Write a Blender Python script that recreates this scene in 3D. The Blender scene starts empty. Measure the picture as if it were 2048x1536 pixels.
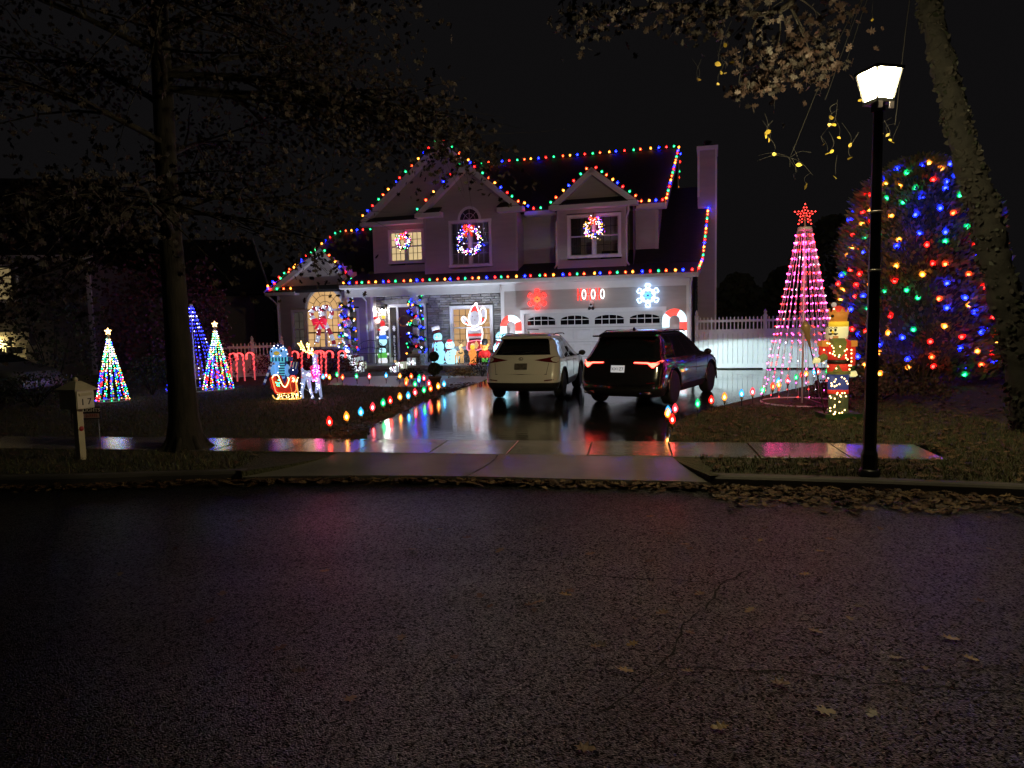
import bpy, bmesh, math, random
from mathutils import Vector, Matrix, Euler, noise
R = math.radians; PI = math.pi
random.seed(7)
sc = bpy.context.scene
COL = sc.collection

# ------------------------------------------------------------ camera
FPX, CH, PITCH, ROLL = 1400.0, 2.0, math.atan(126 / 1400), -0.021
cd = bpy.data.cameras.new('camera'); cam = bpy.data.objects.new('camera', cd); COL.objects.link(cam)
CM = Matrix.Rotation(PI / 2 - PITCH, 3, 'X') @ Matrix.Rotation(ROLL, 3, 'Z')
cam.matrix_world = Matrix.Translation((0, 0, CH)) @ CM.to_4x4()
cd.sensor_fit = 'HORIZONTAL'; cd.sensor_width = 36.0; cd.lens = 36.0 * FPX / 2048
cd.clip_start = 0.05; cd.clip_end = 2000
sc.camera = cam
# ------------------------------------------------------------ world: night sky
w = bpy.data.worlds.new('World'); sc.world = w; w.use_nodes = True
wb = w.node_tree.nodes['Background']
wb.inputs['Color'].default_value = (0.0020, 0.00185, 0.0020, 1); wb.inputs['Strength'].default_value = 1.0
# ------------------------------------------------------------ exposure / render
vs = sc.view_settings; vs.view_transform = 'Standard'; vs.look = 'None'; vs.exposure = 1.2; vs.gamma = 1.0
sc.render.engine = 'CYCLES'
cy = sc.cycles
cy.use_denoising = True; cy.use_light_tree = True
cy.max_bounces = 4; cy.diffuse_bounces = 2; cy.glossy_bounces = 2; cy.transmission_bounces = 2; cy.volume_bounces = 0; cy.transparent_max_bounces = 8
cy.sample_clamp_indirect = 3.0; cy.sample_clamp_direct = 0; cy.caustics_reflective = False; cy.caustics_refractive = False
cy.blur_glossy = 0.5

# ------------------------------------------------------------ pixel -> place
ORG = Vector((0, 0, CH))
def ray(px, py): return CM @ Vector(((px - 1024) / FPX, (768 - py) / FPX, -1))
def atY(px, py, Y):
    d = ray(px, py); return ORG + d * (Y / d.y)
def gz(y):
    return 0.15 if y < 11 else 0.15 + (y - 11) * 0.006
def ground(px, py, z=None):
    d = ray(px, py)
    zz = 0.18 if z is None else z
    for _ in range(15):
        p = ORG + d * ((zz - CH) / d.z)
        if z is not None: break
        zz = gz(p.y)
    return p
PHI = R(16.2)
EX = Vector((math.cos(PHI), -math.sin(PHI), 0)); EY = Vector((math.sin(PHI), math.cos(PHI), 0))
C0 = ground(1378, 741); C0.z = 0
def L(px, py, v):                      # pixel on the house plane y=v, in house coordinates
    d = ray(px, py)
    t = ((C0 - ORG).dot(EY) + v) / d.dot(EY)
    p = ORG + d * t - C0
    return Vector((p.dot(EX), v, p.z))
def H2W(p): return C0 + EX * p[0] + EY * p[1] + Vector((0, 0, p[2]))

# ------------------------------------------------------------ mesh builder
def lerp(a, b, t): return a + (b - a) * t
class MB:
    def __init__(s): s.v = []; s.f = []; s.m = []; s.s = []
    def add(s, vs, fs, mi=0, sm=False, M=None):
        o = len(s.v)
        s.v += [tuple(M @ Vector(p)) for p in vs] if M is not None else [tuple(p) for p in vs]
        for f in fs: s.f.append(tuple(i + o for i in f)); s.m.append(mi); s.s.append(sm)
        return s
    def box(s, x0, x1, y0, y1, z0, z1, mi=0, M=None):
        v = [(x, y, z) for z in (z0, z1) for y in (y0, y1) for x in (x0, x1)]
        return s.add(v, [(0, 2, 3, 1), (4, 5, 7, 6), (0, 1, 5, 4), (2, 6, 7, 3), (0, 4, 6, 2), (1, 3, 7, 5)], mi, False, M)
    def beam(s, a, b, w, h, mi=0, up=(0, 0, 1)):       # box from a to b, w sideways, h along up
        a = Vector(a); b = Vector(b); d = (b - a); l = d.length; d.normalize()
        sd = d.cross(Vector(up)); sd.normalize(); u = sd.cross(d)
        M = Matrix((sd, d, u)).transposed().to_4x4(); M.translation = a
        return s.box(-w / 2, w / 2, 0, l, -h / 2, h / 2, mi, M)
    def tube(s, pts, r, seg=6, mi=0, closed=False, sm=True, cap=True):
        pts = [Vector(p) for p in pts]; n = len(pts)
        rs = r if isinstance(r, (list, tuple)) else [r] * n
        vs = []; fs = []; prev = None
        for i, p in enumerate(pts):
            if closed: t = pts[(i + 1) % n] - pts[i - 1]
            else: t = pts[min(i + 1, n - 1)] - pts[max(i - 1, 0)]
            if t.length < 1e-9: t = Vector((0, 0, 1))
            t.normalize()
            if prev is None:
                a = Vector((0, 0, 1)) if abs(t.z) < .9 else Vector((0, 1, 0))
                x = t.cross(a).normalized()
            else:
                x = prev - t * prev.dot(t)
                x = x.normalized() if x.length > 1e-6 else t.orthogonal().normalized()
            prev = x; y = t.cross(x)
            for k in range(seg):
                c = 2 * PI * k / seg
                vs.append(p + (x * math.cos(c) + y * math.sin(c)) * rs[i])
        m = n if closed else n - 1
        for i in range(m):
            for k in range(seg):
                a = i * seg + k; b = i * seg + (k + 1) % seg; c = ((i + 1) % n) * seg
                fs.append((a, b, c + (k + 1) % seg, c + k))
        if cap and not closed:
            fs.append(tuple(range(seg - 1, -1, -1))); fs.append(tuple((n - 1) * seg + k for k in range(seg)))
        return s.add(vs, fs, mi, sm)
    def lathe(s, prof, seg=12, mi=0, M=None, sm=True, sy=1.0):   # prof [(r,z)]
        vs = []; fs = []
        for r, z in prof:
            for k in range(seg):
                a = 2 * PI * k / seg; vs.append((r * math.cos(a), r * math.sin(a) * sy, z))
        for i in range(len(prof) - 1):
            for k in range(seg):
                a = i * seg + k; b = i * seg + (k + 1) % seg
                fs.append((a, b, b + seg, a + seg))
        if prof[0][0] > 1e-4: fs.append(tuple(range(seg - 1, -1, -1)))
        if prof[-1][0] > 1e-4: fs.append(tuple((len(prof) - 1) * seg + k for k in range(seg)))
        return s.add(vs, fs, mi, sm, M)
    def ball(s, c, r, mi=0, seg=10, rings=6, sc=(1, 1, 1)):
        prof = [(math.sin(PI * i / rings), -math.cos(PI * i / rings)) for i in range(rings + 1)]
        prof[0] = (0.0, -1); prof[-1] = (0.0, 1)
        M = Matrix.Translation(c) @ Matrix.Diagonal((r * sc[0], r * sc[1], r * sc[2], 1))
        return s.lathe(prof, seg, mi, M)
    def octa(s, c, r, mi=0):
        x, y, z = c
        return s.add([(x + r, y, z), (x - r, y, z), (x, y + r, z), (x, y - r, z), (x, y, z + r), (x, y, z - r)],
                     [(0, 2, 4), (2, 1, 4), (1, 3, 4), (3, 0, 4), (2, 0, 5), (1, 2, 5), (3, 1, 5), (0, 3, 5)], mi)
    def prism(s, poly, y0, y1, mi=0, M=None, sm=False):  # poly in x,z ; extruded along y
        n = len(poly)
        vs = [(x, y0, z) for x, z in poly] + [(x, y1, z) for x, z in poly]
        fs = [tuple(range(n)), tuple(range(2 * n - 1, n - 1, -1))]
        fs += [(i, i + n, (i + 1) % n + n, (i + 1) % n) for i in range(n)]
        return s.add(vs, fs, mi, sm, M)
    def mesh(s, name, mats):
        me = bpy.data.meshes.new(name); me.from_pydata(s.v, [], s.f)
        for m in (mats if isinstance(mats, (list, tuple)) else [mats]): me.materials.append(m)
        me.polygons.foreach_set('material_index', s.m); me.polygons.foreach_set('use_smooth', s.s)
        me.update()
        return me
    def build(s, name, mats, parent=None, loc=None, rz=None, fix=False):
        me = s.mesh(name, mats)
        if fix:
            bm = bmesh.new(); bm.from_mesh(me); bmesh.ops.recalc_face_normals(bm, faces=bm.faces); bm.to_mesh(me); bm.free()
        return link(name, me, parent, loc, rz)
def link(name, me, parent=None, loc=None, rz=None):
    o = bpy.data.objects.new(name, me); COL.objects.link(o)
    if parent is not None: o.parent = parent
    if loc is not None: o.location = loc
    if rz is not None: o.rotation_euler = (0, 0, rz)
    return o
def tag(o, label, cat, group=None, kind=None):
    o['label'] = label; o['category'] = cat
    if group: o['group'] = group
    if kind: o['kind'] = kind
    return o
def thing(name, label, cat, loc=(0, 0, 0), rz=0, group=None):
    o = link(name, None, None, loc, rz); o.empty_display_size = .2
    return tag(o, label, cat, group)
def struct(o): o['kind'] = 'structure'; return o
def stuff(o): o['kind'] = 'stuff'; return o
def dup(root, loc, rz, label=None, first=False):
    c = root.copy(); COL.objects.link(c); c.location = loc; c.rotation_euler = (0, 0, rz)
    if label: c['label'] = label
    for ch in root.children:
        d = ch.copy(); COL.objects.link(d); d.parent = c
        for g in ch.children:
            e = g.copy(); COL.objects.link(e); e.parent = d
    return c

# ------------------------------------------------------------ materials
MATS = {}
def mat(name, col, rough=.6, metal=0., spec=.5, var=0., scale=6., bump=0., bscale=40., emit=None, coat=0., trans=0., stretch=None):
    if name in MATS: return MATS[name]
    m = bpy.data.materials.new(name); m.use_nodes = True; nt = m.node_tree; N = nt.nodes; K = nt.links
    b = N['Principled BSDF']
    b.inputs['Base Color'].default_value = (*col, 1); b.inputs['Roughness'].default_value = rough
    b.inputs['Metallic'].default_value = metal; b.inputs['Specular IOR Level'].default_value = spec
    if coat: b.inputs['Coat Weight'].default_value = coat; b.inputs['Coat Roughness'].default_value = .04
    if trans: b.inputs['Transmission Weight'].default_value = trans
    if emit:
        b.inputs['Emission Color'].default_value = (*emit[0], 1); b.inputs['Emission Strength'].default_value = emit[1]
    if var or bump:
        tc = N.new('ShaderNodeTexCoord'); src = tc.outputs['Object']
        if stretch:
            mp = N.new('ShaderNodeMapping'); mp.inputs['Scale'].default_value = stretch; K.new(src, mp.inputs['Vector']); src = mp.outputs['Vector']
    if var:
        n = N.new('ShaderNodeTexNoise'); n.inputs['Scale'].default_value = scale; n.inputs['Detail'].default_value = 5; K.new(src, n.inputs['Vector'])
        r = N.new('ShaderNodeValToRGB'); r.color_ramp.elements[0].position = .3; r.color_ramp.elements[1].position = .7
        r.color_ramp.elements[0].color = (*[c * (1 - var) for c in col], 1); r.color_ramp.elements[1].color = (*[min(1, c * (1 + var)) for c in col], 1)
        K.new(n.outputs['Fac'], r.inputs['Fac']); K.new(r.outputs['Color'], b.inputs['Base Color'])
    if bump:
        n2 = N.new('ShaderNodeTexNoise'); n2.inputs['Scale'].default_value = bscale; n2.inputs['Detail'].default_value = 4; K.new(src, n2.inputs['Vector'])
        bp = N.new('ShaderNodeBump'); bp.inputs['Strength'].default_value = bump; bp.inputs['Distance'].default_value = .02
        K.new(n2.outputs['Fac'], bp.inputs['Height']); K.new(bp.outputs['Normal'], b.inputs['Normal'])
    MATS[name] = m; return m
def glow(name, col, st=1.0):
    if name in MATS: return MATS[name]
    m = bpy.data.materials.new(name); m.use_nodes = True; nt = m.node_tree; N = nt.nodes
    for n in list(N):
        if n.type == 'BSDF_PRINCIPLED': N.remove(n)
    e = N.new('ShaderNodeEmission'); e.inputs['Color'].default_value = (*col, 1); e.inputs['Strength'].default_value = st
    nt.links.new(e.outputs[0], N['Material Output'].inputs['Surface'])
    MATS[name] = m; return m
BS = 1.0
BULB = {'r': glow('bulb_red', (15, .8, .6), BS), 'g': glow('bulb_green', (.6, 9, 3.4), BS), 'b': glow('bulb_blue', (.7, .9, 70), BS),
        'y': glow('bulb_amber', (15, 7, 1.3), BS), 'o': glow('bulb_orange', (15, 2.5, .8), BS), 'w': glow('bulb_white', (7, 7, 9), BS),
        'p': glow('bulb_pink', (11, .7, 3.2), BS), 'k': glow('bulb_warm', (8, 5, 2.2), BS)}
BKEY = 'rgbyowpk'; BMATS = [BULB[k] for k in BKEY]
LED = {'r': (6, .13, .10), 'g': (.06, 3.0, .8), 'b': (.10, .16, 8), 'y': (4, 1.5, .12), 'o': (4, .6, .1), 'w': (3, 3, 3.8), 'p': (15, .6, 6), 'k': (3.6, 2.1, .7)}
LMATS = [glow('led_' + k, LED[k], 1.3) for k in BKEY]
def bi(k): return BKEY.index(k)
white_trim = mat('white_trim', (.78, .77, .77), .45, var=.05, scale=3)
siding_m = mat('vinyl_siding', (.46, .42, .40), .5, var=.06, scale=1.5, bump=.05, bscale=60, stretch=(1, 1, 6))
black_metal = mat('black_metal', (.012, .012, .013), .4, var=.2)
wire_m = mat('green_wire', (.01, .025, .012), .6)
wood_dk = mat('dark_wood', (.05, .03, .02), .6, var=.3)
# ============================================================ SETTING
def nodes_mat(name):
    m = bpy.data.materials.new(name); m.use_nodes = True
    nt = m.node_tree; return m, nt.nodes, nt.links, nt.nodes['Principled BSDF']
def ramp(N, K, src, p0, c0, p1, c1):
    r = N.new('ShaderNodeValToRGB'); e = r.color_ramp.elements
    e[0].position = p0; e[1].position = p1
    e[0].color = (*c0, 1) if isinstance(c0, tuple) else (c0, c0, c0, 1); e[1].color = (*c1, 1) if isinstance(c1, tuple) else (c1, c1, c1, 1)
    K.new(src, r.inputs['Fac']); return r.outputs['Color']
def tex(N, K, kind, scale, detail=4, vec=None, stretch=None):
    if vec is None:
        vec = N.new('ShaderNodeTexCoord').outputs['Object']
    if stretch:
        mp = N.new('ShaderNodeMapping'); mp.inputs['Scale'].default_value = stretch; K.new(vec, mp.inputs['Vector']); vec = mp.outputs['Vector']
    t = N.new('ShaderNodeTex' + kind); t.inputs['Scale'].default_value = scale
    if kind == 'Noise': t.inputs['Detail'].default_value = detail
    K.new(vec, t.inputs['Vector']); return t
def math_n(N, K, op, a, b):
    n = N.new('ShaderNodeMath'); n.operation = op
    for i, x in enumerate((a, b)):
        if isinstance(x, (int, float)): n.inputs[i].default_value = x
        else: K.new(x, n.inputs[i])
    return n.outputs[0]
def bumpn(N, K, b, h, strength, dist):
    bp = N.new('ShaderNodeBump'); bp.inputs['Strength'].default_value = strength; bp.inputs['Distance'].default_value = dist
    K.new(h, bp.inputs['Height']); K.new(bp.outputs['Normal'], b.inputs['Normal'])

# wet street asphalt
street_m, N, K, b = nodes_mat('wet_street_asphalt')
ag = tex(N, K, 'Voronoi', 105); ag2 = tex(N, K, 'Voronoi', 74); n1 = tex(N, K, 'Noise', .55, 5); n2 = tex(N, K, 'Noise', 210, 2); trk = tex(N, K, 'Noise', .5, 4, stretch=(.25, 1.6, 1))
K.new(ramp(N, K, trk.outputs['Fac'], .3, .30, .75, .46), b.inputs['Roughness'])
mx = N.new('ShaderNodeMixRGB'); mx.blend_type = 'MULTIPLY'; mx.inputs['Fac'].default_value = 1
gr0 = N.new('ShaderNodeMixRGB'); gr0.blend_type = 'LIGHTEN'; gr0.inputs['Fac'].default_value = 1
K.new(ramp(N, K, ag.outputs['Color'], .55, (.0016, .0016, .0018), .98, (.050, .049, .050)), gr0.inputs[1]); K.new(ramp(N, K, ag2.outputs['Color'], .80, (.001, .001, .001), .99, (.085, .080, .076)), gr0.inputs[2])
K.new(gr0.outputs[0], mx.inputs[1])
K.new(ramp(N, K, tex(N, K, 'Noise', .35, 6).outputs['Fac'], .3, .45, .7, 1.35), mx.inputs[2])
K.new(mx.outputs[0], b.inputs['Base Color'])
hh = math_n(N, K, 'ADD', math_n(N, K, 'MULTIPLY', ag.outputs['Distance'], -1.1), math_n(N, K, 'MULTIPLY', n2.outputs['Fac'], .25))
bumpn(N, K, b, hh, .75, .011)
K.new(ramp(N, K, ag2.outputs['Color'], .25, .02, .9, .95), b.inputs['Specular IOR Level'])
# wet driveway
drive_m, N, K, b = nodes_mat('wet_driveway_asphalt')
b.inputs['Base Color'].default_value = (.012, .012, .013, 1)
n1 = tex(N, K, 'Noise', 1.1, 6, stretch=(1, .35, 1)); n2 = tex(N, K, 'Noise', 130, 2); n3 = tex(N, K, 'Noise', 5.5, 3, stretch=(.5, 2.2, 1))
K.new(ramp(N, K, n1.outputs['Fac'], .40, .035, .68, .17), b.inputs['Roughness'])
hh = math_n(N, K, 'ADD', math_n(N, K, 'MULTIPLY', n2.outputs['Fac'], math_n(N, K, 'MULTIPLY', ramp(N, K, n1.outputs['Fac'], .40, .05, .66, .5), 1.)), math_n(N, K, 'MULTIPLY', n3.outputs['Fac'], 1.1))
bumpn(N, K, b, hh, .17, .010)
b.inputs['Specular IOR Level'].default_value = .6
# damp concrete
def concrete(name, c0, c1, rough0, rough1):
    m, N, K, b = nodes_mat(name)
    n1 = tex(N, K, 'Noise', .9, 6); n2 = tex(N, K, 'Noise', 45, 4)
    K.new(ramp(N, K, n1.outputs['Fac'], .3, c0, .72, c1), b.inputs['Base Color'])
    K.new(ramp(N, K, n1.outputs['Fac'], .35, rough0, .7, rough1), b.inputs['Roughness'])
    bumpn(N, K, b, n2.outputs['Fac'], .22, .006); return m
conc_m = concrete('damp_concrete', (.13, .122, .115), (.21, .195, .185), .10, .25)
curb_m = concrete('curb_concrete', (.05, .046, .042), (.10, .09, .085), .5, .7)
path_m = concrete('path_concrete', (.17, .16, .15), (.28, .26, .25), .4, .55)
# lawn soil
lawn_m, N, K, b = nodes_mat('autumn_lawn')
n1 = tex(N, K, 'Noise', 1.4, 6); n2 = tex(N, K, 'Noise', 30, 4)
mx = N.new('ShaderNodeMixRGB'); mx.inputs['Fac'].default_value = .5
K.new(ramp(N, K, n1.outputs['Fac'], .35, (.030, .042, .014), .7, (.085, .060, .030)), mx.inputs[1])
K.new(ramp(N, K, n2.outputs['Fac'], .3, (.015, .016, .008), .7, (.10, .085, .045)), mx.inputs[2])
K.new(mx.outputs[0], b.inputs['Base Color']); b.inputs['Roughness'].default_value = .9
bumpn(N, K, b, n2.outputs['Fac'], .9, .05)
mulch_m = mat('mulch', (.035, .022, .016), .95, var=.6, scale=20, bump=1., bscale=30)

def sheet(name, pts, m, kind=True):
    me = bpy.data.meshes.new(name); me.from_pydata([tuple(p) for p in pts], [], [tuple(range(len(pts)))]); me.materials.append(m); me.update()
    if me.polygons[0].normal.z < 0: me.flip_normals()
    o = link(name, me)
    return struct(o) if kind else o
def lift(p, dz): return Vector((p.x, p.y, p.z + dz))
sheet('street', [(-150, -60, 0), (150, -60, 0), (150, 10.4, 0), (-150, 10.4, 0)], street_m)

# kerb line along the near edge of the verge (world x,y)
def catmull(P, n=6):
    out = []
    for i in range(len(P) - 1):
        p0 = P[max(i - 1, 0)]; p1 = P[i]; p2 = P[i + 1]; p3 = P[min(i + 2, len(P) - 1)]
        for k in range(n):
            t = k / n
            out.append(.5 * ((2 * p1) + (p2 - p0) * t + (2 * p0 - 5 * p1 + 4 * p2 - p3) * t * t + (3 * p1 - p0 - 3 * p2 + p3) * t ** 3))
    out.append(P[-1]); return out
KP = [Vector((-40, 11.0, 0)), Vector((-14, 9.3, 0))] + [ground(*p, z=0) for p in ((0, 977), (330, 969), (620, 962), (900, 963), (1150, 969), (1420, 976), (1700, 985), (2048, 1000))] + [Vector((9.5, 6.0, 0)), Vector((16, 2.5, 0)), Vector((24, -6, 0))]
KL = catmull(KP, 5)
# apron ends
ap0 = ground(500, 956, 0).x; ap1 = ground(1418, 975, 0).x
def kerb_y(x):
    for a, b_ in zip(KL, KL[1:]):
        if a.x <= x <= b_.x: return lerp(a.y, b_.y, (x - a.x) / (b_.x - a.x))
    return 8.5
# kerb segments
def kerb(pts, name='curb'):
    m = MB(); prof = [(0, -.05), (.012, .11), (.03, .135), (.06, .147), (.15, .15), (.15, -.05)]
    n = len(pts); k = len(prof); vs = []; fs = []
    for i, p in enumerate(pts):
        t = (pts[min(i + 1, n - 1)] - pts[max(i - 1, 0)]).normalized(); nn = Vector((-t.y, t.x, 0))
        for a, z in prof: q = p + nn * a; vs.append((q.x, q.y, z))
    for i in range(n - 1):
        for j in range(k - 1): a = i * k + j; fs.append((a, a + k, a + k + 1, a + 1))
    m.add(vs, fs + [tuple(range(k)), tuple(range((n - 1) * k, n * k))]); return struct(m.build(name, curb_m, fix=True))
kerb([p for p in KL if p.x < ap0 - .02] + [Vector((ap0 + .02, kerb_y(ap0 + .02), 0))]); kerb([p for p in KL if p.x > ap1 - .05])

# sidewalk slabs
SA = ground(620, 879); SB = ground(1960, 891); SA.z = SB.z = .15
sd = (SB - SA).normalized(); sn = Vector((-sd.y, sd.x, 0))
sw = link('sidewalk', None); sw['kind'] = 'structure'
WID = 1.12
def slab(s0, s1, tilt=0, name='slab'):
    m = MB(); g = .008
    A = SA + sd * (s0 + g); B = SA + sd * (s1 - g)
    q = [A - sn * WID, B - sn * WID, B, A]
    z = .162 + tilt
    top = [(p.x, p.y, z) for p in q]; c = sum((p for p in q), Vector()) / 4
    ins = [(p.x + (c.x - p.x) * .012, p.y + (c.y - p.y) * .012, z + .006) for p in q]; bot = [(p.x, p.y, .06) for p in q]
    m.add(ins + top + bot, [(0, 1, 2, 3)] + [(i, i + 4, (i + 1) % 4 + 4, (i + 1) % 4) for i in range(4)] + [(i + 4, i + 8, (i + 1) % 4 + 8, (i + 1) % 4 + 4) for i in range(4)])
    return m.build(name, conc_m, sw, fix=True)
s_dr = (ground(1335, 881) - SA).dot(sd)
cuts = [s_dr - 1.12 * k for k in range(-3, 22)]
cuts.sort()
for i in range(len(cuts) - 1): slab(cuts[i], cuts[i + 1], random.uniform(-.004, .004))
# driveway apron between sidewalk and street
nearL = SA + sd * (s_dr - 4.72) - sn * WID; nearR = SA + sd * s_dr - sn * WID
ap = MB(); cols = 14; rws = 5; vs = []; fs = []
for j in range(rws + 1):
    t = j / rws
    for i in range(cols + 1):
        u = i / cols
        top = lerp(nearL, nearR, u); fl = 1 - (1 - t) ** .8
        xb = lerp(ap0, ap1, u); bot = Vector((xb, kerb_y(xb) - .02, 0))
        p = Vector((lerp(top.x, bot.x, t ** 1.6), lerp(top.y, bot.y, t), lerp(.163, .075, t)))
        vs.append(p)
for j in range(rws):
    for i in range(cols):
        a = j * (cols + 1) + i; fs.append((a, a + cols + 1, a + cols + 2, a + 1))
half = 7
apr = link('driveway_apron', None); apr['kind'] = 'structure'
for k0, k1 in ((0, 7), (7, 14)):
    m = MB(); sub = []; f2 = []
    for j in range(rws + 1):
        for i in range(k0, k1 + 1):
            p = vs[j * (cols + 1) + i].copy()
            if i == 7: p.x += .012 if k0 == 7 else -.012
            sub.append(p)
    nc = k1 - k0 + 1
    for j in range(rws):
        for i in range(nc - 1): a = j * nc + i; f2.append((a, a + nc, a + nc + 1, a + 1))
    m.add(sub, f2); m.build('slab', conc_m, apr, fix=True)
m = MB(); lipv = []
for i in range(cols + 1): p = vs[rws * (cols + 1) + i]; lipv += [(p.x, p.y, p.z), (p.x, p.y - .03, -.02)]
m.add(lipv, [(2 * i, 2 * i + 1, 2 * i + 3, 2 * i + 2) for i in range(cols)]); m.build('apron_lip', curb_m, apr)
m = MB(); m.add([(p.x, p.y, p.z - .02) for p in vs], fs); m.build('joint_bed', mulch_m, apr, fix=True)

# lawn behind the sidewalk, verges in front of it
edge = SA + sn * .0
m = MB(); xs_ = [-60, -30, -16, -10, -7, -5, -3, -1, 1, 3, 5, 7, 10, 16, 30, 60]; rows = [0, .8, 2, 4, 7, 11, 17, 30, 110]
vv = []
for r_ in rows:
    for x in xs_:
        base = SA + sd * ((x - SA.x) / sd.x) + sn * .0; y = base.y + r_ + .0; vv.append((x * (1 if r_ < 20 else 3), y, gz(y) if y < 45 else .35))
nx_ = len(xs_); m.add(vv, [(j * nx_ + i, j * nx_ + i + 1, (j + 1) * nx_ + i + 1, (j + 1) * nx_ + i) for j in range(len(rows) - 1) for i in range(nx_ - 1)])
lawn = struct(m.build('lawn', lawn_m))
def verge(pts): 
    k = [(p.x, p.y + .13, .143) for p in pts]; t = []
    for p in pts:
        q_ = SA + sd * ((p.x - SA.x) / sd.x) - sn * (WID if (p.x - SA.x) / sd.x < 9.2 else 0); t.append((p.x, max(q_.y + .01, p.y + .2), .15))
    return k, t
def verge_sheet(kp, apx, side):
    k, t = verge(kp); n_ = len(k); mm_ = MB()
    mm_.add(k + t, [(i, i + 1, n_ + i + 1, n_ + i) for i in range(n_ - 1)])
    E_ = [vs[j * (cols + 1) + (0 if side < 0 else cols)] for j in range(rws + 1)]      # apron flare edge, top to bottom
    if side < 0: corner = [Vector(t[-1])] + [Vector((p.x, p.y, .15)) for p in E_] + [Vector(k[-1])]
    else: corner = [Vector(k[0])] + [Vector((p.x, p.y, .15)) for p in reversed(E_)] + [Vector(t[0])]
    mm_.add(corner, [tuple(range(len(corner)))])
    sk_ = []
    for p in E_: sk_ += [(p.x, p.y, .15), (p.x, p.y, p.z - .04)]
    mm_.add(sk_, [(2 * i, 2 * i + 1, 2 * i + 3, 2 * i + 2) for i in range(rws)])
    struct(mm_.build('verge', lawn_m, fix=False))
verge_sheet([p for p in KL if p.x < ap0 - .05], ap0, -1); verge_sheet([p for p in KL if p.x > ap1 + .05], ap1, 1)
# driveway
DL = [(686, 877), (740, 855), (800, 826), (860, 800), (905, 784), (955, 767), (985, 757), (1003, 748)]
DR = [(1335, 880), (1343, 850), (1375, 833), (1440, 813), (1520, 794), (1600, 776), (1690, 757), (1800, 747)]
dl = [ground(*p) for p in DL]; dr = [ground(*p) for p in DR]
dl[0] = SA + sd * (s_dr - 4.72) + sn * .004; dr[0] = SA + sd * s_dr + sn * .004
def on_g(p, dz): return Vector((p.x, p.y, gz(p.y) + dz))
back = [H2W((-6.5, .0, 0)), H2W((.2, .0, 0)), H2W((7, .35, 0))]
poly = [on_g(p, .012) for p in dl] + [on_g(back[0], .012), on_g(back[1], .012), on_g(back[2], .012)] + [on_g(p, .012) for p in reversed(dr)]
sheet('driveway', poly, drive_m)
# front walk and planting beds
FW = [(655, 771), (668, 757), (760, 753), (860, 752), (985, 754), (958, 766), (905, 780), (860, 776), (760, 774)]
sheet('front_walk', [on_g(ground(*p), .016) for p in FW], path_m)
sheet('planting_bed', [on_g(H2W(p), .008) for p in ((-17, -1.2, 0), (-17, 1.2, 0), (-6.4, 1.2, 0), (-6.4, -.9, 0), (-9, -1.2, 0))], mulch_m)
# cracks in the street, thin tar-dark strips
crack_m = mat('crack_tar', (.003, .003, .003), .7, spec=.15, bump=.5, bscale=80)
def crack(pix, w):
    P = catmull([ground(*p, z=0) for p in pix], 5)
    m = MB(); vs = []; fs = []
    for i, p in enumerate(P):
        t = (P[min(i + 1, len(P) - 1)] - P[max(i - 1, 0)]).normalized(); n = Vector((-t.y, t.x, 0)); j = random.uniform(-.016, .016)
        ww = w * random.uniform(.12, .75) * (.2 if i in (0, len(P) - 1) else 1)
        vs += [p + n * (j + ww) + Vector((0, 0, .004)), p + n * (j - ww) + Vector((0, 0, .004))]
    for i in range(len(P) - 1): fs.append((2 * i, 2 * i + 1, 2 * i + 3, 2 * i + 2))
    m.add(vs, fs); o = m.build('street_crack', crack_m, fix=True); o.parent = bpy.data.objects['street']
crack([(1010, 1138), (1130, 1146), (1260, 1158), (1360, 1160), (1435, 1172)], .014)
crack([(1500, 1140), (1460, 1160), (1438, 1178), (1415, 1212), (1370, 1250), (1345, 1300), (1318, 1340), (1260, 1390), (1190, 1430)], .013)
crack([(1318, 1338), (1400, 1336), (1500, 1345), (1600, 1345), (1700, 1362), (1820, 1372), (1990, 1382), (2100, 1388)], .013)
crack([(1350, 1165), (1345, 1185), (1360, 1210), (1372, 1230)], .006)
crack([(1340, 1290), (1380, 1305), (1420, 1330)], .006)
crack([(1880, 1350), (1960, 1340), (2060, 1330)], .007)
crack([(550, 1022), (700, 1010), (820, 985)], .008)
# ============================================================ HOUSE
house = thing('house', 'two-storey taupe-sided house with stone porch, its roof edges outlined in coloured bulbs', 'house', C0, -PHI)
roof_m, N, K, b = nodes_mat('dark_shingles')
br = tex(N, K, 'Brick', 3.0); br.inputs['Color1'].default_value = (.018, .017, .018, 1); br.inputs['Color2'].default_value = (.030, .027, .027, 1); br.inputs['Mortar'].default_value = (.006, .006, .006, 1)
K.new(br.outputs['Color'], b.inputs['Base Color']); b.inputs['Roughness'].default_value = .75
bumpn(N, K, b, tex(N, K, 'Noise', 40, 3).outputs['Fac'], .6, .01)

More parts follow.
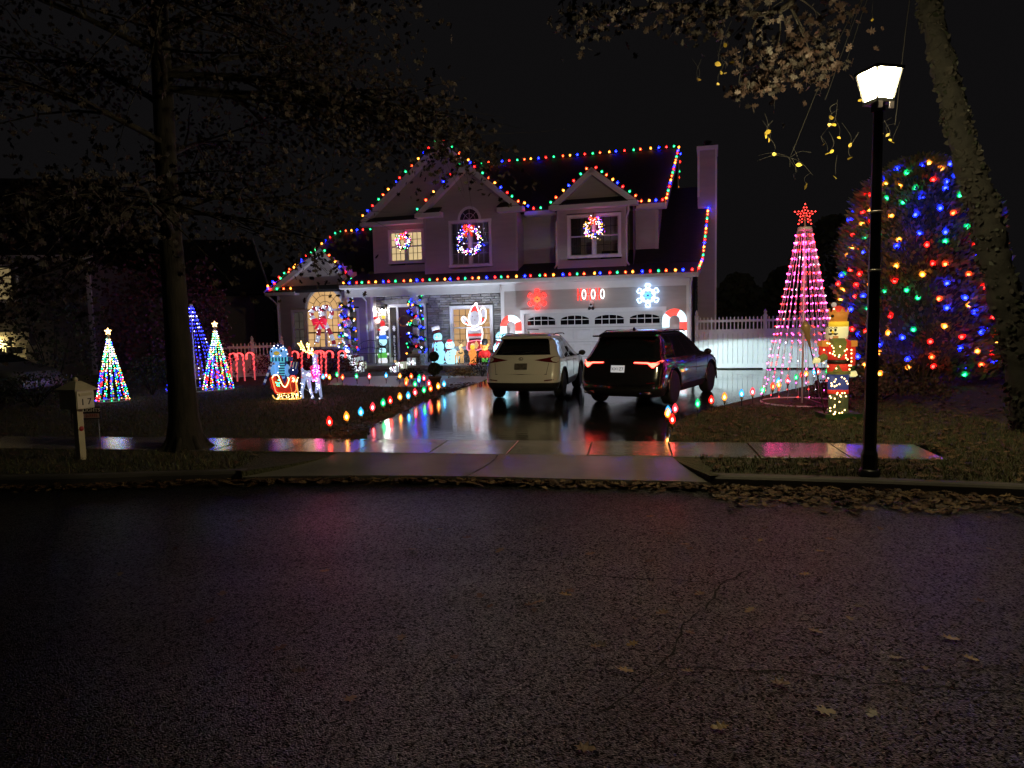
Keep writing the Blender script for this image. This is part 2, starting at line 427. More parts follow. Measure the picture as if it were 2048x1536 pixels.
def siding(name, z0, z1, O, A, Nn, spans, holes=(), parent=house, h=.125, m_=None):
    O = Vector(O); A = Vector(A); Nn = Vector(Nn); m = MB(); z = z0
    while z < z1 - .01:
        zt = min(z + h, z1); zm = (z + zt) / 2
        iv = [spans(zm)] if callable(spans) else [spans]
        for (hx0, hx1, hz0, hz1) in holes:
            if hz0 < zm < hz1:
                nv = []
                for a, c in iv:
                    if hx0 > a: nv.append((a, min(c, hx0)))
                    if hx1 < c: nv.append((max(a, hx1), c))
                iv = nv
        for a, c in iv:
            if c - a < .02: continue
            P = lambda s, q, o: O + A * s + Nn * o + Vector((0, 0, q))
            m.add([P(a, z, .016), P(c, z, .016), P(c, zt, .003), P(a, zt, .003), P(a, z, 0), P(c, z, 0)], [(0, 1, 2, 3), (4, 5, 1, 0)])
        z = zt
    return m.build(name, m_ or siding_m, parent, fix=False)
FR = ((1, 0, 0), (0, -1, 0))
def trim(parent, *boxes, name='trim', m_=None):
    if name == 'corner_board':
        for bx in boxes: m = MB(); m.box(*bx); o = m.build(name, m_ or white_trim, parent)
        return o
    m = MB()
    for bx in boxes: m.box(*bx)
    return m.build(name, m_ or white_trim, parent)

# ---- lit / dark window materials
def pane_mat(name, e0, e1, st):
    m, N, K, b = nodes_mat(name)
    n = tex(N, K, 'Noise', 1.6, 2, stretch=(1, 1, .5))
    K.new(ramp(N, K, n.outputs['Fac'], .3, e0, .7, e1), b.inputs['Emission Color']); b.inputs['Emission Strength'].default_value = st
    b.inputs['Base Color'].default_value = (.02, .02, .02, 1); b.inputs['Roughness'].default_value = .08
    return m
pane_warm = pane_mat('lit_window_warm', (.62, .36, .145), (.78, .47, .20), .42)
pane_cream = pane_mat('lit_window_cream', (.68, .50, .255), (.78, .58, .30), .42)
pane_dim = pane_mat('dim_window', (.035, .03, .028), (.075, .06, .05), .35)
pane_tan = pane_mat('lit_window_wood', (.50, .28, .11), (.64, .37, .155), .42)
glass_m, N, K, b = nodes_mat('window_glass')
tr = N.new('ShaderNodeBsdfTransparent'); gl = N.new('ShaderNodeBsdfGlossy'); gl.inputs['Roughness'].default_value = .03; mxs = N.new('ShaderNodeMixShader'); mxs.inputs[0].default_value = .12
K.new(tr.outputs[0], mxs.inputs[1]); K.new(gl.outputs[0], mxs.inputs[2]); K.new(mxs.outputs[0], N['Material Output'].inputs['Surface'])
muntin_dk = mat('dark_muntin', (.05, .035, .03), .6); sash_m = mat('window_sash', (.60, .59, .62), .4, var=.04)
room_m = mat('room_wall', (.22, .20, .19), .9, var=.1, scale=2)

def window(x0, x1, z0, z1, v, units=2, cols=3, rows=4, pane=None, munt=None, cas=.09, parent=house, name='window', rail=True):
    m = MB()
    m.box(x0, x1, v - .035, v + .06, z1 - cas, z1); m.box(x0 - .02, x1 + .02, v - .05, v + .06, z0, z0 + cas)
    m.box(x0, x0 + cas, v - .033, v + .06, z0 + cas, z1 - cas); m.box(x1 - cas, x1, v - .033, v + .06, z0 + cas, z1 - cas)
    iw = (x1 - x0 - 2 * cas); mull = .10 if units > 1 else 0
    uw = (iw - mull * (units - 1)) / units
    for u in range(1, units):
        xx = x0 + cas + u * (uw + mull); m.box(xx - mull, xx, v - .025, v + .06, z0 + cas, z1 - cas)
    wd = m.build(name, white_trim, parent)
    mb = MB(); za = z0 + cas; zb = z1 - cas
    sm = MB()
    for u in range(units):
        a = x0 + cas + u * (uw + mull); c = a + uw
        s = .035
        sm.box(a, a + s, v + .0, v + .05, za, zb); sm.box(c - s, c, v, v + .05, za, zb); sm.box(a + s, c - s, v, v + .05, za, za + s); sm.box(a + s, c - s, v, v + .05, zb - s, zb)
        if rail: zm = (za + zb) / 2; sm.box(a + s, c - s, v - .004, v + .05, zm - .025, zm + .025)
        for i in range(cols):
            for j in range(rows):
                p0 = a + s + (uw - 2 * s) * i / cols; p1 = a + s + (uw - 2 * s) * (i + 1) / cols
                q0 = za + s + (zb - za - 2 * s) * j / rows; q1 = za + s + (zb - za - 2 * s) * (j + 1) / rows
                pm = MB(); pm.box(p0 + .004, p1 - .004, v + .035, v + .045, q0 + .004, q1 - .004)
                pm.build('pane', pane, wd)
        for i in range(1, cols):
            p = a + s + (uw - 2 * s) * i / cols; mb.box(p - .009, p + .009, v + .018, v + .036, za + s, zb - s)
        for j in range(1, rows):
            q = za + s + (zb - za - 2 * s) * j / rows; mb.box(a + s, c - s, v + .017, v + .037, q - .009, q + .009)
    sm.build('sash', sash_m, wd)
    if cols * rows > 1: mb.build('muntin', munt or muntin_dk, wd)
    return wd
def room(x0, x1, y0, y1, z0, z1, parent):
    m = MB()
    v = [(x, y, z) for z in (z0, z1) for y in (y0, y1) for x in (x0, x1)]
    m.add(v, [(0, 1, 3, 2), (4, 6, 7, 5), (2, 3, 7, 6), (0, 2, 6, 4), (1, 5, 7, 3)])
    return m.build('room', room_m, parent)

# ---- ground floor: garage
XG0 = L(1005, 600, 0).x; ZE = 3.46
gd0 = L(1048, 628, 0); gd1 = L(1325, 621, 0); gx0, gx1, gzt = gd0.x, gd1.x, (gd0.z + gd1.z) / 2
GB = gz(C0.y) - .02
siding('siding', GB + .05, 3.06, (0, 0, 0), *FR, (XG0, 0.0), [(gx0 - .02, gx1 + .02, 0, gzt + .02)])
siding('siding', GB + .05, 3.3, (0, 0, 0), (0, 1, 0), (1, 0, 0), (0, 6.5))
trim(house, (XG0 - .06, XG0 + .07, -.03, .05, GB, 3.06), (-.09, .02, -.032, .05, GB, 3.06), name='corner_board')
# garage door
gdo = trim(house, (gx0 - .13, gx0, -.04, .1, GB, gzt + .12), (gx1, gx1 + .13, -.04, .1, GB, gzt + .12), (gx0 - .13, gx1 + .13, -.045, .1, gzt, gzt + .14), name='garage_door_frame')
door_m = mat('garage_door_paint', (.70, .69, .70), .45, var=.04)
gdoor = trim(house, (gx0, gx1, .12, .16, GB, gzt), name='garage_door', m_=door_m)
dwin_m = mat('dark_glass', (.006, .006, .008), .06, spec=.7)
W4 = (gx1 - gx0) / 4; rowh = (gzt - GB) / 4
for r_ in range(3):
    for c_ in range(8):
        a = gx0 + (gx1 - gx0) * c_ / 8 + .05; e = a + (gx1 - gx0) / 8 - .10; z0 = GB + rowh * r_ + .07; z1 = z0 + rowh - .14
        m = MB(); m.add([(a, .12, z0), (e, .12, z0), (e, .12, z1), (a, .12, z1), (a + .035, .105, z0 + .035), (e - .035, .105, z0 + .035), (e - .035, .105, z1 - .035), (a + .035, .105, z1 - .035)],
                        [(4, 5, 6, 7), (0, 1, 5, 4), (1, 2, 6, 5), (2, 3, 7, 6), (3, 0, 4, 7)]); m.build('door_panel', door_m, gdoor)
for k in range(1, 4): trim(gdoor, (gx0, gx1, .108, .13, GB + rowh * k - .006, GB + rowh * k + .006), name='section_joint', m_=mat('joint_grey', (.3, .3, .31), .6))
for k in range(4):
    a = gx0 + W4 * k + .10; e = gx0 + W4 * (k + 1) - .10; zb = GB + rowh * 3 + .10; zs = zb + .17; zt = gzt - .10; xm = (a + e) / 2
    arc = [(a, zb), (e, zb), (e, zs)] + [(xm + (e - xm) * math.cos(t), zs + (zt - zs) * math.sin(t)) for t in [PI * i / 14 for i in range(1, 14)]] + [(a, zs)]
    m = MB(); m.prism([(xm + (x - xm) * 1.07, zb + .14 + (z - zb - .14) * 1.17) for x, z in arc], .098, .13); fr_ = m.build('window_frame', door_m, gdoor, fix=True)
    m = MB(); m.prism(arc, .092, .12); m.build('pane', dwin_m, fr_, fix=True)
    m = MB()
    for i in range(1, 4): xx = a + (e - a) * i / 4; m.box(xx - .012, xx + .012, .082, .1, zb, zs + (zt - zs) * math.sqrt(max(0, 1 - ((xx - xm) / (e - xm)) ** 2)))
    m.box(a, e, .083, .1, zs - .012, zs + .012); m.build('muntin', door_m, fr_)
# door hardware : strap hinge and light fixture above
trim(gdoor, (gx0 + .08, gx0 + .5, .095, .115, GB + rowh * 3 - .06, GB + rowh * 3 - .035), name='strap_hinge', m_=black_metal)

# ---- porch
XP = L(678, 570, -.45).x + .05
VS = 1.55; FZ = .44
floor = trim(house, (XP - .05, XG0 - .06, -.35, VS + .05, FZ - .08, FZ), name='porch_floor', m_=mat('porch_slab', (.30, .29, .28), .5, var=.12))
stone_cols = [(.30, .285, .27), (.22, .205, .195), (.36, .345, .33), (.25, .22, .19)]
stone_ms = [mat('ledge_stone_%d' % i, c, .8, var=.25, scale=8, bump=.6, bscale=25) for i, c in enumerate(stone_cols)]
def stone_meshes(tag_):
    out = []
    for q in range(3):
        rnd = random.Random(q + 5); j = lambda s=.06: rnd.uniform(-s, s)
        for sm_ in stone_ms:
            m = MB(); e = .10
            v = [(-.5, .5, -.5), (.5, .5, -.5), (.5, .5, .5), (-.5, .5, .5), (-.48, -.2 + j(), -.46), (.48, -.2 + j(), -.46), (.48, -.2 + j(), .46), (-.48, -.2 + j(), .46),
                 (-.42, -.5 + j(.12), -.34), (.42, -.5 + j(.12), -.34), (.42, -.5 + j(.12), .34), (-.42, -.5 + j(.12), .34)]
            m.add(v, [(8, 9, 10, 11)] + [(i + 4, (i + 1) % 4 + 4, (i + 1) % 4 + 8, i + 8) for i in range(4)] + [(i, (i + 1) % 4, (i + 1) % 4 + 4, i + 4) for i in range(4)])
            out.append(m.mesh('stone', sm_))
    return out
STM = stone_meshes('s')
def stone_field(x0, x1, z0, z1, v, holes, parent, maxn, seed, h0=.065, h1=.11, w0=.16, w1=.5, dep=.09):
    rnd = random.Random(seed); lst = []; z = z0
    while z < z1 - .02:
        h = min(rnd.uniform(h0, h1), z1 - z); iv = [(x0, x1)]
        for a, c, q0, q1 in holes:
            if q0 < z + h / 2 < q1:
                nv = []
                for s, t in iv:
                    if a > s: nv.append((s, min(t, a)))
                    if c < t: nv.append((max(s, c), t))
                iv = nv
        for s, t in iv:
            x = s
            while x < t - .01:
                wd = rnd.uniform(w0, w1)
                if t - x - wd < w0 * .6: wd = t - x
                lst.append((x, wd, z, h)); x += wd
        z += h
    lst.sort(key=lambda q: -q[1] * q[3])
    jm = MB()
    for i, (x, wd, zz, h) in enumerate(lst):
        me = rnd.choice(STM); d = dep * rnd.uniform(.75, 1.15)
        if i < maxn:
            o = link('stone', me, parent, (x + wd / 2, v, zz + h / 2)); o.scale = (wd - .006, d, h - .006)
        else:
            M = Matrix.Translation((x + wd / 2, v, zz + h / 2)) @ Matrix.Diagonal((wd - .006, d, h - .006, 1))
            jm.add([p.co for p in me.vertices], [tuple(f.vertices) for f in me.polygons], stone_ms.index(me.materials[0]), False, M)
    if jm.v: stuff(jm.build('small_stones', stone_ms, parent))
XS0 = L(748, 600, VS).x
dA = L(776, 611, VS); dB = L(860, 726, VS); dx0 = dA.x; dx1 = dx0 + 1.62; dzt = dA.z
wA = L(900, 612, VS); wB = L(988, 699, VS)
stw = trim(house, (XS0 - .05, XG0, VS + .06, VS + .16, FZ - .3, 3.4), name='stone_wall', m_=mat('mortar', (.10, .095, .09), .9))
stone_field(XS0, XG0, FZ, 3.28, VS + .02, [(dx0 - .06, dx1 + .06, FZ - 1, dzt + .05), (dx0 - .12, dx1 + .12, dzt, dzt + .24), (wA.x - .02, wB.x + .02, wB.z - .02, wA.z + .02)], stw, 292, 3)
m = MB(); m.box(dx0 - .12, dx1 + .12, VS - .05, VS + .06, dzt + .05, dzt + .235); m.build('door_lintel', mat('lintel', (.33, .32, .30), .8, var=.2, scale=15, bump=.5), stw)
# front door with two sidelights
fdr = trim(house, (dx0, dx0 + .07, VS - .04, VS + .1, FZ, dzt), (dx0 + .37, dx0 + .45, VS - .045, VS + .1, FZ, dzt), (dx1 - .07, dx1, VS - .04, VS + .1, FZ, dzt), (dx1 - .45, dx1 - .37, VS - .045, VS + .1, FZ, dzt), (dx0, dx1, VS - .042, VS + .1, dzt - .08, dzt + .04), (dx0, dx0 + .45, VS - .03, VS + .1, FZ, FZ + .2), (dx1 - .45, dx1, VS - .03, VS + .1, FZ, FZ + .2), name='front_door_frame')
trim(fdr, (dx0 + .45, dx1 - .45, VS, VS + .05, FZ, dzt - .08), name='front_door', m_=mat('plum_door', (.07, .028, .035), .35, var=.15))
for z0, z1 in ((FZ + .2, FZ + .85), (FZ + 1.0, FZ + 1.75)):
    for a in (dx0 + .52, (dx0 + dx1) / 2 + .04): trim(fdr, (a, a + .24, VS - .012, VS + .01, z0, z1), name='door_panel', m_=mat('plum_panel', (.085, .034, .04), .35))
for a in (dx0 + .07, dx1 - .37): trim(fdr, (a, a + .30, VS + .01, VS + .03, FZ + .2, dzt - .08), name='sidelight_pane', m_=pane_dim)
trim(fdr, (dx0 + .50, dx0 + .53, VS - .07, VS, FZ + 1.0, FZ + 1.05), name='door_handle', m_=mat('brass', (.5, .35, .15), .3, metal=1))
# Santa window
window(wA.x, wB.x, wB.z, wA.z, VS - .03, 1, 6, 6, pane_tan, cas=.10)

# columns
def column(px):
    c = L(px, 700, -.05); x = c.x - .02
    cb = trim(house, (x - .20, x + .20, -.24, .16, .16, .80), name='column_base', m_=mat('brick_core', (.10, .075, .06), .9))
    stone_field(x - .215, x + .215, .17, .80, -.26, [], cb, 40, int(px), .05, .08, .10, .24, .06)
    rnd = random.Random(px)
    sm = MB()                                                   # the right-hand face of the base
    z = .17
    while z < .78:
        h = min(rnd.uniform(.05, .08), .80 - z); y = -.24
        while y < .15:
            wd = min(rnd.uniform(.1, .2), .16 - y); sm.box(x + .2, x + .2 + rnd.uniform(.015, .035), y + .004, y + wd - .004, z + .004, z + h - .004, rnd.randrange(4)); y += wd
        z += h
    stuff(sm.build('side_stones', stone_ms, cb))
    trim(house, (x - .26, x + .26, -.30, .22, .80, .86), name='column_cap', m_=mat('cap_stone', (.36, .35, .34), .8, var=.15))
    trim(house, (x - .09, x + .09, -.13, .05, .86, 3.02), (x - .13, x + .13, -.17, .09, .86, .98), (x - .12, x + .12, -.16, .08, 2.9, 3.02), name='column_post')
    return x
XC1 = column(697); XC2 = column(834)
# beam, gutter, soffit
trim(house, (XP, XG0 - .06, -.16, .04, 3.02, 3.30), name='porch_beam'); trim(house, (XG0 - .06, .02, -.06, .0, 3.06, 3.30), name='frieze_board')
trim(house, (XP, .10, -.40, .0, 3.298, 3.33), name='soffit'); trim(house, (XP, XG0, -.1, VS + .1, 3.12, 3.16), name='porch_ceiling')
gm = MB()
gp = [(-.40, 3.31), (-.455, 3.35), (-.46, 3.455), (-.445, 3.46), (-.44, 3.36), (-.40, 3.33)]
gm.add([(XP - .05, y, z) for y, z in gp] + [(.26, y, z) for y, z in gp], [(i, i + 6, (i + 1) % 6 + 6, (i + 1) % 6) for i in range(6)] + [tuple(range(6)), tuple(range(11, 5, -1))])
gm.box(XP - .05, .26, -.40, -.34, 3.31, 3.46); gm.build('gutter', white_trim, house, fix=True)
# steps and foundation facing
fst = trim(house, (XP, XG0, -.33, -.25, .1, FZ - .08), name='porch_foundation', m_=mat('found_core', (.14, .11, .085), .9, var=.3))
stone_field(XC2 + .25, XG0, .16, FZ - .08, -.35, [], fst, 40, 77, .07, .11, .2, .5, .08)
trim(house, (XC1 + .3, XC2 - .25, -.70, -.34, .12, .335), (XC1 + .3, XC2 - .25, -1.05, -.68, .10, .24), name='porch_step', m_=mat('step_stone', (.16, .12, .09), .8, var=.3, bump=.5))

# ---- left wing with arched window
VW = 1.25
wl = L(556, 600, VW).x; wr = L(746, 620, VW).x
aC = L(648, 618, VW); aT = L(647, 573, VW).z; aL = L(611, 620, VW).x; aRad = aT - aC.z; zsp = aC.z; xC = aL + aRad
zWB = L(650, 698, VW).z
gpk = L(641, 497, VW - .3)
holes = [(xC - aRad, xC + aRad, zWB, zsp), (L(582, 620, VW).x, xC + aRad + .62, zWB, zsp + .02)]
slope = (gpk.z - 3.36) / (gpk.x - L(535, 585, VW - .3).x)
def wing_span(z):
    if z < 3.4: return (wl, wr)
    return (max(wl, gpk.x - (gpk.z - .1 - z) / slope), min(wr, gpk.x + (gpk.z - .1 - z) / slope))
arch_holes = [(xC - math.sqrt(max(0, aRad ** 2 - (z - zsp + .0625) ** 2)), xC + math.sqrt(max(0, aRad ** 2 - (z - zsp + .0625) ** 2)), z - .06, z + .065) for z in [zsp + .0625 + .125 * k for k in range(int(aRad / .125))]]
siding('siding', .2, 4.9, (0, VW, 0), *FR, wing_span, holes + arch_holes)
siding('siding', .2, 3.3, (wr, VW, 0), (0, 1, 0), (1, 0, 0), (0, .4)); trim(house, (wr - .08, wr + .02, VW - .03, VW + .05, .2, 3.15), (wl - .02, wl + .08, VW - .03, VW + .05, .2, 3.35), name='corner_board')
siding('siding', .2, 3.4, (wl, VW, 0), (0, 1, 0), (-1, 0, 0), (0, 6))
# arched window unit
aw = MB(); seg = 24
def arcp(r, t): return (xC + r * math.cos(t), zsp + r * math.sin(t))
for i in range(seg):
    t0, t1 = PI * i / seg, PI * (i + 1) / seg
    q = [arcp(aRad - .10, t0), arcp(aRad + .01, t0), arcp(aRad + .01, t1), arcp(aRad - .10, t1)]; aw.prism(q, VW - .04, VW + .06)
aw.box(xC - aRad, xC + aRad, VW - .035, VW + .06, zsp - .09, zsp)
for xx in (xC - aRad, xC + aRad - .09, ): aw.box(xx, xx + .09, VW - .033, VW + .06, zWB, zsp - .09)
aw.box(xC - aRad, xC + aRad, VW - .034, VW + .06, zWB, zWB + .09); aw.box(xC - .05, xC + .05, VW - .03, VW + .06, zWB + .09, zsp - .09)
awo = aw.build('arched_window', white_trim, house, fix=True)
ri = aRad - .10; rings = [(0, .38 * ri, 2), (.38 * ri, .69 * ri, 4), (.69 * ri, ri, 8)]
mm = MB()
for r0, r1, n in rings:
    for k in range(n):
        t0, t1 = PI * k / n, PI * (k + 1) / n; st_ = max(2, 16 // n)
        q = [arcp(r0 + .006, lerp(t0, t1, i / st_)) for i in range(st_ + 1)] if r0 > 0 else [(xC, zsp)]
        q += [arcp(r1 - .006, lerp(t1, t0, i / st_)) for i in range(st_ + 1)]
        pm = MB(); pm.prism(q, VW + .03, VW + .04); pm.build('pane', pane_warm, awo, fix=True)
        if k: a = arcp(r0, t0); c = arcp(r1, t0); mm.tube([(a[0], VW + .02, a[1]), (c[0], VW + .02, c[1])], .011, 4)
    if r1 < ri: mm.tube([(arcp(r1, PI * i / 20)[0], VW + .02, arcp(r1, PI * i / 20)[1]) for i in range(21)], .011, 4)
for c0, c1 in ((xC - aRad + .09, xC - .05), (xC + .05, xC + aRad - .09)):
    for i in range(3):
        for j in range(5):
            a = c0 + (c1 - c0) * i / 3; e = c0 + (c1 - c0) * (i + 1) / 3; q0 = zWB + .09 + (zsp - .18 - zWB) * j / 5; q1 = zWB + .09 + (zsp - .18 - zWB) * (j + 1) / 5
            pm = MB(); pm.box(a + .004, e - .004, VW + .03, VW + .04, q0 + .004, q1 - .004); pm.build('pane', pane_warm, awo)
            if i: mm.box(a - .009, a + .009, VW + .012, VW + .03, q0, q1)
            if j: mm.box(a, e, VW + .011, VW + .031, q0 - .009 - (.02 if j == 2 else 0), q0 + .009 + (.02 if j == 2 else 0))
mm.build('muntin', muntin_dk, awo)
window(L(582, 620, VW).x, xC - aRad + .01, zWB, zsp, VW, 1, 2, 4, pane_dim, munt=muntin_dk)
window(xC + aRad - .01, xC + aRad + .62, zWB, zsp, VW, 1, 2, 4, pane_dim, munt=muntin_dk)

# ---- roofs
def slab_roof(name, quad, th=.12, parent=house):
    q = [Vector(p) for p in quad]; n = (q[1] - q[0]).cross(q[2] - q[1]).normalized()
    if n.z < 0: n = -n
    m = MB(); m.add([tuple(p) for p in q] + [tuple(p - n * th) for p in q], [(0, 1, 2, 3), (7, 6, 5, 4)] + [(i, i + 4, (i + 1) % 4 + 4, (i + 1) % 4) for i in range(4)])
    return m.build(name, roof_m, parent, fix=True)
STR = []                                                        # string-light runs in house coordinates
PP = .33
def pent(v): return ZE + (v + .42) * PP
slab_roof('pent_roof', [(XP - .05, -.42, ZE), (.28, -.42, ZE), (.28, 1.7, pent(1.7)), (XP - .05, 1.7, pent(1.7))])
# garage roof at the right
VK = .9; gk = L(1404, 516, VK); VR = 4.9; gr_ = L(1420, 372, VR); gk.z = pent(VK) + .02
XR0 = L(1316, 450, 1.6).x
slab_roof('garage_roof', [(XR0 - 2, VK, gk.z), (max(gk.x, .3), VK, gk.z), (gr_.x, VR, gr_.z), (XR0 - 2, VR, gr_.z)])
slab_roof('garage_roof', [(XR0 - 2, VR, gr_.z), (gr_.x, VR, gr_.z), (.4, VR + 4, gk.z), (XR0 - 2, VR + 4, gk.z)])
m = MB(); m.add([(.0, 0, 3.2), (.0, 9.5, 3.2), (.02, 9, 3.6), (.02, VR, gr_.z - .25), (.02, .9, 3.7)], [(0, 1, 2, 3, 4)]); m.build('gable_wall', siding_m, house, fix=True)
m = MB(); m.beam((max(gk.x, .3) + .02, VK, gk.z - .12), (gr_.x + .02, VR, gr_.z - .12), .05, .22); m.beam((.28, -.42, ZE - .08), (max(gk.x, .3) + .02, VK, gk.z - .10), .05, .18); m.build('rake_board', white_trim, house)
# chimney
ch0 = L(1394, 300, 3.6); ch1 = L(1435, 300, 3.6); cz = L(1415, 292, 3.6).z
chm = siding('chimney', .2, cz - .1, (0, 3.6, 0), *FR, (ch0.x + .04, ch1.x - .03))
siding('chimney_side', .2, cz - .1, (ch0.x + .04, 3.6, 0), (0, 1, 0), (-1, 0, 0), (0, 1.2), parent=chm); siding('chimney_side', .2, cz - .1, (ch1.x - .03, 3.6, 0), (0, 1, 0), (1, 0, 0), (0, 1.2), parent=chm)
trim(chm, (ch0.x - .01, ch1.x + .02, 3.52, 4.9, cz - .14, cz), (ch0.x + .02, ch0.x + .10, 3.57, 3.66, gr_.z - .6, cz - .14), (ch1.x - .08, ch1.x - .01, 3.57, 3.66, .2, cz - .14), name='chimney_cap')
m = MB(); m.lathe([(.11, cz), (.11, cz + .22), (.16, cz + .23), (.16, cz + .27), (.0, cz + .33)], 10, M=Matrix.Translation(((ch0.x + ch1.x) / 2, 4.1, 0))); m.build('flue_cap', black_metal, chm)

# ---- second floor
VL, VB, VC = 1.15, .70, 1.6                                      # left part, bay/dormer, recess planes
xl = L(748, 500, VL).x; xb0 = L(850, 500, VB).x; xb1 = L(1034, 480, VB).x; xd0 = L(1116, 500, VB).x; xd1 = L(1252, 500, VB).x; xr1 = L(1316, 450, VC).x
Z2 = 5.95
ulw0 = L(776, 461, VL); ulw1 = L(850, 525, VL)
cap = L(931, 324, VB - .35); cl = L(832, 428, VB - .35); cr = L(1042, 413, VB - .35)
lap = L(879, 281, VL - .35); ll = L(722, 442, VL - .35)
dap = L(1183, 335, VB - .35); dlp = L(1099, 414, VB - .35); drp = L(1273, 399, VB - .35)
rd0 = L(940, 329, 5.0); rd1 = L(1357, 296, 5.0); RZ = rd1.z
def gspan(x0, x1, ap, sl, drop=.12):
    return lambda z: (max(x0, ap.x - max(0, ap.z - drop - z) / sl), min(x1, ap.x + max(0, ap.z - drop - z) / sl))
cs = (cap.z - (cl.z + cr.z) / 2) / ((cr.x - cl.x) / 2); ls = (lap.z - ll.z) / (lap.x - ll.x); ds = (dap.z - (dlp.z + drp.z) / 2) / ((drp.x - dlp.x) / 2)
siding('siding', 3.75, lap.z - .1, (0, VL, 0), *FR, gspan(xl, cap.x + .8, lap, ls), [(ulw0.x, ulw1.x, ulw1.z, ulw0.z)])
cw0 = L(897, 442, VB); cw1 = L(985, 532, VB); cax = L(939, 440, VB).x; caT = L(939, 412, VB).z; caR = (L(962, 440, VB).x - L(916, 440, VB).x) / 2
siding('siding', 3.6, cap.z - .1, (0, VB, 0), *FR, gspan(xb0, xb1, cap, cs), [(cw0.x, cw1.x, cw1.z, cw0.z)])
siding('siding', 3.6, Z2 + .1, (xb1, VB, 0), (0, 1, 0), (1, 0, 0), (0, VC - VB)); siding('siding', 3.6, Z2 + .1, (xb0, VB, 0), (0, 1, 0), (-1, 0, 0), (0, VL - VB))
siding('siding', 3.8, Z2, (0, VC, 0), *FR, (xb1 - .1, xr1))
dw0 = L(1134, 431, VB); dw1 = L(1243, 513, VB)
siding('siding', 3.6, dap.z - .1, (0, VB, 0), *FR, gspan(xd0, xd1, dap, ds), [(dw0.x, dw1.x, dw1.z, dw0.z)])
siding('siding', 3.6, Z2 + .1, (xd1, VB, 0), (0, 1, 0), (1, 0, 0), (0, VC - VB)); siding('siding', 3.6, Z2 + .1, (xd0, VB, 0), (0, 1, 0), (-1, 0, 0), (0, VC - VB))
siding('siding', 3.8, Z2 + .05, (xr1, VC, 0), (0, 1, 0), (1, 0, 0), (0, 7)); m = MB(); m.add([(xr1, VC, Z2), (xr1, VC + 7, Z2), (xr1, 5.0, RZ - .35)], [(0, 1, 2)]); m.build('gable_wall', siding_m, house); siding('siding', 3.4, 6.0, (xl, VL, 0), (0, 1, 0), (-1, 0, 0), (0, 8))
trim(house, (xl - .02, xl + .07, VL - .03, VL + .05, 3.8, Z2), (xb0 - .02, xb0 + .06, VB - .03, VB + .05, 3.75, 6.0), (xb1 - .06, xb1 + .02, VB - .03, VB + .05, 3.75, 6.0), (xd0 - .02, xd0 + .06, VB - .031, VB + .05, 3.7, 5.95), (xd1 - .06, xd1 + .02, VB - .031, VB + .05, 3.7, 5.95), (xr1 - .1, xr1 + .02, VC - .03, VC + .05, 4.0, Z2), name='corner_board', m_=mat('taupe_trim', (.50, .46, .44), .5))
window(ulw0.x, ulw1.x, ulw1.z, ulw0.z, VL, 2, 3, 4, pane_cream)
cwin = window(cw0.x, cw1.x, cw1.z, cw0.z, VB, 2, 3, 4, glass_m, munt=sash_m)
dwn = window(dw0.x, dw1.x, dw1.z, dw0.z, VB, 2, 3, 4, glass_m, munt=muntin_dk)
rm1 = room(cw0.x - .6, cw1.x + .4, VB + .08, VB + 3, 3.7, 6.1, cwin); rm2 = room(dw0.x - .4, dw1.x + .4, VB + .08, VB + 3.2, 3.8, 6.1, dwn)
# curtains in the centre window, lit doorway in the right room
cur = MB()
for sx in (-1, 1):
    pts = []; xa = cw0.x + .15 if sx < 0 else cw1.x - .15
    n = 14; vs = []
    for j in range(9):
        zz = cw0.z - .1 - j * .11; wd = .42 * (1 - (j / 8) ** 2 * .75) + .04
        for i in range(n + 1): t = i / n; vs.append((xa - sx * wd * t, VB + .16 + .03 * math.sin(t * 22), zz))
    cur.add(vs, [(j * (n + 1) + i, j * (n + 1) + i + 1, (j + 1) * (n + 1) + i + 1, (j + 1) * (n + 1) + i) for j in range(8) for i in range(n)], 0, True)
cur.build('curtain', mat('curtain', (.35, .36, .42), .9), cwin)
e0 = L(1151, 477, VB + 2.9); e1 = L(1182, 509, VB + 2.9)
m = MB(); m.box(e0.x, e1.x, VB + 3.1, VB + 3.13, e1.z, e0.z); ld = m.build('lit_doorway', glow('doorway_light', (.55, .60, .62), .7), dwn)
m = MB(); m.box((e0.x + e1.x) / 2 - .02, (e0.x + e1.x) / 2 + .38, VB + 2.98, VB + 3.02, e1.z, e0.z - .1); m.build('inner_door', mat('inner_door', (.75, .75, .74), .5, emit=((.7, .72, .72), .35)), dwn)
m = MB(); [m.tube([(dw0.x + .13 + .07 * k, VB + .2 + .02 * (k % 2), dw1.z + .1), (dw0.x + .13 + .07 * k, VB + .2, dw0.z - .1)], .04, 5) for k in range(5)]; m.build('curtain', mat('dark_curtain', (.06, .06, .065), .9), dwn)
# arched transom over the centre window
tm = MB()
for i in range(16):
    t0, t1 = PI * i / 16, PI * (i + 1) / 16; f = (caT - cw0.z) / caR
    g = lambda r, t: (cax + r * math.cos(t), cw0.z - .02 + r * f * math.sin(t)); tm.prism([g(caR - .08, t0), g(caR + .01, t0), g(caR + .01, t1), g(caR - .08, t1)], VB - .04, VB + .03)
tmo = tm.build('arched_transom', white_trim, house, fix=True)
m = MB(); m.prism([g(caR - .07, PI * i / 16) for i in range(17)], VB - .018, VB + .02); m.build('pane', mat('dusk_glass', (.05, .045, .055), .12), tmo, fix=True)
m = MB(); [m.tube([(cax, VB - .02, cw0.z), (g(caR - .08, t)[0], VB - .02, g(caR - .08, t)[1])], .008, 4) for t in (PI * .25, PI * .5, PI * .75)]; m.tube([(g(caR * .5, PI * i / 10)[0], VB - .02, g(caR * .5, PI * i / 10)[1]) for i in range(11)], .008, 4); m.build('muntin', sash_m, tmo)

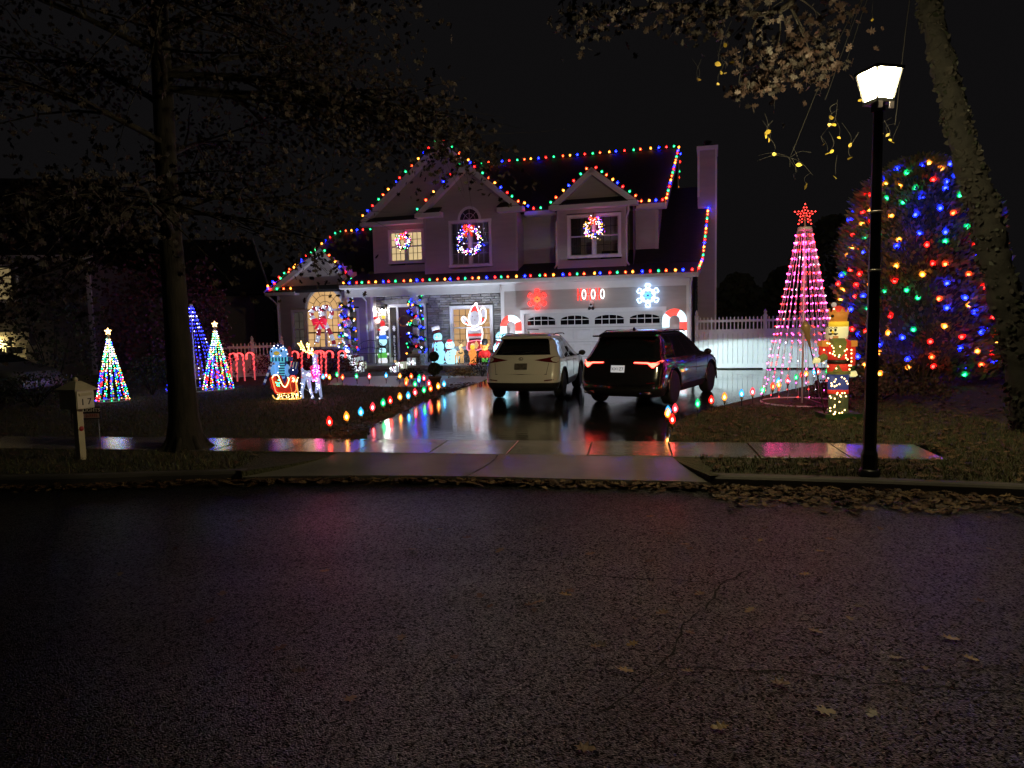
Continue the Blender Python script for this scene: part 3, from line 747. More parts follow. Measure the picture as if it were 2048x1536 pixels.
# main roof and cross gables
slab_roof('main_roof', [(lap.x - 3.2, VC - .42, Z2 + .05), (xr1 + .28, VC - .42, Z2 + .05), (rd1.x, 5.0, RZ), (lap.x - .2, 5.0, RZ)])
slab_roof('main_roof', [(lap.x - .2, 5.0, RZ), (rd1.x, 5.0, RZ), (xr1 + .28, 8.6, Z2 + .05), (xl - .4, 8.6, Z2 + .05)])
def gable(ap, lft, rgt, vb, nm):
    slab_roof('gable_roof', [(lft.x, lft.y, lft.z), (ap.x, ap.y, ap.z), (ap.x, vb, ap.z), (lft.x, vb, lft.z)], .1)
    slab_roof('gable_roof', [(ap.x, ap.y, ap.z), (rgt.x, rgt.y, rgt.z), (rgt.x, vb, rgt.z), (ap.x, vb, ap.z)], .1)
    m = MB()
    for p in (lft, rgt):
        d = (ap - p).normalized(); nrm = Vector((-d.z, 0, d.x)); nrm = nrm if nrm.z > 0 else -nrm
        m.beam(p + Vector((0, -.02, 0)) - nrm * .09, ap + Vector((0, -.02, 0)) - nrm * .09, .05, .19, up=nrm)
        m.beam(p + Vector((0, .17, 0)) - nrm * .125, ap + Vector((0, .17, 0)) - nrm * .125, .34, .02, up=nrm)
    return m.build('rake_board', white_trim, house)
rl = Vector((2 * lap.x - ll.x, ll.y, ll.z))
gable(lap, ll, Vector((lap.x + (lap.z - cap.z) * 1.1 / ls, lap.y, lap.z - (lap.z - cap.z) * 1.1)), 5.0, 'left')
gable(cap, cl, cr, 4.4, 'centre'); gable(dap, dlp, drp, 3.6, 'dormer')
def eave(x0, x1, v0, v1, z, h=.16):                              # boxed eave with a little roof skirt on top
    m = MB(); m.box(x0, x1, v0, v1, z - h, z); m.build('eave_box', white_trim, house)
    slab_roof('eave_roof', [(x0, v0 - .02, z + .01), (x1, v0 - .02, z + .01), (x1 - .05, v1 + .02, z + .22), (x0 + .05, v1 + .02, z + .22)], .04)
eave(ll.x - .05, xb0, VL - .38, VL + .02, L(770, 441, VL - .38).z); eave(cl.x - .05, cl.x + .95, VB - .38, VB, cl.z + .04, .18); eave(cr.x - .9, cr.x + .05, VB - .38, VB, cr.z + .04, .18)
eave(dlp.x - .03, drp.x + .03, VB - .38, VB, (dlp.z + drp.z) / 2 + .03)
trim(house, (cr.x - .1, dlp.x + .1, VC - .44, VC - .32, Z2 - .10, Z2 + .04), (drp.x - .1, xr1 + .3, VC - .44, VC - .32, Z2 - .10, Z2 + .04), (cr.x - .1, xr1 + .3, VC - .33, VC, Z2 - .12, Z2 - .10), name='gutter')
m = MB(); m.beam((xr1 + .3, VC - .42, Z2 - .08), (rd1.x + .02, 5.0, RZ - .12), .05, .2); m.beam((rd1.x + .02, 5.0, RZ - .12), (xr1 + .3, 8.6, Z2 - .08), .05, .2); m.build('rake_board', white_trim, house)
# downspouts
def spout(p): 
    m = MB(); m.tube(p, .035, 6); m.build('downspout', white_trim, house)
spout([(xd0 - .12, VC - .4, Z2 - .1), (xd0 - .12, VC - .35, Z2 - .22), (xd0 - .06, VB + .2, Z2 - .42), (xd0 - .05, VB - .05, Z2 - .5), (xd0 - .05, VB - .05, 3.95), (xd0 - .1, VB - .15, 3.85)])
spout([(xd1 + .12, VB - .2, Z2 - .05), (xd1 + .1, VB - .1, Z2 - .3), (xd1 + .03, VB - .02, Z2 - .45), (xd1 + .03, VB - .05, 3.98), (xd1 + .12, VB - .15, 3.85)])
spout([(.1, -.38, 3.3), (.05, -.1, 3.05), (.05, -.06, .3)]); spout([(wr - .3, VW - .3, 3.1), (wr - .25, VW - .06, 2.9), (wr - .25, VW - .06, .5)])
spout([(wl - .35, VW - .3, 3.3), (wl - .1, VW - .2, 3.05), (wl + .0, VW - .05, 2.85), (wl + .0, VW - .05, .3)])

# left wing roof: cross gable in front, long roof behind
wlp = L(533, 586, VW - .3); wrp = L(716, 577, VW - .3)
gable(gpk, wlp, wrp, 5.2, 'wing'); eave(wlp.x - .05, wlp.x + 1.35, VW - .36, VW, wlp.z + .03, .15)
rr0 = L(676, 466, 6.0); rr1 = L(745, 461, 6.0)
slab_roof('wing_roof', [(wl - .35, VW - .35, 3.42), (xl + .5, VW - .35, 3.42), (xl + .5, 6.0, rr0.z), (rr0.x, 6.0, rr0.z)])
m = MB(); m.beam((wl - .37, VW - .35, 3.32), (rr0.x - .02, 6.0, rr0.z - .1), .05, .2); m.build('rake_board', white_trim, house)

# ---- string lights on the roof lines
bulb_me = {}
def shell_mat(name, col, st, alpha):
    if name in MATS: return MATS[name]
    m, N, K, b = nodes_mat(name)
    b.inputs['Base Color'].default_value = (*[min(1, c) for c in col], 1); b.inputs['Roughness'].default_value = .15
    b.inputs['Emission Color'].default_value = (*col, 1); b.inputs['Emission Strength'].default_value = st
    tr = N.new('ShaderNodeBsdfTransparent'); tr.inputs[0].default_value = (*[.35 + .65 * min(1, c) for c in col], 1); mx = N.new('ShaderNodeMixShader'); mx.inputs[0].default_value = alpha
    K.new(tr.outputs[0], mx.inputs[1]); K.new(b.outputs[0], mx.inputs[2]); K.new(mx.outputs[0], N['Material Output'].inputs['Surface'])
    m.cycles.emission_sampling = 'NONE'; MATS[name] = m; return m
SHC = {'r': (1, .02, .015), 'g': (.0, .55, .22), 'b': (.03, .10, 1), 'y': (1, .42, .04), 'o': (1, .12, .02), 'w': (.8, .85, 1), 'p': (1, .08, .12), 'k': (1, .7, .3), 'c': (.05, .45, .8)}
CORE = {'r': (16, 3.5, 2.6), 'g': (2.2, 14, 6), 'b': (2.6, 6, 16), 'y': (16, 9, 3), 'o': (16, 5, 1.6), 'p': (16, 5, 5), 'c': (4, 11, 14)}
shell_m = {k: shell_mat('shell_' + k, v, .55, .38) for k, v in SHC.items()}
def bulb2(k, r=.05):                                            # white-hot core in coloured glass, oversized and glowing to paint in a halo
    key = ('2', k, r)
    if key in bulb_me: return bulb_me[key]
    m = MB(); h = r * 2.3; m.lathe([(r * .5, -h * .35), (r * .9, -h * .12), (r, h * .1), (r * .65, h * .4), (0, h * .62)], 8, 0); m.ball((0, 0, 0), r * .5, 1, 7, 5); m.lathe([(r * .4, -h * .6), (r * .45, -h * .35)], 6, 2)
    bulb_me[key] = m.mesh('bulb', [shell_m[k], BULB[k], wire_m]); return bulb_me[key]
def bulb_mesh(k, r=.036, h=.105):
    key = (k, r)
    if key in bulb_me: return bulb_me[key]
    m = MB(); m.lathe([(r * .55, 0), (r * .95, h * .25), (r, h * .42), (r * .7, h * .72), (0, h)], 7, 0); m.lathe([(r * .5, -h * .3), (r * .55, 0)], 6, 1)
    bulb_me[key] = m.mesh('bulb', [BULB[k], wire_m]); return bulb_me[key]
SEQ = 'ybrgo'
def string_light(label, pts, n, phase=0, up=(0, 0, 1), group='bulb strings on the roof lines', seq=SEQ, off=.03, r=.036, rev=False):
    pts = [Vector(p) for p in pts]; seg = [(pts[i + 1] - pts[i]).length for i in range(len(pts) - 1)]; tot = sum(seg)
    root = thing('string_light', label, 'string lights', C0, -PHI, group)
    up = Vector(up).normalized(); rnd = random.Random(label)
    def at(s):
        for i, l in enumerate(seg):
            if s <= l or i == len(seg) - 1: return pts[i].lerp(pts[i + 1], s / l)
            s -= l
    wm = MB(); wm.tube([p + up * (off - .01) for p in pts], .006, 4); wm.build('cable', wire_m, root)
    q = up.to_track_quat('Z', 'Y')
    for i in range(n):
        p = at(tot * max(.01, min(.99, (i + .5 + rnd.uniform(-.16, .16)) / n))); k = seq[(i * (-1 if rev else 1) + phase) % len(seq)]
        o = link('bulb', bulb2(k, .052), root, p + up * (off + .05)); o.rotation_mode = 'QUATERNION'
        o.rotation_quaternion = (q.to_matrix() @ Euler((rnd.uniform(-.25, .25), rnd.uniform(-.25, .25), 0)).to_matrix()).to_quaternion()
    return root
def up_of(a, b): d = (Vector(b) - Vector(a)).normalized(); n = Vector((-d.z, -.12, d.x)); return n if n.z > 0 else Vector((d.z, -.12, -d.x))
F = Vector((0, -.03, 0))
string_light('long row of coloured bulbs on the gutter above porch and garage door', [(XP, -.44, ZE), (.24, -.44, ZE)], 48, 0)
string_light('coloured bulbs up the right rake of the garage roof beside the chimney', [(.30, -.42, ZE), (max(gk.x, .3) + .03, VK, gk.z + .02), (gr_.x + .03, VR, gr_.z)], 27, 2, (0, -.2, 1))
string_light('coloured bulbs along the highest ridge of the main roof', [(rd0.x, 5.0, RZ), (rd1.x, 5.0, RZ)], 27, 2)
string_light('coloured bulbs down the right front rake of the main roof', [(rd1.x + .02, 5.0, RZ), (xr1 + .3, VC - .42, Z2 + .05)], 16, 0, (.1, -.3, 1))
string_light('few coloured bulbs on the far back rake behind the main ridge', [(rd1.x + .05, 5.2, RZ - .1), (xr1 + .32, 7.6, Z2 + .85)], 7, 1, (.3, 0, 1))
string_light('coloured bulbs on the left slope of the right-hand dormer gable', [dlp + F, dap + F], 7, 3, up_of(dlp, dap)); string_light('coloured bulbs on the right slope of the right-hand dormer gable', [dap + F, drp + F], 8, 2, up_of(dap, drp))
string_light('coloured bulbs down the right slope of the centre gable', [cap + F, cr + F], 9, 1, up_of(cap, cr)); string_light('short run of coloured bulbs on the left slope of the centre gable', [cl + F, cap + F], 6, 3, up_of(cl, cap))
string_light('coloured bulbs climbing the left slope of the tall left gable', [ll + F, lap + F], 14, 0, up_of(ll, lap)); string_light('four coloured bulbs on the tall left gable just right of its peak', [lap + F, Vector((lap.x + (lap.z - cap.z) / ls, lap.y, cap.z)) + F], 4, 2, up_of(lap, rl))
string_light('coloured bulbs on the recessed gutter between centre gable and dormer', [(cr.x + .05, VB - .3, Z2 + .2), (cr.x + .15, VC - .45, Z2 + .05), (dlp.x, VC - .45, Z2 + .05)], 5, 0); string_light('four coloured bulbs on the gutter right of the dormer', [(drp.x, VC - .45, Z2 + .05), (xr1 + .28, VC - .45, Z2 + .05)], 4, 4)
string_light('coloured bulbs on the left slope of the low left wing gable', [wlp + F, gpk + F], 8, 1, up_of(wlp, gpk)); string_light('coloured bulbs on the right slope of the low left wing gable', [gpk + F, wrp + F], 7, 3, up_of(gpk, wrp))
string_light('coloured bulbs on the left end rake behind the wing gable', [(wl - .37, VW - .35, 3.44), (rr0.x, 6.0, rr0.z)], 14, 0, (-.2, -.2, 1)); string_light('sparse coloured bulbs along the far ridge of the left wing', [(rr0.x, 6.0, rr0.z), (rr1.x, 6.0, rr0.z)], 6, 3)
string_light('coloured bulbs on the short eave return of the left wing', [wlp + Vector((.1, -.08, .06)), wlp + Vector((1.3, -.08, .06))], 4, 2)
# ============================================================ STREET FURNITURE, TREES, LIGHT TREES
core_m = {k: glow('core_' + k, v, 1.1) for k, v in CORE.items()}
brass_m = mat('socket_brass', (.45, .30, .10), .35, metal=.8); stake_m = mat('stake_black', (.01, .01, .01), .5)
# one stake light per colour, copied
stake_src = {}
def stake_parts(k):
    if k in stake_src: return stake_src[k]
    a = MB(); a.tube([(0, 0, -.05), (0, 0, .13)], .009, 5); a.tube([(-.0, 0, .10), (.0, 0, .16)], [.012, .02], 6)
    s = MB(); s.lathe([(.022, .14), (.028, .15), (.028, .185), (.022, .19)], 9)
    g_ = MB(); g_.lathe([(.024, .185), (.044, .215), (.052, .245), (.046, .285), (.026, .325), (0, .355)], 12)
    c = MB(); c.ball((0, 0, .245), .021, 0, 8, 6, (1, 1, 1.7))
    stake_src[k] = [('stake', a.mesh('stake', stake_m)), ('socket', s.mesh('socket', brass_m)), ('glass_bulb', g_.mesh('glass_bulb', shell_m[k])), ('filament_core', c.mesh('filament_core', core_m[k]))]
    return stake_src[k]
def groundh(px, py, h):
    d = ray(px, py); zz = .18 + h
    for _ in range(15):
        p = ORG + d * ((zz - CH) / d.z); zz = gz(p.y) + h
    p.z -= h; return p
CN = {'r': 'red', 'g': 'green', 'b': 'blue', 'y': 'amber', 'o': 'orange', 'p': 'pink', 'c': 'teal'}
ORD = ['nearest', 'second', 'third', 'fourth', 'fifth', 'sixth', 'seventh', 'eighth', 'ninth', 'tenth', 'eleventh', 'twelfth', 'thirteenth', 'fourteenth', 'fifteenth', 'sixteenth', 'seventeenth', 'eighteenth', 'nineteenth', 'twentieth']
def stakes(lst, fmt, group):
    for i, (x, y, k) in enumerate(lst):
        p = groundh(x, y, .245)
        t = thing('path_light', fmt % (CN[k], ORD[i] + (' to' if False else '')), 'path light', p, random.uniform(0, 6), group)
        t.rotation_euler = (random.uniform(-.07, .07), random.uniform(-.07, .07), random.uniform(0, 6))
        for n, me in stake_parts(k): link(n, me, t)
stakes([(660.5, 844, 'r'), (693.7, 834, 'y'), (722, 824.6, 'c'), (744, 815.4, 'p'), (765.4, 806.5, 'g'), (780.6, 801.7, 'r'), (801, 794, 'y'), (817.4, 792, 'c'), (831.4, 785.2, 'p'), (846.9, 780.6, 'g'), (861, 777.3, 'o'), (877.6, 773, 'y'), (889, 768.4, 'c')],
       'glowing %s jumbo bulb on a stake, %s from the sidewalk on the left driveway edge', 'bulb stakes left of the driveway')
stakes([(858.5, 767, 'p'), (848.4, 756.5, 'p'), (837.7, 755, 'g'), (839, 760, 'c'), (829.6, 768.7, 'g'), (823.8, 752.7, 'o'), (812.5, 761, 'y'), (811, 766, 'o'), (799, 752.7, 'y'), (772, 751.4, 'c'), (738, 753, 'p'), (714, 752.7, 'g'), (683.8, 754.7, 'o'), (674, 749.6, 'g'), (659, 755, 'y'), (653.6, 750.6, 'p'), (646.5, 754, 'c')],
       'glowing %s jumbo bulb on a stake, %s from the driveway along the front walk', 'bulb stakes along the front walk')
stakes([(1344.5, 839.4, 'r'), (1335, 828, 'y'), (1338, 823, 'c'), (1350.5, 818, 'p'), (1395.5, 808, 'g'), (1423, 800.7, 'r'), (1449.5, 794.4, 'y'), (1483.6, 788, 'c'), (1505.7, 784, 'p'), (1523.7, 780, 'g'), (1545, 773, 'o'), (1558, 770, 'y'), (1556, 763, 'c'), (1575, 761.7, 'p'), (1592, 755, 'g'), (1605, 750.5, 'r'), (1613, 748, 'y'), (1628, 744.5, 'c'), (1636.6, 743.7, 'p'), (1653, 743, 'g')],
       'glowing %s jumbo bulb on a stake, %s from the sidewalk on the right driveway edge', 'bulb stakes right of the driveway')

# ---------------------------------------------------------------- street lamp
lp = ground(1738, 951); lp.z = .15
lamp = thing('street_lamp', 'tall black street lamp with glowing trapezoid lantern on the right verge', 'street lamp', lp, R(13))
lh = atY(1744, 205, lp.y).z - .15
m = MB(); m.lathe([(.085, 0), (.085, .25), (.07, .3), (.068, 1.2), (.05, lh - .12), (.05, lh)], 8, sm=False); m.build('post', black_metal, lamp)
m = MB(); m.lathe([(.11, -.1), (.11, .06), (.09, .08)], 8); m.build('base_flange', black_metal, lamp)
yt = atY(1744, 140, lp.y).z - .15
HB, HT, z0, z1 = .10, .155, lh + .02, yt - .03
m = MB(); m.box(-.11, .11, -.11, .11, lh - .02, lh + .02); m.box(-.05, .05, -.05, .05, lh - .1, lh); m.build('lantern_base', black_metal, lamp)
for sx, sy in ((-1, -1), (1, -1), (-1, 1), (1, 1)):
    m = MB(); m.beam((sx * HB, sy * HB, z0), (sx * HT, sy * HT, z1), .022, .022, up=(sx, -sy, 0)); m.build('corner_bar', black_metal, lamp)
m = MB(); 
for k in range(4):
    a = k * PI / 2; Rm = Matrix.Rotation(a, 4, 'Z'); m.box(-HT - .02, HT + .02, -HT - .02, -HT + .015, z1, z1 + .03, 0, Rm)
m.build('top_frame', mat('lamp_rim', (.05, .05, .03), .4), lamp)
m = MB(); m.lathe([(HT * 1.414 + .04, z1 + .03), (.12, z1 + .07), (.0, z1 + .10)], 4, M=Matrix.Rotation(PI / 4, 4, 'Z'), sm=False); m.build('lantern_roof', black_metal, lamp)
lamp_glass = glow('lamp_glass', (1.0, .83, .44), 270)
for k in range(4):
    Rm = Matrix.Rotation(k * PI / 2, 4, 'Z'); m = MB()
    m.add([(-HB + .012, -HB + .004, z0 + .005), (HB - .012, -HB + .004, z0 + .005), (HT - .012, -HT + .004, z1), (-HT + .012, -HT + .004, z1), (-HB + .012, -HB + .012, z0 + .005), (HB - .012, -HB + .012, z0 + .005), (HT - .012, -HT + .012, z1), (-HT + .012, -HT + .012, z1)],
          [(0, 1, 2, 3), (7, 6, 5, 4), (0, 4, 5, 1), (3, 2, 6, 7)], 0, False, Rm); m.build('glass_pane', lamp_glass, lamp, fix=True)
for sx in (-1, 1): m = MB(); m.box(sx * .072 - .025, sx * .072 + .025, -.12, -.095, lh - .09, lh - .02); m.build('bracket', mat('bracket_grey', (.25, .22, .25), .5), lamp)
# sign blade on the post, seen edge-on
sg0 = atY(1757, 400, lp.y); sg1 = atY(1760, 560, lp.y)
sgn = thing('post_sign', 'flat street sign strapped to the lamp post, seen almost edge-on', 'sign', (lp.x, lp.y, 0), R(13))
m = MB(); m.prism([(-.0, sg1.z + .02), (.03, sg1.z), (.30, sg1.z), (.33, sg1.z + .03), (.33, sg0.z - .03), (.30, sg0.z), (.03, sg0.z), (0, sg0.z - .02)], -.004, .004, 0, Matrix.Translation((.068, .03, 0)) @ Matrix.Rotation(R(55), 4, 'Z')); m.build('sign_plate', mat('sign_alu', (.6, .58, .62), .35, metal=.4), sgn, fix=True)
for zz in (lerp(sg0.z, sg1.z, .15), lerp(sg0.z, sg1.z, .88)): m = MB(); m.lathe([(.072, zz - .012), (.072, zz + .012)], 8); m.build('strap', mat('steel_band', (.5, .5, .48), .4, metal=.8), sgn)

# ---------------------------------------------------------------- mailbox
mp = ground(163, 919); mp.z = .15
mail = thing('mailbox', 'cream post mailbox with peaked roof and number 17 on its door', 'mailbox', mp, R(68))
cream = mat('cream_paint', (.55, .50, .36), .5, var=.1)
m = MB(); m.box(-.045, .045, -.045, .045, -.1, .80); m.build('post', cream, mail)
S = .33
m = MB(); m.box(-.135, .135, -.17, .17, .74, 1.02); m.build('box', cream, mail)
m = MB(); m.add([(-.17, -.21, 1.02), (.17, -.21, 1.02), (.17, .21, 1.02), (-.17, .21, 1.02), (-.04, -.06, 1.13), (.04, -.06, 1.13), (.04, .06, 1.13), (-.04, .06, 1.13)], [(3, 2, 1, 0), (4, 5, 6, 7), (0, 1, 5, 4), (1, 2, 6, 5), (2, 3, 7, 6), (3, 0, 4, 7)]); m.box(-.175, .175, -.215, .215, 1.0, 1.022); mr = m.build('roof', cream, mail)
m = MB(); m.ball((0, 0, 1.15), .035); m.build('finial', cream, mr)
m = MB(); m.box(-.125, .125, -.182, -.168, .75, 1.0); md = m.build('door', mat('mailbox_door', (.72, .68, .62), .5), mail)
m = MB(); m.box(-.10, .10, -.195, -.18, .925, .965); m.build('mail_slot', cream, md)
m = MB(); m.lathe([(.0, 0), (.035, 0), (.035, .008), (0, .008)], 14, M=Matrix.Translation((0, -.046, .45)) @ Matrix.Rotation(PI / 2, 4, 'X')); m.build('reflector', mat('red_reflector', (.35, .01, .02), .3), mail)
def text_mesh(txt, size, m_, parent, M, name='lettering', ext=.003, align='CENTER'):
    cu = bpy.data.curves.new(name, 'FONT'); cu.body = txt; cu.size = size; cu.extrude = ext; cu.align_x = align; cu.align_y = 'CENTER'; cu.resolution_u = 3
    o = bpy.data.objects.new(name, cu); COL.objects.link(o)
    me = bpy.data.meshes.new_from_object(o); bpy.data.objects.remove(o); me.materials.clear(); me.materials.append(m_)
    q = link(name, me, parent); q.matrix_local = M; return q
TX = Matrix.Rotation(PI / 2, 4, 'X')
text_mesh('1 7', .13, black_metal, md, Matrix.Translation((0, -.186, .835)) @ TX)
# yard sign behind the mailbox
yc = atY(172, 826, mp.y + .3); yp = Vector((yc.x, yc.y, .15)); zc_ = yc.z - .15; ys = thing('yard_sign', 'small dark yard sign reading LIGHTS just behind the mailbox post', 'sign', yp, R(4))
m = MB(); m.box(-.21, .21, -.008, .008, zc_ - .09, zc_ + .09); m.build('sign_panel', mat('sign_black', (.02, .02, .025), .5), ys)
m = MB(); m.box(-.19, .19, -.012, -.009, zc_ - .075, zc_ - .01); m.build('number_band', mat('sign_pink', (.55, .38, .36), .6), ys)
for sx in (-.17, .17): m = MB(); m.tube([(sx, .0, -.1), (sx, 0, zc_ - .05)], .005, 5); m.build('wire_leg', mat('steel', (.4, .4, .4), .4, metal=1), ys)
text_mesh('LIGHTS', .075, mat('letter_white', (.7, .68, .62), .6), ys, Matrix.Translation((.085, -.011, zc_ + .04)) @ TX); text_mesh('2-7775', .06, mat('letter_red', (.35, .03, .04), .6), ys, Matrix.Translation((.085, -.015, zc_ - .042)) @ TX)

# ---------------------------------------------------------------- leaves / trees
def leaf_shape(kind):
    if kind == 'oak':
        pr = [(0, 0), (.10, .22), (.34, .20), (.16, .40), (.44, .55), (.14, .62), (.20, .85), (0, 1), (-.20, .85), (-.14, .62), (-.44, .55), (-.16, .40), (-.34, .20), (-.10, .22)]
        fs = [(0, 1, 2, 3, 11, 12, 13), (3, 4, 5, 9, 10, 11), (5, 6, 7, 8, 9)]
    else:
        pr = [(0, 0), (.28, .22), (.34, .5), (.18, .8), (0, 1), (-.18, .8), (-.34, .5), (-.28, .22)]; fs = [(0, 1, 2, 3, 4), (0, 4, 5, 6, 7)]
    return pr, fs
OAK = leaf_shape('oak'); BIR = leaf_shape('birch')
def put_leaf(mb, p, size, shape, rnd, flat=False, mi=0, tilt=.35):
    pr, fs = shape
    if flat: rot = Euler((rnd.uniform(-tilt, tilt), rnd.uniform(-tilt, tilt), rnd.uniform(0, 6.3))).to_matrix()
    else: rot = Euler((rnd.uniform(0, 6.3), rnd.uniform(0, 6.3), rnd.uniform(0, 6.3))).to_matrix()
    cv = rnd.uniform(.1, .5) * min(1, tilt / .25); s = size * rnd.uniform(.7, 1.2)
    mb.add([p + rot @ Vector((x * s, (y - .5) * s, (abs(x) * cv + (y - .5) ** 2 * cv) * s)) for x, y in pr], fs, mi)
bark_m = mat('oak_bark', (.022, .018, .014), .95, var=.5, scale=9, bump=1., bscale=14, stretch=(1, 1, .25))
leafb = [mat('oak_leaf_brown', (.018, .007, .004), .7, var=.4, scale=3), mat('oak_leaf_rust', (.016, .006, .004), .7), mat('oak_leaf_dull', (.011, .007, .005), .75)]
def limb(mb, rnd, p, d, length, r, depth, tips, droop):
    pts = [p.copy()]; rs = [r]; n = max(3, int(length / .45)); q = p.copy(); dd = d.copy()
    for i in range(n):
        dd = (dd + Vector((rnd.uniform(-.16, .16), rnd.uniform(-.16, .16), rnd.uniform(-.10, .10) - droop))).normalized(); q = q + dd * (length / n); pts.append(q.copy()); rs.append(r * (1 - .8 * (i + 1) / n))
        if depth > 0 and i >= 1:
            for _ in range(2):
                sd_ = (dd + Vector((rnd.uniform(-1, 1), rnd.uniform(-1, 1), rnd.uniform(-.5, .4)))).normalized(); limb(mb, rnd, q, sd_, length * rnd.uniform(.3, .45), rs[-1] * .55, depth - 1, tips, droop)
        elif depth <= 0: tips.append((q.copy(), dd.copy()))
    mb.tube(pts, rs, 5 if r > .02 else 4, cap=False)
# big pin oak, left
op = ground(372, 896); op.z = .13
oak = thing('oak_tree', 'large dark pin oak with brown leaves standing on the left verge', 'tree', op)
rnd = random.Random(11)
m = MB()
tp = [(0, 0, -.2), (0, 0, 0), (0, 0, .18), (.0, 0, .5), (-.01, 0, 1.2), (-.02, 0, 2.2), (-.05, .03, 3.6), (-.03, .05, 5.5), (0, .05, 8), (.05, 0, 11), (.05, 0, 13)]
m.tube(tp, [.42, .36, .27, .215, .19, .175, .155, .14, .11, .06, .02], 14)
for k in range(7):
    a = k * .9 + .3; m.tube([(.16 * math.cos(a), .16 * math.sin(a), .28), (.3 * math.cos(a), .3 * math.sin(a), .06), (.5 * math.cos(a), .5 * math.sin(a), -.05)], [.07, .06, .02], 6)
m.build('trunk', bark_m, oak)
br = MB(); tips = []
for k in range(34):
    h = 2.7 + 8.5 * (k / 34) ** .95; a = k * 2.4 + rnd.uniform(-.4, .4); ln = (4.6 if h < 6.5 else 4.6 * (1 - (h - 6.5) / 7)) * rnd.uniform(.8, 1.1); el = .28 if h < 4 else .5
    if math.cos(a) > .25 and h < 5.2: continue
    limb(br, rnd, Vector((0, 0, h)), Vector((math.cos(a), math.sin(a), el)).normalized(), ln, .05, 1, tips, .085 if h < 5 else .05)
n_free = len(tips)
for tx, ty, Y_, h in ((925, 345, 11.4, 5.4), (885, 315, 11.6, 5.6), (640, 520, 11.0, 3.6), (715, 500, 11.8, 3.9), (850, 200, 11, 5.6), (540, 430, 10.5, 3.6), (250, 480, 10.0, 3.1), (150, 420, 10.4, 3.6), (900, 260, 11, 5.4)):
    e = atY(tx, ty, Y_) - op; s = Vector((0, 0, h)); limb(br, rnd, s, ((e + Vector((0, 0, .55))) - s).normalized(), (e - s).length * 1.03, .045, 1, tips, .05)
br.build('branches', bark_m, oak)
cr_ = MB()
def proj(p):
    c = CM.transposed() @ (p - ORG); return 1024 + FPX * c.x / -c.z, 768 - FPX * c.y / -c.z
ENDS = [atY(925, 345, 11.4), atY(885, 315, 11.6), atY(640, 520, 11), atY(715, 500, 11.8)]
tips = [t for i, t in enumerate(tips) if (i >= n_free and min((t[0] + op - e).length for e in ENDS) < .75) or not (lambda x, y: (x > 700 and y > 330) or (x > 500 and y > 470) or x > 900)(*proj(t[0] + op))]
for q, dd in tips:
    for _ in range(rnd.choice((12, 16, 20))):
        put_leaf(cr_, q + Vector((rnd.gauss(0, .24), rnd.gauss(0, .24), rnd.gauss(-.08, .2))), .10, OAK, rnd, mi=rnd.randrange(3))
cr_.build('crown', leafb, oak)
print('oak tips', len(tips), len(cr_.f))
# overhanging oak limb at the upper right (its trunk stands out of frame to the right)
o2p = Vector((8.6, 6.2, .14)); oak2 = thing('oak_tree', 'brown-leaved oak reaching in from the upper right above the street lamp', 'tree', o2p)
m = MB(); m.tube([(0, 0, -.2), (0, 0, .2), (0, 0, 3), (-.2, .1, 6.5), (-.2, .2, 10)], [.35, .26, .2, .16, .06], 12); m.build('trunk', bark_m, oak2)
br = MB(); cr2 = MB(); LM = catmull([Vector((-.18, .15, 6.6)), atY(1750, -60, 8.6) - o2p + Vector((0, 0, .5)), atY(1560, 20, 9.4) - o2p, atY(1380, 10, 9.6) - o2p, atY(1180, 25, 9.6) - o2p], 8); br.tube(LM, [lerp(.075, .008, i / (len(LM) - 1)) for i in range(len(LM))], 7)
for (px, py, Y_, sp, n) in ((1170, 45, 9.6, .22, 46), (1230, 25, 8.9, .22, 30), (1390, 30, 9.6, .24, 70), (1450, 20, 9.4, .22, 44), (1530, 25, 8.6, .3, 40), (1620, 110, 9.6, .22, 80), (1570, 120, 9.6, .22, 70), (1530, 165, 9.6, .16, 60), (1475, 180, 9.5, .08, 18), (1640, 150, 9.6, .12, 24), (1650, 40, 9.4, .25, 46), (1300, 15, 9.0, .2, 24), (1500, 120, 9.5, .15, 26)):
    e = atY(px, py, Y_) - o2p; s = min(LM[4:], key=lambda z_: (z_ - e - Vector((.25, 0, .1))).length); mid = (s + e) / 2 + Vector((rnd.uniform(-.05, .1), 0, .06)); P = catmull([s, mid, e], 6); br.tube(P, [lerp(.014, .004, i / (len(P) - 1)) for i in range(len(P))], 5)
    for _ in range(n * 2): put_leaf(cr2, e + Vector((rnd.gauss(0, sp), rnd.gauss(0, sp), rnd.gauss(0, sp * .75))), .12, OAK, rnd, mi=rnd.randrange(3))
br.build('branches', bark_m, oak2); cr2.build('crown', leafb, oak2)
# leaning tree on the right
DT = 10.6
lt0 = atY(2075, 850, DT); lt0.z = .12
ltr = thing('leaning_tree', 'thick ivy-mottled trunk leaning left beside the lit evergreen', 'tree', lt0)
mott = mat('mottled_bark', (.005, .0045, .003), .95, var=.75, scale=5, bump=1., bscale=9)
P = [lt0 - lt0] + [atY(x, y, DT) - lt0 for x, y in ((2050, 760), (2022, 640), (1988, 500), (1962, 400), (1935, 310), (1910, 220), (1885, 120), (1862, 20), (1840, -90), (1820, -260))]
rs = [.29, .24, .21, .195, .185, .175, .162, .15, .137, .12, .09]
Pc = catmull(P, 5); rc = [lerp(rs[int(i / 5)], rs[min(int(i / 5) + 1, 10)], (i % 5) / 5) * random.uniform(.92, 1.1) for i in range(len(Pc))]
m = MB(); Pc = catmull(Pc, 4); rc = [rc[min(i // 4, len(rc) - 1)] for i in range(len(Pc))]; m.tube(Pc, rc, 16)
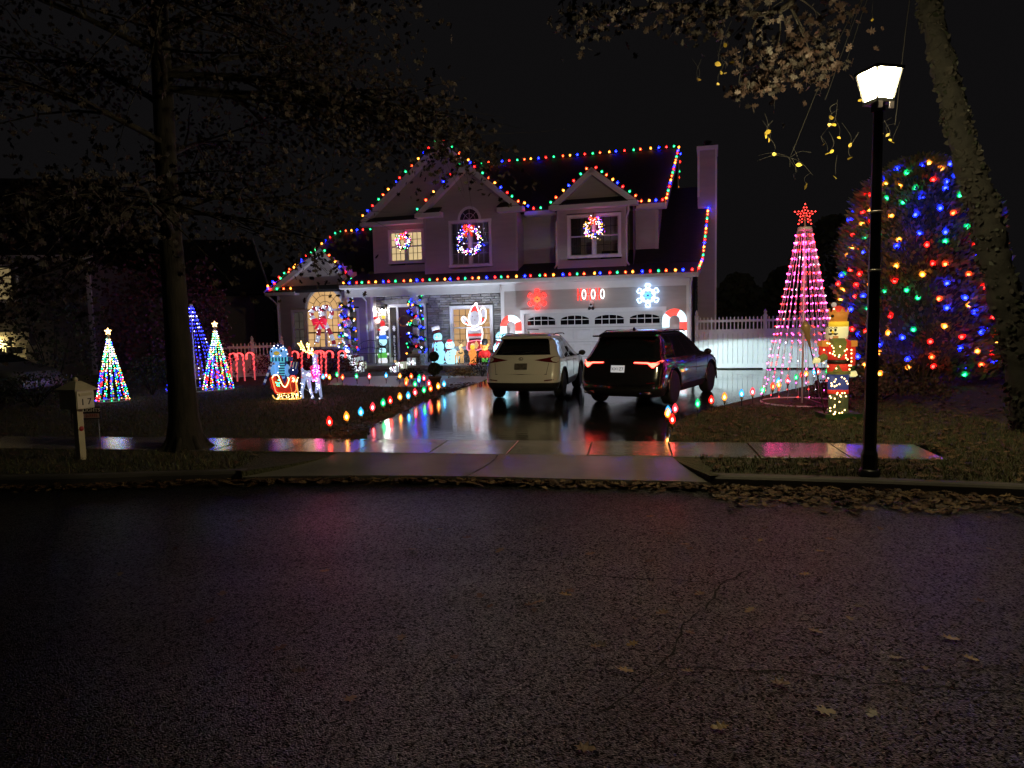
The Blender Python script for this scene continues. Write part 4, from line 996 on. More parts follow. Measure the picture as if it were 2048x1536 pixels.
for i, v in enumerate(m.v): q = Vector(v); nn = noise.noise(q * 3.2) * .06 + noise.noise(q * 9) * .05; c_ = Pc[min(i // 16, len(Pc) - 1)]; m.v[i] = tuple(q + (q - c_).normalized() * nn)
m.build('trunk', mott, ltr)
fk = MB(); ivm = [mat('bark_flake', (.011, .009, .006), .9), mat('bark_flake_dark', (.010, .008, .006), .9), mat('ivy_leaf', (.009, .012, .006), .6)]
for _ in range(2600):
    i = rnd.randrange(len(Pc) - 1); a = rnd.uniform(0, 6.283); u = noise.noise(Pc[i] * 1.6 + Vector((math.cos(a), math.sin(a), 0)) * 1.3)
    if u < -.12: continue
    p = Pc[i].lerp(Pc[i + 1], rnd.random()) + Vector((math.cos(a), math.sin(a), -.25)) * rc[i] * rnd.uniform(1.0, 1.18); put_leaf(fk, p, rnd.uniform(.05, .12), BIR, rnd, mi=rnd.choice((0, 0, 1, 2)))
fk.build('bark_and_ivy', ivm, ltr)
yl = mat('yellow_leaf', (.34, .24, .03), .55, var=.2); twig_m = mat('grey_twig', (.010, .009, .008), .8)
tw = MB()
YL = [(1535, 265), (1540, 280), (1532, 272), (1548, 225), (1549, 308), (1664, 234), (1660, 250), (1668, 250), (1655, 306), (1663, 303), (1700, 317), (1671, 353), (1612, 373), (1598, 331), (1590, 353), (1395, 160), (1398, 158), (1436, 128), (1463, 126), (1475, 125), (1436, 168), (1390, 75), (1444, 145), (1450, 146), (1476, 143), (1450, 90), (1764, 268), (1775, 270), (1780, 280), (1785, 285), (1720, 200), (1678, 276), (1700, 290), (1647, 290), (1630, 100), (1700, 60), (1610, 160), (1745, 40), (1640, 190)]
rt = Vector((Pc[-30].x, Pc[-30].y, Pc[-30].z))
hubs = [atY(x, y, Y_) - lt0 for x, y, Y_ in ((1580, 315, 10.0), (1650, 200, 9.8), (1440, 100, 9.6), (1790, 250, 9.6), (1690, 130, 9.8))]
for h_ in hubs:
    Q = catmull([rt, (rt + h_) / 2 + Vector((0, 0, .9)), h_], 8); tw.tube(Q, [lerp(.012, .003, i / (len(Q) - 1)) for i in range(len(Q))], 5)
for i, (x, y) in enumerate(YL):
    k = min(range(5), key=lambda j: (Vector((x, y)) - Vector([(1580, 315), (1650, 200), (1440, 100), (1790, 250), (1690, 130)][j])).length)
    Y_ = 9.6 + rnd.uniform(-.4, .4); e = atY(x, y, Y_) - lt0
    tw.tube(catmull([e + Vector((rnd.uniform(-.14, .14), rnd.uniform(-.05, .05), rnd.uniform(.16, .34))), e + Vector((rnd.uniform(-.03, .03), 0, .12)), e + Vector((0, 0, .03))], 4), .0022, 4)
    lm = MB(); put_leaf(lm, Vector((0, 0, 0)), .085 if i < 20 else .06, BIR, rnd); lm.build('leaf', yl, ltr, e)
for k, h_ in enumerate(hubs[:1]):
    for j in range(7):
        a = rnd.uniform(2.6, 6.8); ln = rnd.uniform(.25, .6); e = h_ + Vector((math.cos(a) * ln, rnd.uniform(-.2, .2), math.sin(a) * ln * .6)); tw.tube(catmull([h_, (h_ + e) / 2 + Vector((0, 0, .05)), e], 4), .003, 4)
tw.build('twigs', twig_m, ltr)

# ---------------------------------------------------------------- lit evergreen
ep = ground(1828, 762); evg = thing('evergreen_tree', 'big rounded evergreen wrapped in large coloured bulbs on the right', 'tree', ep)
EH = atY(1830, 318, ep.y).z - ep.z; ER = (atY(1978, 640, ep.y).x - atY(1682, 640, ep.y).x) / 2
def evr(t): return ER * (1.0 - .10 * t - .12 * t * t) * math.sqrt(max(0, 1 - max(0, (t - .55) / .45) ** 2.4)) * min(1, .86 + t)
ndl = [mat('needle_dark', (.07, .09, .045), .7), mat('needle_mid', (.15, .14, .07), .7), mat('needle_dry', (.22, .15, .08), .8)]
m = MB(); m.tube([(0, 0, -.1), (0, 0, EH * .9)], [.16, .03], 8); m.build('trunk', bark_m, evg)
fo = MB(); core = MB()
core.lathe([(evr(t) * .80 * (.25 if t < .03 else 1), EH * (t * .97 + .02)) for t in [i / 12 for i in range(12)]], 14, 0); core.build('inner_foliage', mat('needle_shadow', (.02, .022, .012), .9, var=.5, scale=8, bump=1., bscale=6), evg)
for i in range(15000):
    t = rnd.random() ** 1.05; a = rnd.uniform(0, 6.283); bump_ = 1 + .22 * noise.noise(Vector((math.cos(a) * 2.5, math.sin(a) * 2.5, t * 7)))
    r_ = evr(t) * bump_ * rnd.uniform(.78, 1.02); c = Vector((r_ * math.cos(a), r_ * math.sin(a), .12 + t * EH * .98))
    out = Vector((math.cos(a), math.sin(a), .55 + rnd.uniform(-.3, .3))).normalized(); sdv = out.cross(Vector((rnd.uniform(-1, 1), rnd.uniform(-1, 1), rnd.uniform(-1, 1)))).normalized(); l_ = rnd.uniform(.11, .26); w_ = rnd.uniform(.02, .05)
    fo.add([c - sdv * w_, c + out * l_ * .5 + sdv * w_, c + out * l_, c + out * l_ * .45 - sdv * w_ * 1.6], [(0, 1, 2, 3)], rnd.choice((0, 0, 1, 1, 2)))
fo.build('crown', ndl, evg)
els = thing('string_light', 'large red, green, blue and amber bulbs spiralled around the evergreen', 'string lights', ep, 0)
spir = []; turns = 14; n = 285
for i in range(n):
    t = (i + .5) / n; a = turns * 2 * PI * t ** .93; tt = .02 + .93 * t; rr_ = evr(tt) * .985
    p = Vector((rr_ * math.cos(a), rr_ * math.sin(a), .15 + tt * EH * .98)) + Vector((rnd.gauss(0, .05), rnd.gauss(0, .05), rnd.gauss(0, .09))); spir.append(p)
    o = link('bulb', bulb2(rnd.choice('rrggyybbbo'), .072), els, p); o.rotation_euler = (rnd.uniform(-1, 1), rnd.uniform(-1, 1), 0)
m = MB(); m.tube(spir, .006, 4); m.build('cable', wire_m, els)
# bare shrub and scrub in front of the evergreen
def bare_shrub(p, h, n, label, group='bare shrubs by the evergreen', mcol=(.05, .03, .025)):
    t = thing('bare_shrub', label, 'shrub', p); m = MB()
    for i in range(n):
        a = rnd.uniform(0, 6.3); e = Vector((math.cos(a) * h * rnd.uniform(.2, .6), math.sin(a) * h * .4, h * rnd.uniform(.6, 1)))
        Q = catmull([Vector((rnd.uniform(-.05, .05), 0, 0)), e * .5 + Vector((rnd.uniform(-.1, .1), 0, .05)), e], 4); m.tube(Q, [lerp(.012, .003, j / (len(Q) - 1)) for j in range(len(Q))], 4)
        for _ in range(3): s_ = Q[rnd.randrange(3, len(Q))]; m.tube([s_, s_ + Vector((rnd.uniform(-.25, .25), rnd.uniform(-.2, .2), rnd.uniform(.05, .3)))], .003, 4)
    m.build('stems', mat('shrub_stem', mcol, .8), t)
bare_shrub(ground(1842, 790), 1.5, 16, 'leafless dark shrub in front of the lit evergreen', None)

# ---------------------------------------------------------------- LED string trees
led_pole = mat('white_pole', (.75, .72, .74), .4)
def light_tree(name, label, p, h, r, ns, nl, colf, pole, star, cap_r, led=.014, arc=(0, 2 * PI), bottom=.0, cable=None, ring=True, strm=None):
    t = thing(name, label, 'light tree', p, 0, 'LED string light trees')
    m = MB(); m.tube([(0, 0, -.05), (0, 0, h * 1.02)], .018 * (h / 2.5) ** .5, 8); m.build('pole', pole, t)
    if ring: m = MB(); m.tube([(r * 1.0 * math.cos(a), r * math.sin(a), .025) for a in [2 * PI * i / 28 for i in range(28)]], .014, 5, closed=True); m.build('base_ring', pole, t)
    m = MB(); m.lathe([(cap_r, h - .01), (cap_r, h + .05), (cap_r * .4, h + .06)], 14); m.build('cap_ring', pole, t)
    for i in range(ns):
        a = arc[0] + (arc[1] - arc[0]) * (i + .5) / ns; A = Vector((cap_r * math.cos(a), cap_r * math.sin(a), h)); B = Vector((r * math.cos(a), r * math.sin(a), .04 + bottom))
        m = MB(); m.tube([A, (A + B) / 2 + Vector((-.02 * math.cos(a), -.02 * math.sin(a), -.01)), B], .004 * (h / 2.5) ** .5, 4, 8)
        for j in range(nl):
            q = A.lerp(B, (j + .7) / nl); k = colf(i, j)
            if k: m.octa(q + Vector((rnd.uniform(-.01, .01), rnd.uniform(-.01, .01), rnd.uniform(-.01, .01))), led * rnd.uniform(.8, 1.2), bi(k))
        stuff(m.build('led_string', LMATS + [cable or wire_m], t))
    if star:
        k, sr, scol = star; m = MB(); pts = [Vector((math.sin(PI * q / 5) * (sr if q % 2 == 0 else sr * .45), 0, h + .09 + sr * .95 + math.cos(PI * q / 5) * (sr if q % 2 == 0 else sr * .45))) for q in range(10)]
        m.tube(pts, .006, 4, 1, closed=True)
        c_ = Vector((0, 0, h + .09 + sr * .95)); m.tube([(0, 0, h), c_], .014, 6, 1)
        for q in range(10):
            m.tube([c_ + Vector((0, .05, 0)), pts[q]], .003, 4, 1); m.octa(pts[q], led * 1.2, 0); m.octa((pts[q] + pts[(q + 1) % 10]) / 2, led, 0); m.octa(pts[q].lerp(c_, .55), led, 0)
        m.build('star', [LMATS[bi(k)], scol], t)
    return t
MC = 'gwgygkgwgbgrgy'
p1 = ground(226, 803); h1 = atY(212, 676, p1.y).z - p1.z
def col1(i, j): return rnd.choice('ggwwwgykbgw') if j < 13 else rnd.choice('gbrgyrbw')
light_tree('light_tree', 'slim multicolour LED string tree nearest the mailbox, star on top', p1, h1, .38, 14, 26, col1, led_pole, ('k', .075, led_pole), .03)
p2 = ground(437, 780); h2 = atY(423, 660, p2.y).z - p2.z
light_tree('light_tree', 'slim multicolour LED string tree right of the oak trunk, star on top', p2, h2, .42, 14, 26, col1, led_pole, ('k', .075, led_pole), .03)
p3 = ground(392, 781); h3 = atY(372, 612, p3.y).z - p3.z
light_tree('light_tree', 'tall blue LED string tree half hidden behind the oak trunk', p3, h3, .78, 12, 22, lambda i, j: 'b' if rnd.random() > .12 else 'w', led_pole, None, .05, cable=mat('violet_cable', (.30, .25, .5), .5))
p4 = ground(1604, 806); h4 = atY(1600, 460, p4.y).z - p4.z
pinkpole = mat('pole_white', (.8, .7, .72), .4)
def col4(i, j): return None if (j > 14 and rnd.random() < .45) or rnd.random() < .12 else ('w' if rnd.random() < .07 else ('r' if rnd.random() < .45 else 'p'))
light_tree('light_tree', 'tall red and pink LED string tree with wire star beside the driveway', p4, h4, .82, 26, 22, col4, pinkpole, ('r', .22, mat('star_frame', (.4, .3, .28), .5)), .14, .0125, bottom=.12, cable=mat('pale_cable', (.72, .62, .70), .5))

cdp = [p4 + Vector((.02, -.03, .12)), p4 + Vector((.25, -.5, .02)), ground(1632, 812) + Vector((0, 0, .02)), ground(1645, 818) + Vector((0, 0, .02))]
m = MB(); m.tube(catmull(cdp, 8), .008, 5); tag(m.build('extension_cord', mat('pale_cord', (.5, .35, .4), .5)), 'pale extension cord running from the red light tree towards the nutcracker', 'cord')
# ============================================================ CARS
tyre_m = mat('tyre', (.012, .012, .012), .8, bump=.3, bscale=60); rim_m = mat('alloy_rim', (.45, .44, .45), .3, metal=.9); rimdk_m = mat('rim_dark', (.08, .08, .085), .35, metal=.8)
carglass = mat('car_glass', (.006, .007, .009), .04, spec=.8); plastic = mat('black_plastic', (.018, .018, .019), .55)
lens_red = mat('tail_lens', (.10, .004, .006), .12, spec=.7, coat=.5)
def interp(tab, z):
    if z <= tab[0][0]: return tab[0][1:]
    for a, b_ in zip(tab, tab[1:]):
        if z <= b_[0]: t = (z - a[0]) / (b_[0] - a[0]); return tuple(lerp(p, q, t) for p, q in zip(a[1:], b_[1:]))
    return tab[-1][1:]
def wheel_meshes(r, wd, spokes, rm):
    t = MB(); M = Matrix.Rotation(PI / 2, 4, 'Y')
    t.lathe([(r * .68, -wd / 2), (r * .9, -wd / 2), (r * .985, -wd * .38), (r, -wd * .2), (r, wd * .2), (r * .985, wd * .38), (r * .9, wd / 2), (r * .68, wd / 2)], 32, 0, M)
    k = MB(); k.lathe([(r * .69, -wd * .3), (r * .69, wd * .46), (r * .63, wd * .44), (r * .60, wd * .2), (r * .1, wd * .15)], 32, 1, M)
    for i in range(spokes):
        a = 2 * PI * i / spokes
        for da in (-.13, .13):
            Rm = Matrix.Rotation(a + da, 4, 'X'); k.add([(wd * .40, -.022, r * .08), (wd * .40, .022, r * .08), (wd * .46, .020, r * .64), (wd * .46, -.020, r * .64), (wd * .2, -.02, r * .08), (wd * .2, .02, r * .08), (wd * .3, .018, r * .64), (wd * .3, -.018, r * .64)], [(0, 1, 2, 3), (0, 4, 5, 1), (1, 5, 6, 2), (3, 2, 6, 7), (0, 3, 7, 4)], 0, False, Rm)
    k.lathe([(r * .12, wd * .36), (r * .11, wd * .43), (0, wd * .44)], 12, 0, M)
    return t.mesh('tyre', tyre_m), k.mesh('rim', [rm, rimdk_m])
def make_car(name, label, loc, rz, spec, group=None):
    """spec: prof rows (z, y_rear, y_front, half_width, bow, rr, rf); y along the car, rear at 0"""
    car = thing(name, label, 'car', loc, rz, group)
    prof = spec['prof']; zs = spec['zs']; yf_ = spec['fr']               # side fractions
    def outline(z):
        yr, yf, w_, bow, rr, rf = interp(prof, z); pts = []
        for i in range(6): t = i / 6; x = (w_ - rr) * t; pts.append((x, yr + bow * t * t))
        for i in range(5): a = PI / 2 * i / 4; pts.append((w_ - rr + rr * math.sin(a), yr + bow + rr * 1.25 * (1 - math.cos(a))))
        ya = pts[-1][1]; yb = yf - bow * 2.2 - rf * 1.5
        for f in yf_: pts.append((w_ * (1 - .012 * (2 * f - 1) ** 2), lerp(ya, yb, f)))
        for i in range(5): a = PI / 2 * i / 4; pts.append((w_ - rf + rf * math.cos(a), yb + rf * 1.5 * math.sin(a)))
        for i in range(1, 7): t = 1 - i / 6; pts.append(((w_ - rf) * t, yf - bow * 2.2 * t * t))
        return pts
    rows = []
    for z in zs:
        h = outline(z); full = h + [(-x, y) for x, y in reversed(h[1:-1])]; rows.append([(x, y, z) for x, y in full])
    n = len(rows[0]); vs = [p for r_ in rows for p in r_]; fs = []; mi = []
    half = len(outline(1.0)); s0 = 11; ns = len(yf_)
    for j in range(len(zs) - 1):
        zm = (zs[j] + zs[j + 1]) / 2
        for i in range(n):
            k = i if i < half - 1 else n - 1 - i
            fs.append((j * n + i, j * n + (i + 1) % n, (j + 1) * n + (i + 1) % n, (j + 1) * n + i))
            m_ = 0
            if spec['glass'][0] < zm < spec['glass'][1]:
                if k < 7: m_ = 1 if zm > spec.get('rglass', (0, 9))[0] else 0                          # rear glass
                elif k >= s0 + ns + 4 - 1: m_ = 1                         # windshield
                elif s0 - 1 + spec['win'][0] <= k < s0 - 1 + spec['win'][1] and (k - s0 + 1) not in spec['pillars']: m_ = 1
            if zm < spec['clad']: m_ = 2
            mi.append(m_)
    fs.append(tuple(range(n - 1, -1, -1))); mi.append(2); fs.append(tuple((len(zs) - 1) * n + i for i in range(n))); mi.append(0)
    me = bpy.data.meshes.new('body'); me.from_pydata(vs, [], fs)
    for q in (spec['paint'], carglass, plastic): me.materials.append(q)
    me.polygons.foreach_set('material_index', mi); me.update()
    body = link('body', me)
    wr_, ww = spec['wr'], spec['ww']; wx = spec['track'] / 2
    cut = MB()
    for yy in spec['axles']:
        for sx in (-1, 1): cut.lathe([(0, -.2), (wr_ * 1.17, -.2), (wr_ * 1.17, .2), (0, .2)], 28, 0, Matrix.Translation((sx * (wx + .02), yy, wr_ + .01)) @ Matrix.Rotation(PI / 2, 4, 'Y'))
    co = cut.build('cutter', plastic, fix=True)
    md_ = body.modifiers.new('b', 'BOOLEAN'); md_.object = co; md_.operation = 'DIFFERENCE'; md_.solver = 'EXACT'
    dg = bpy.context.evaluated_depsgraph_get(); nm = bpy.data.meshes.new_from_object(body.evaluated_get(dg)); body.modifiers.clear(); body.data = nm; nm.name = 'body'
    bpy.data.objects.remove(co)
    bm = bmesh.new(); bm.from_mesh(nm); bmesh.ops.remove_doubles(bm, verts=bm.verts, dist=1e-4)
    for f in bm.faces: f.smooth = True
    for e in bm.edges:
        if len(e.link_faces) == 2 and (e.link_faces[0].normal.angle(e.link_faces[1].normal, 0) > R(33) or e.link_faces[0].material_index != e.link_faces[1].material_index): e.smooth = False
    bm.to_mesh(nm); bm.free()
    body.parent = car
    # wheels
    tm, rm = wheel_meshes(wr_, ww, spec['spokes'], spec.get('rim', rim_m))
    for yy in spec['axles']:
        for sx in (-1, 1):
            wo = link('wheel', tm, car, (sx * wx, yy, wr_), 0 if sx > 0 else PI); link('rim', rm, wo)
    def rear_y(x, z):
        h = outline(z); x = abs(x)
        for a, b_ in zip(h, h[1:]):
            if a[0] <= x <= b_[0]: return lerp(a[1], b_[1], (x - a[0]) / max(1e-6, b_[0] - a[0]))
        return h[10][1]
    def patch(nm_, pts, m_, off=.006, th=.02, sx=1, parent=car, sub=4):       # polygon of (x,z) laid on the rear
        mb = MB(); P = []
        for a, b_ in zip(pts, pts[1:] + pts[:1]):
            for i in range(sub): P.append((lerp(a[0], b_[0], i / sub), lerp(a[1], b_[1], i / sub)))
        c = (sum(p[0] for p in P) / len(P), sum(p[1] for p in P) / len(P)); n_ = len(P)
        F_ = [(sx * x, rear_y(x, z) - off, z) for x, z in P]; B_ = [(sx * x, rear_y(x, z) + th, z) for x, z in P]; cc = [(sx * c[0], rear_y(c[0], c[1]) - off, c[1])]
        mb.add(F_ + B_ + cc, [(i, (i + 1) % n_, 2 * n_) for i in range(n_)] + [(i, i + n_, (i + 1) % n_ + n_, (i + 1) % n_) for i in range(n_)])
        return mb.build(nm_, m_, parent, fix=True)
    def side_x(y, z):
        return interp(prof, z)[2]
    car_tools = (car, body, rear_y, patch, side_x)
    # mirrors, handles, arch lips
    for sx in (-1, 1):
        zb, yb = spec['mirror']; m = MB(); xx = side_x(yb, zb) * sx
        m.ball((xx + sx * .13, yb, zb + .04), .1, 0, 10, 6, (1.0, .55, .75)); m.beam((xx - sx * .02, yb, zb - .02), (xx + sx * .1, yb, zb + .01), .06, .04); m.build('mirror', spec.get('mirpaint', spec['paint']), car)
        for yh, zh in spec['handles']:
            m = MB(); x_ = side_x(yh, zh) * sx; m.tube([(x_ + sx * .0, yh - .1, zh), (x_ + sx * .03, yh - .08, zh), (x_ + sx * .03, yh + .08, zh), (x_ + sx * .0, yh + .1, zh)], .011, 6); m.build('door_handle', spec['paint'], car)
        for yd, z0, z1 in spec['seams']:
            m = MB(); P = [(side_x(yd, lerp(z0, z1, t)) * sx * 1.0005, yd + (0), lerp(z0, z1, t)) for t in [i / 8 for i in range(9)]]; m.tube(P, .004, 4); m.build('door_seam', plastic, car)
        for yy in spec['axles']:
            m = MB(); m.tube([(sx * (side_x(yy, .7) - .003), yy + wr_ * 1.18 * math.cos(a), wr_ + wr_ * 1.18 * math.sin(a)) for a in [R(-8) + R(196) * i / 20 for i in range(21)]], .02, 6); m.build('arch_trim', spec.get('arch', plastic), car)
    car.scale = [spec.get('scale', 1.0)] * 3
    return car_tools
def paint(name, col, flake=.25, rough=.25): return mat(name, col, rough, metal=flake, spec=.6, coat=1., bump=.0)
white_p = paint('pearl_white_paint', (.66, .64, .58), .0, .3); black_p = paint('black_paint', (.010, .009, .010), .1, .22); silver_p = paint('pale_sedan_paint', (.12, .12, .125), .1, .3)

# ---- white crossover (left)
nxs = dict(scale=.925, rglass=(1.12, 1.5), paint=white_p, wr=.36, ww=.225, track=1.58, axles=(.98, 3.64), spokes=10, clad=.46, glass=(1.0, 1.50), win=(1, 9), pillars=(3, 6), mirror=(1.0, 3.1), handles=((1.62, .92), (2.62, .90)), seams=((1.35, .5, .98), (2.35, .5, .98), (3.3, .5, .98)), mirpaint=plastic,
    fr=[0, .10, .24, .27, .40, .53, .56, .70, .84, 1.0],
    zs=[.24, .30, .38, .46, .56, .68, .78, .86, .93, 1.0, 1.06, 1.12, 1.22, 1.34, 1.44, 1.50, 1.56, 1.60, 1.625],
    prof=[(.24, .16, 4.45, .80, .06, .18, .25), (.34, .02, 4.60, .87, .06, .2, .3), (.46, -.01, 4.63, .905, .06, .2, .3), (.60, .0, 4.63, .915, .07, .2, .3), (.70, .04, 4.60, .918, .07, .2, .3), (.86, .09, 4.45, .915, .08, .2, .3), (.93, .11, 4.25, .91, .08, .22, .3),
          (1.0, .12, 3.75, .90, .09, .24, .3), (1.08, .16, 3.40, .86, .09, .25, .25), (1.22, .33, 3.12, .79, .08, .22, .2), (1.34, .50, 2.88, .745, .07, .2, .2), (1.44, .62, 2.66, .70, .06, .18, .2), (1.50, .54, 2.52, .665, .05, .14, .2), (1.56, .55, 2.36, .63, .04, .12, .2), (1.60, .66, 2.18, .57, .04, .12, .2), (1.625, .95, 1.9, .40, .03, .1, .15)])
npos = ground(1049, 796.5); nhead = R(14.5); npos = Vector((.41, 16.4, 0)); npos.z = gz(npos.y) + .014
def place(axle_mid, head, ax):
    f = Vector((math.sin(head), math.cos(head), 0)); p = axle_mid - f * ax; return p, -head
pL, rzL = place(npos, nhead, nxs['axles'][0] * .925)
car, body, rear_y, patch, side_x = make_car('parked_car', 'pearl white crossover parked nearest the porch, tail lamps off', pL, rzL, nxs, 'cars on the driveway')
for sx in (-1, 1):
    patch('tail_light', [(.33, 1.0), (.60, 1.045), (.78, 1.08), (.87, 1.07), (.90, .955), (.84, .925), (.60, .955)], lens_red, .012, .05, sx)
    patch('bumper_reflector', [(.58, .50), (.80, .52), (.80, .545), (.58, .525)], lens_red, .006, .02, sx)
    patch('rear_vent', [(.70, .30), (.84, .34), (.82, .42), (.72, .36)], plastic, .01, .03, sx)
patch('tailgate_crease', [(-.64, .655), (.64, .655), (.64, .67), (-.64, .67)], mat('seam_dark', (.05, .045, .04), .5), .003, .01)
for sx in (-1, 1): patch('tailgate_seam', [(.62, .67), (.63, .67), (.675, .93), (.665, .93)], MATS['seam_dark'], .003, .01, sx)
plate_dk = mat('plate_dim', (.10, .085, .07), .5, var=.5, scale=12)
pl = patch('license_plate', [(-.155, .775), (.155, .775), (.155, .925), (-.155, .925)], plate_dk, .016, .02)
patch('plate_recess', [(-.30, .755), (.30, .755), (.36, .945), (-.36, .945)], white_p, .004, .01)
m = MB(); yy = rear_y(0, 1.03) - .012; m.tube([(.05 * math.cos(a), yy, 1.03 + .034 * math.sin(a)) for a in [2 * PI * i / 20 for i in range(20)]], .006, 5, closed=True); m.tube([(-.02, yy, 1.05), (-.012, yy, 1.015), (.028, yy, 1.015)], .006, 5); m.build('emblem', mat('chrome', (.5, .5, .5), .15, metal=1), car)
m = MB(); m.prism([(0, 1.615), (.16, 1.615), (.05, 1.69), (.0, 1.66)], -.015, .015, 0, Matrix.Translation((0, .95, 0)) @ Matrix.Rotation(PI / 2, 4, 'Z')); m.build('antenna_fin', white_p, car, fix=True)
patch('rear_wiper', [(-.02, 1.16), (.0, 1.15), (.28, 1.19), (.28, 1.205)], plastic, .02, .01)
m = MB(); m.box(-.70, .70, .42, .62, 1.515, 1.545); m.build('roof_spoiler', white_p, car)
for sx in (-1, 1): m = MB(); m.tube([(sx * .66, .9, 1.585), (sx * .68, 1.1, 1.62), (sx * .68, 2.1, 1.61), (sx * .67, 2.3, 1.58)], .014, 6); m.build('roof_rail', plastic, car)

for sx in (-1, 1):  # crossover's front glow and beams are added to brighten the garage door
    m = MB(); m.box(sx * .62 - .13, sx * .62 + .13, 4.42, 4.60, .74, .80); m.build('headlight', glow('added_front_lens', (.95, 1, 1), 3), car)
    ld_ = bpy.data.lights.new('added_garage_fill', 'SPOT'); ld_.energy = 66; ld_.color = (.76, .86, 1.0); ld_.spot_size = R(110); ld_.spot_blend = .3; ld_.shadow_soft_size = .06
    lo = bpy.data.objects.new('added_garage_fill', ld_); COL.objects.link(lo); lo.parent = car; lo.location = (sx * .62, 4.72, .78); lo.rotation_euler = (R(90 - 18), 0, 0)
# ---- dark three-row SUV (right)
mds = dict(scale=.935, paint=black_p, wr=.385, ww=.245, track=1.69, axles=(1.04, 3.93), spokes=5, clad=.42, glass=(1.06, 1.52), win=(1, 9), pillars=(3, 6), mirror=(1.05, 3.25), handles=((1.75, .97), (2.85, .95)), seams=((1.45, .5, 1.03), (2.6, .5, 1.03), (3.6, .5, 1.03)), arch=black_p, rim=mat('grey_rim', (.55, .53, .55), .35, metal=.7),
    fr=[0, .09, .22, .25, .40, .55, .58, .72, .86, 1.0],
    zs=[.24, .32, .42, .54, .66, .78, .88, .97, 1.06, 1.11, 1.20, 1.32, 1.44, 1.52, 1.58, 1.63, 1.66, 1.68],
    prof=[(.24, .14, 4.8, .86, .08, .2, .3), (.34, .01, 4.95, .935, .09, .22, .3), (.46, -.02, 5.02, .965, .09, .22, .3), (.62, .0, 5.03, .972, .09, .22, .3), (.78, .06, 5.0, .975, .10, .22, .3), (.90, .09, 4.85, .97, .10, .22, .3), (.97, .11, 4.6, .96, .10, .24, .3),
          (1.06, .14, 4.05, .93, .11, .26, .3), (1.11, .17, 3.72, .90, .11, .26, .25), (1.32, .37, 3.28, .83, .10, .24, .2), (1.44, .50, 3.02, .785, .09, .2, .2), (1.52, .54, 2.84, .745, .07, .16, .2), (1.58, .52, 2.7, .71, .06, .12, .2), (1.63, .60, 2.52, .66, .05, .12, .2), (1.66, .78, 2.3, .56, .04, .1, .2), (1.68, 1.2, 2.0, .42, .03, .1, .15)])
mh = R(31.5); mrr = ground(1343, 810); ra = Vector((math.cos(mh), -math.sin(mh), 0)); mmid = Vector((2.63, 15.0, 0)); mmid.z = gz(15.2) + .014
pR, rzR = place(mmid, mh, mds['axles'][0] * .935)
car, body, rear_y, patch, side_x = make_car('parked_car', 'black SUV with glowing red tail lamps and headlights on, parked at an angle', pR, rzR, mds, 'cars on the driveway')
SUV = car
tail_on = glow('tail_light_lit', (12, .65, .42), .5)
for sx in (-1, 1):
    patch('tail_light', [(.36, .985), (.60, 1.0), (.90, 1.03), (.93, 1.0), (.80, .86), (.72, .86), (.64, .945), (.36, .955)], lens_red, .008, .05, sx)
    patch('light_bar', [(.36, .975), (.62, .968), (.66, .95), (.75, .875), (.785, .882), (.925, 1.018), (.89, 1.022), (.77, .925), (.70, .975), (.64, .992), (.36, .995)], tail_on, .022, .02, sx, sub=2)
    patch('bumper_reflector', [(.66, .54), (.83, .55), (.83, .57), (.66, .56)], lens_red, .006, .02, sx)
    m = MB(); m.tube([(sx * .55, .06, .33), (sx * .55, .0, .33), (sx * .76, .02, .335), (sx * .76, .1, .335)], .035, 8); m.build('exhaust_tip', mat('chrome', (.5, .5, .5), .15, metal=1), car)
pl = patch('license_plate', [(-.155, .775), (.155, .775), (.155, .925), (-.155, .925)], mat('plate_white', (.80, .80, .82), .4, emit=((.8, .82, .9), .16)), .02, .02)
yy = rear_y(0, .85) - .023
text_mesh('XX1Z7', .092, mat('plate_ink', (.03, .03, .06), .5), pl, Matrix.Translation((0, yy - .003, .845)) @ TX, 'plate_number', .001)
patch('chrome_strip', [(-.88, .495), (.88, .495), (.88, .508), (-.88, .508)], mat('dull_chrome', (.30, .28, .32), .25, metal=1), .008, .01, sub=10)
m = MB(); m.prism([(0, 1.655), (.17, 1.655), (.05, 1.735), (.0, 1.70)], -.015, .015, 0, Matrix.Translation((0, 1.0, 0)) @ Matrix.Rotation(PI / 2, 4, 'Z')); m.build('antenna_fin', black_p, car, fix=True)
for sx in (-1, 1): m = MB(); m.tube([(sx * .70, .95, 1.625), (sx * .72, 1.15, 1.665), (sx * .72, 2.3, 1.655), (sx * .71, 2.5, 1.615)], .015, 6); m.build('roof_rail', rimdk_m, car)
m = MB(); m.box(-.75, .75, .42, .64, 1.54, 1.57); m.build('roof_spoiler', black_p, car)
for sx in (-1, 1):
    m = MB(); m.tube([(sx * .985, 1.5, .44), (sx * .99, 2.2, .50), (sx * .985, 2.9, .47), (sx * .98, 3.4, .44)], .008, 5); m.build('side_chrome', MATS['chrome'], car)
    m = MB(); m.box(sx * .62 - .15, sx * .62 + .15, 4.86, 5.0, .80, .87); hl = m.build('headlight', glow('headlight_lens', (.85, 1, 1), 3), car)
    ld_ = bpy.data.lights.new('headlight_beam', 'SPOT'); ld_.energy = 330; ld_.color = (.72, .98, 1.0); ld_.spot_size = R(104); ld_.spot_blend = .05; ld_.shadow_soft_size = .02
    lo = bpy.data.objects.new('headlight_beam', ld_); COL.objects.link(lo); lo.parent = car; lo.location = (sx * .62, 5.08, .84); lo.rotation_euler = (R(90 - 52 + 3.2), 0, 0)

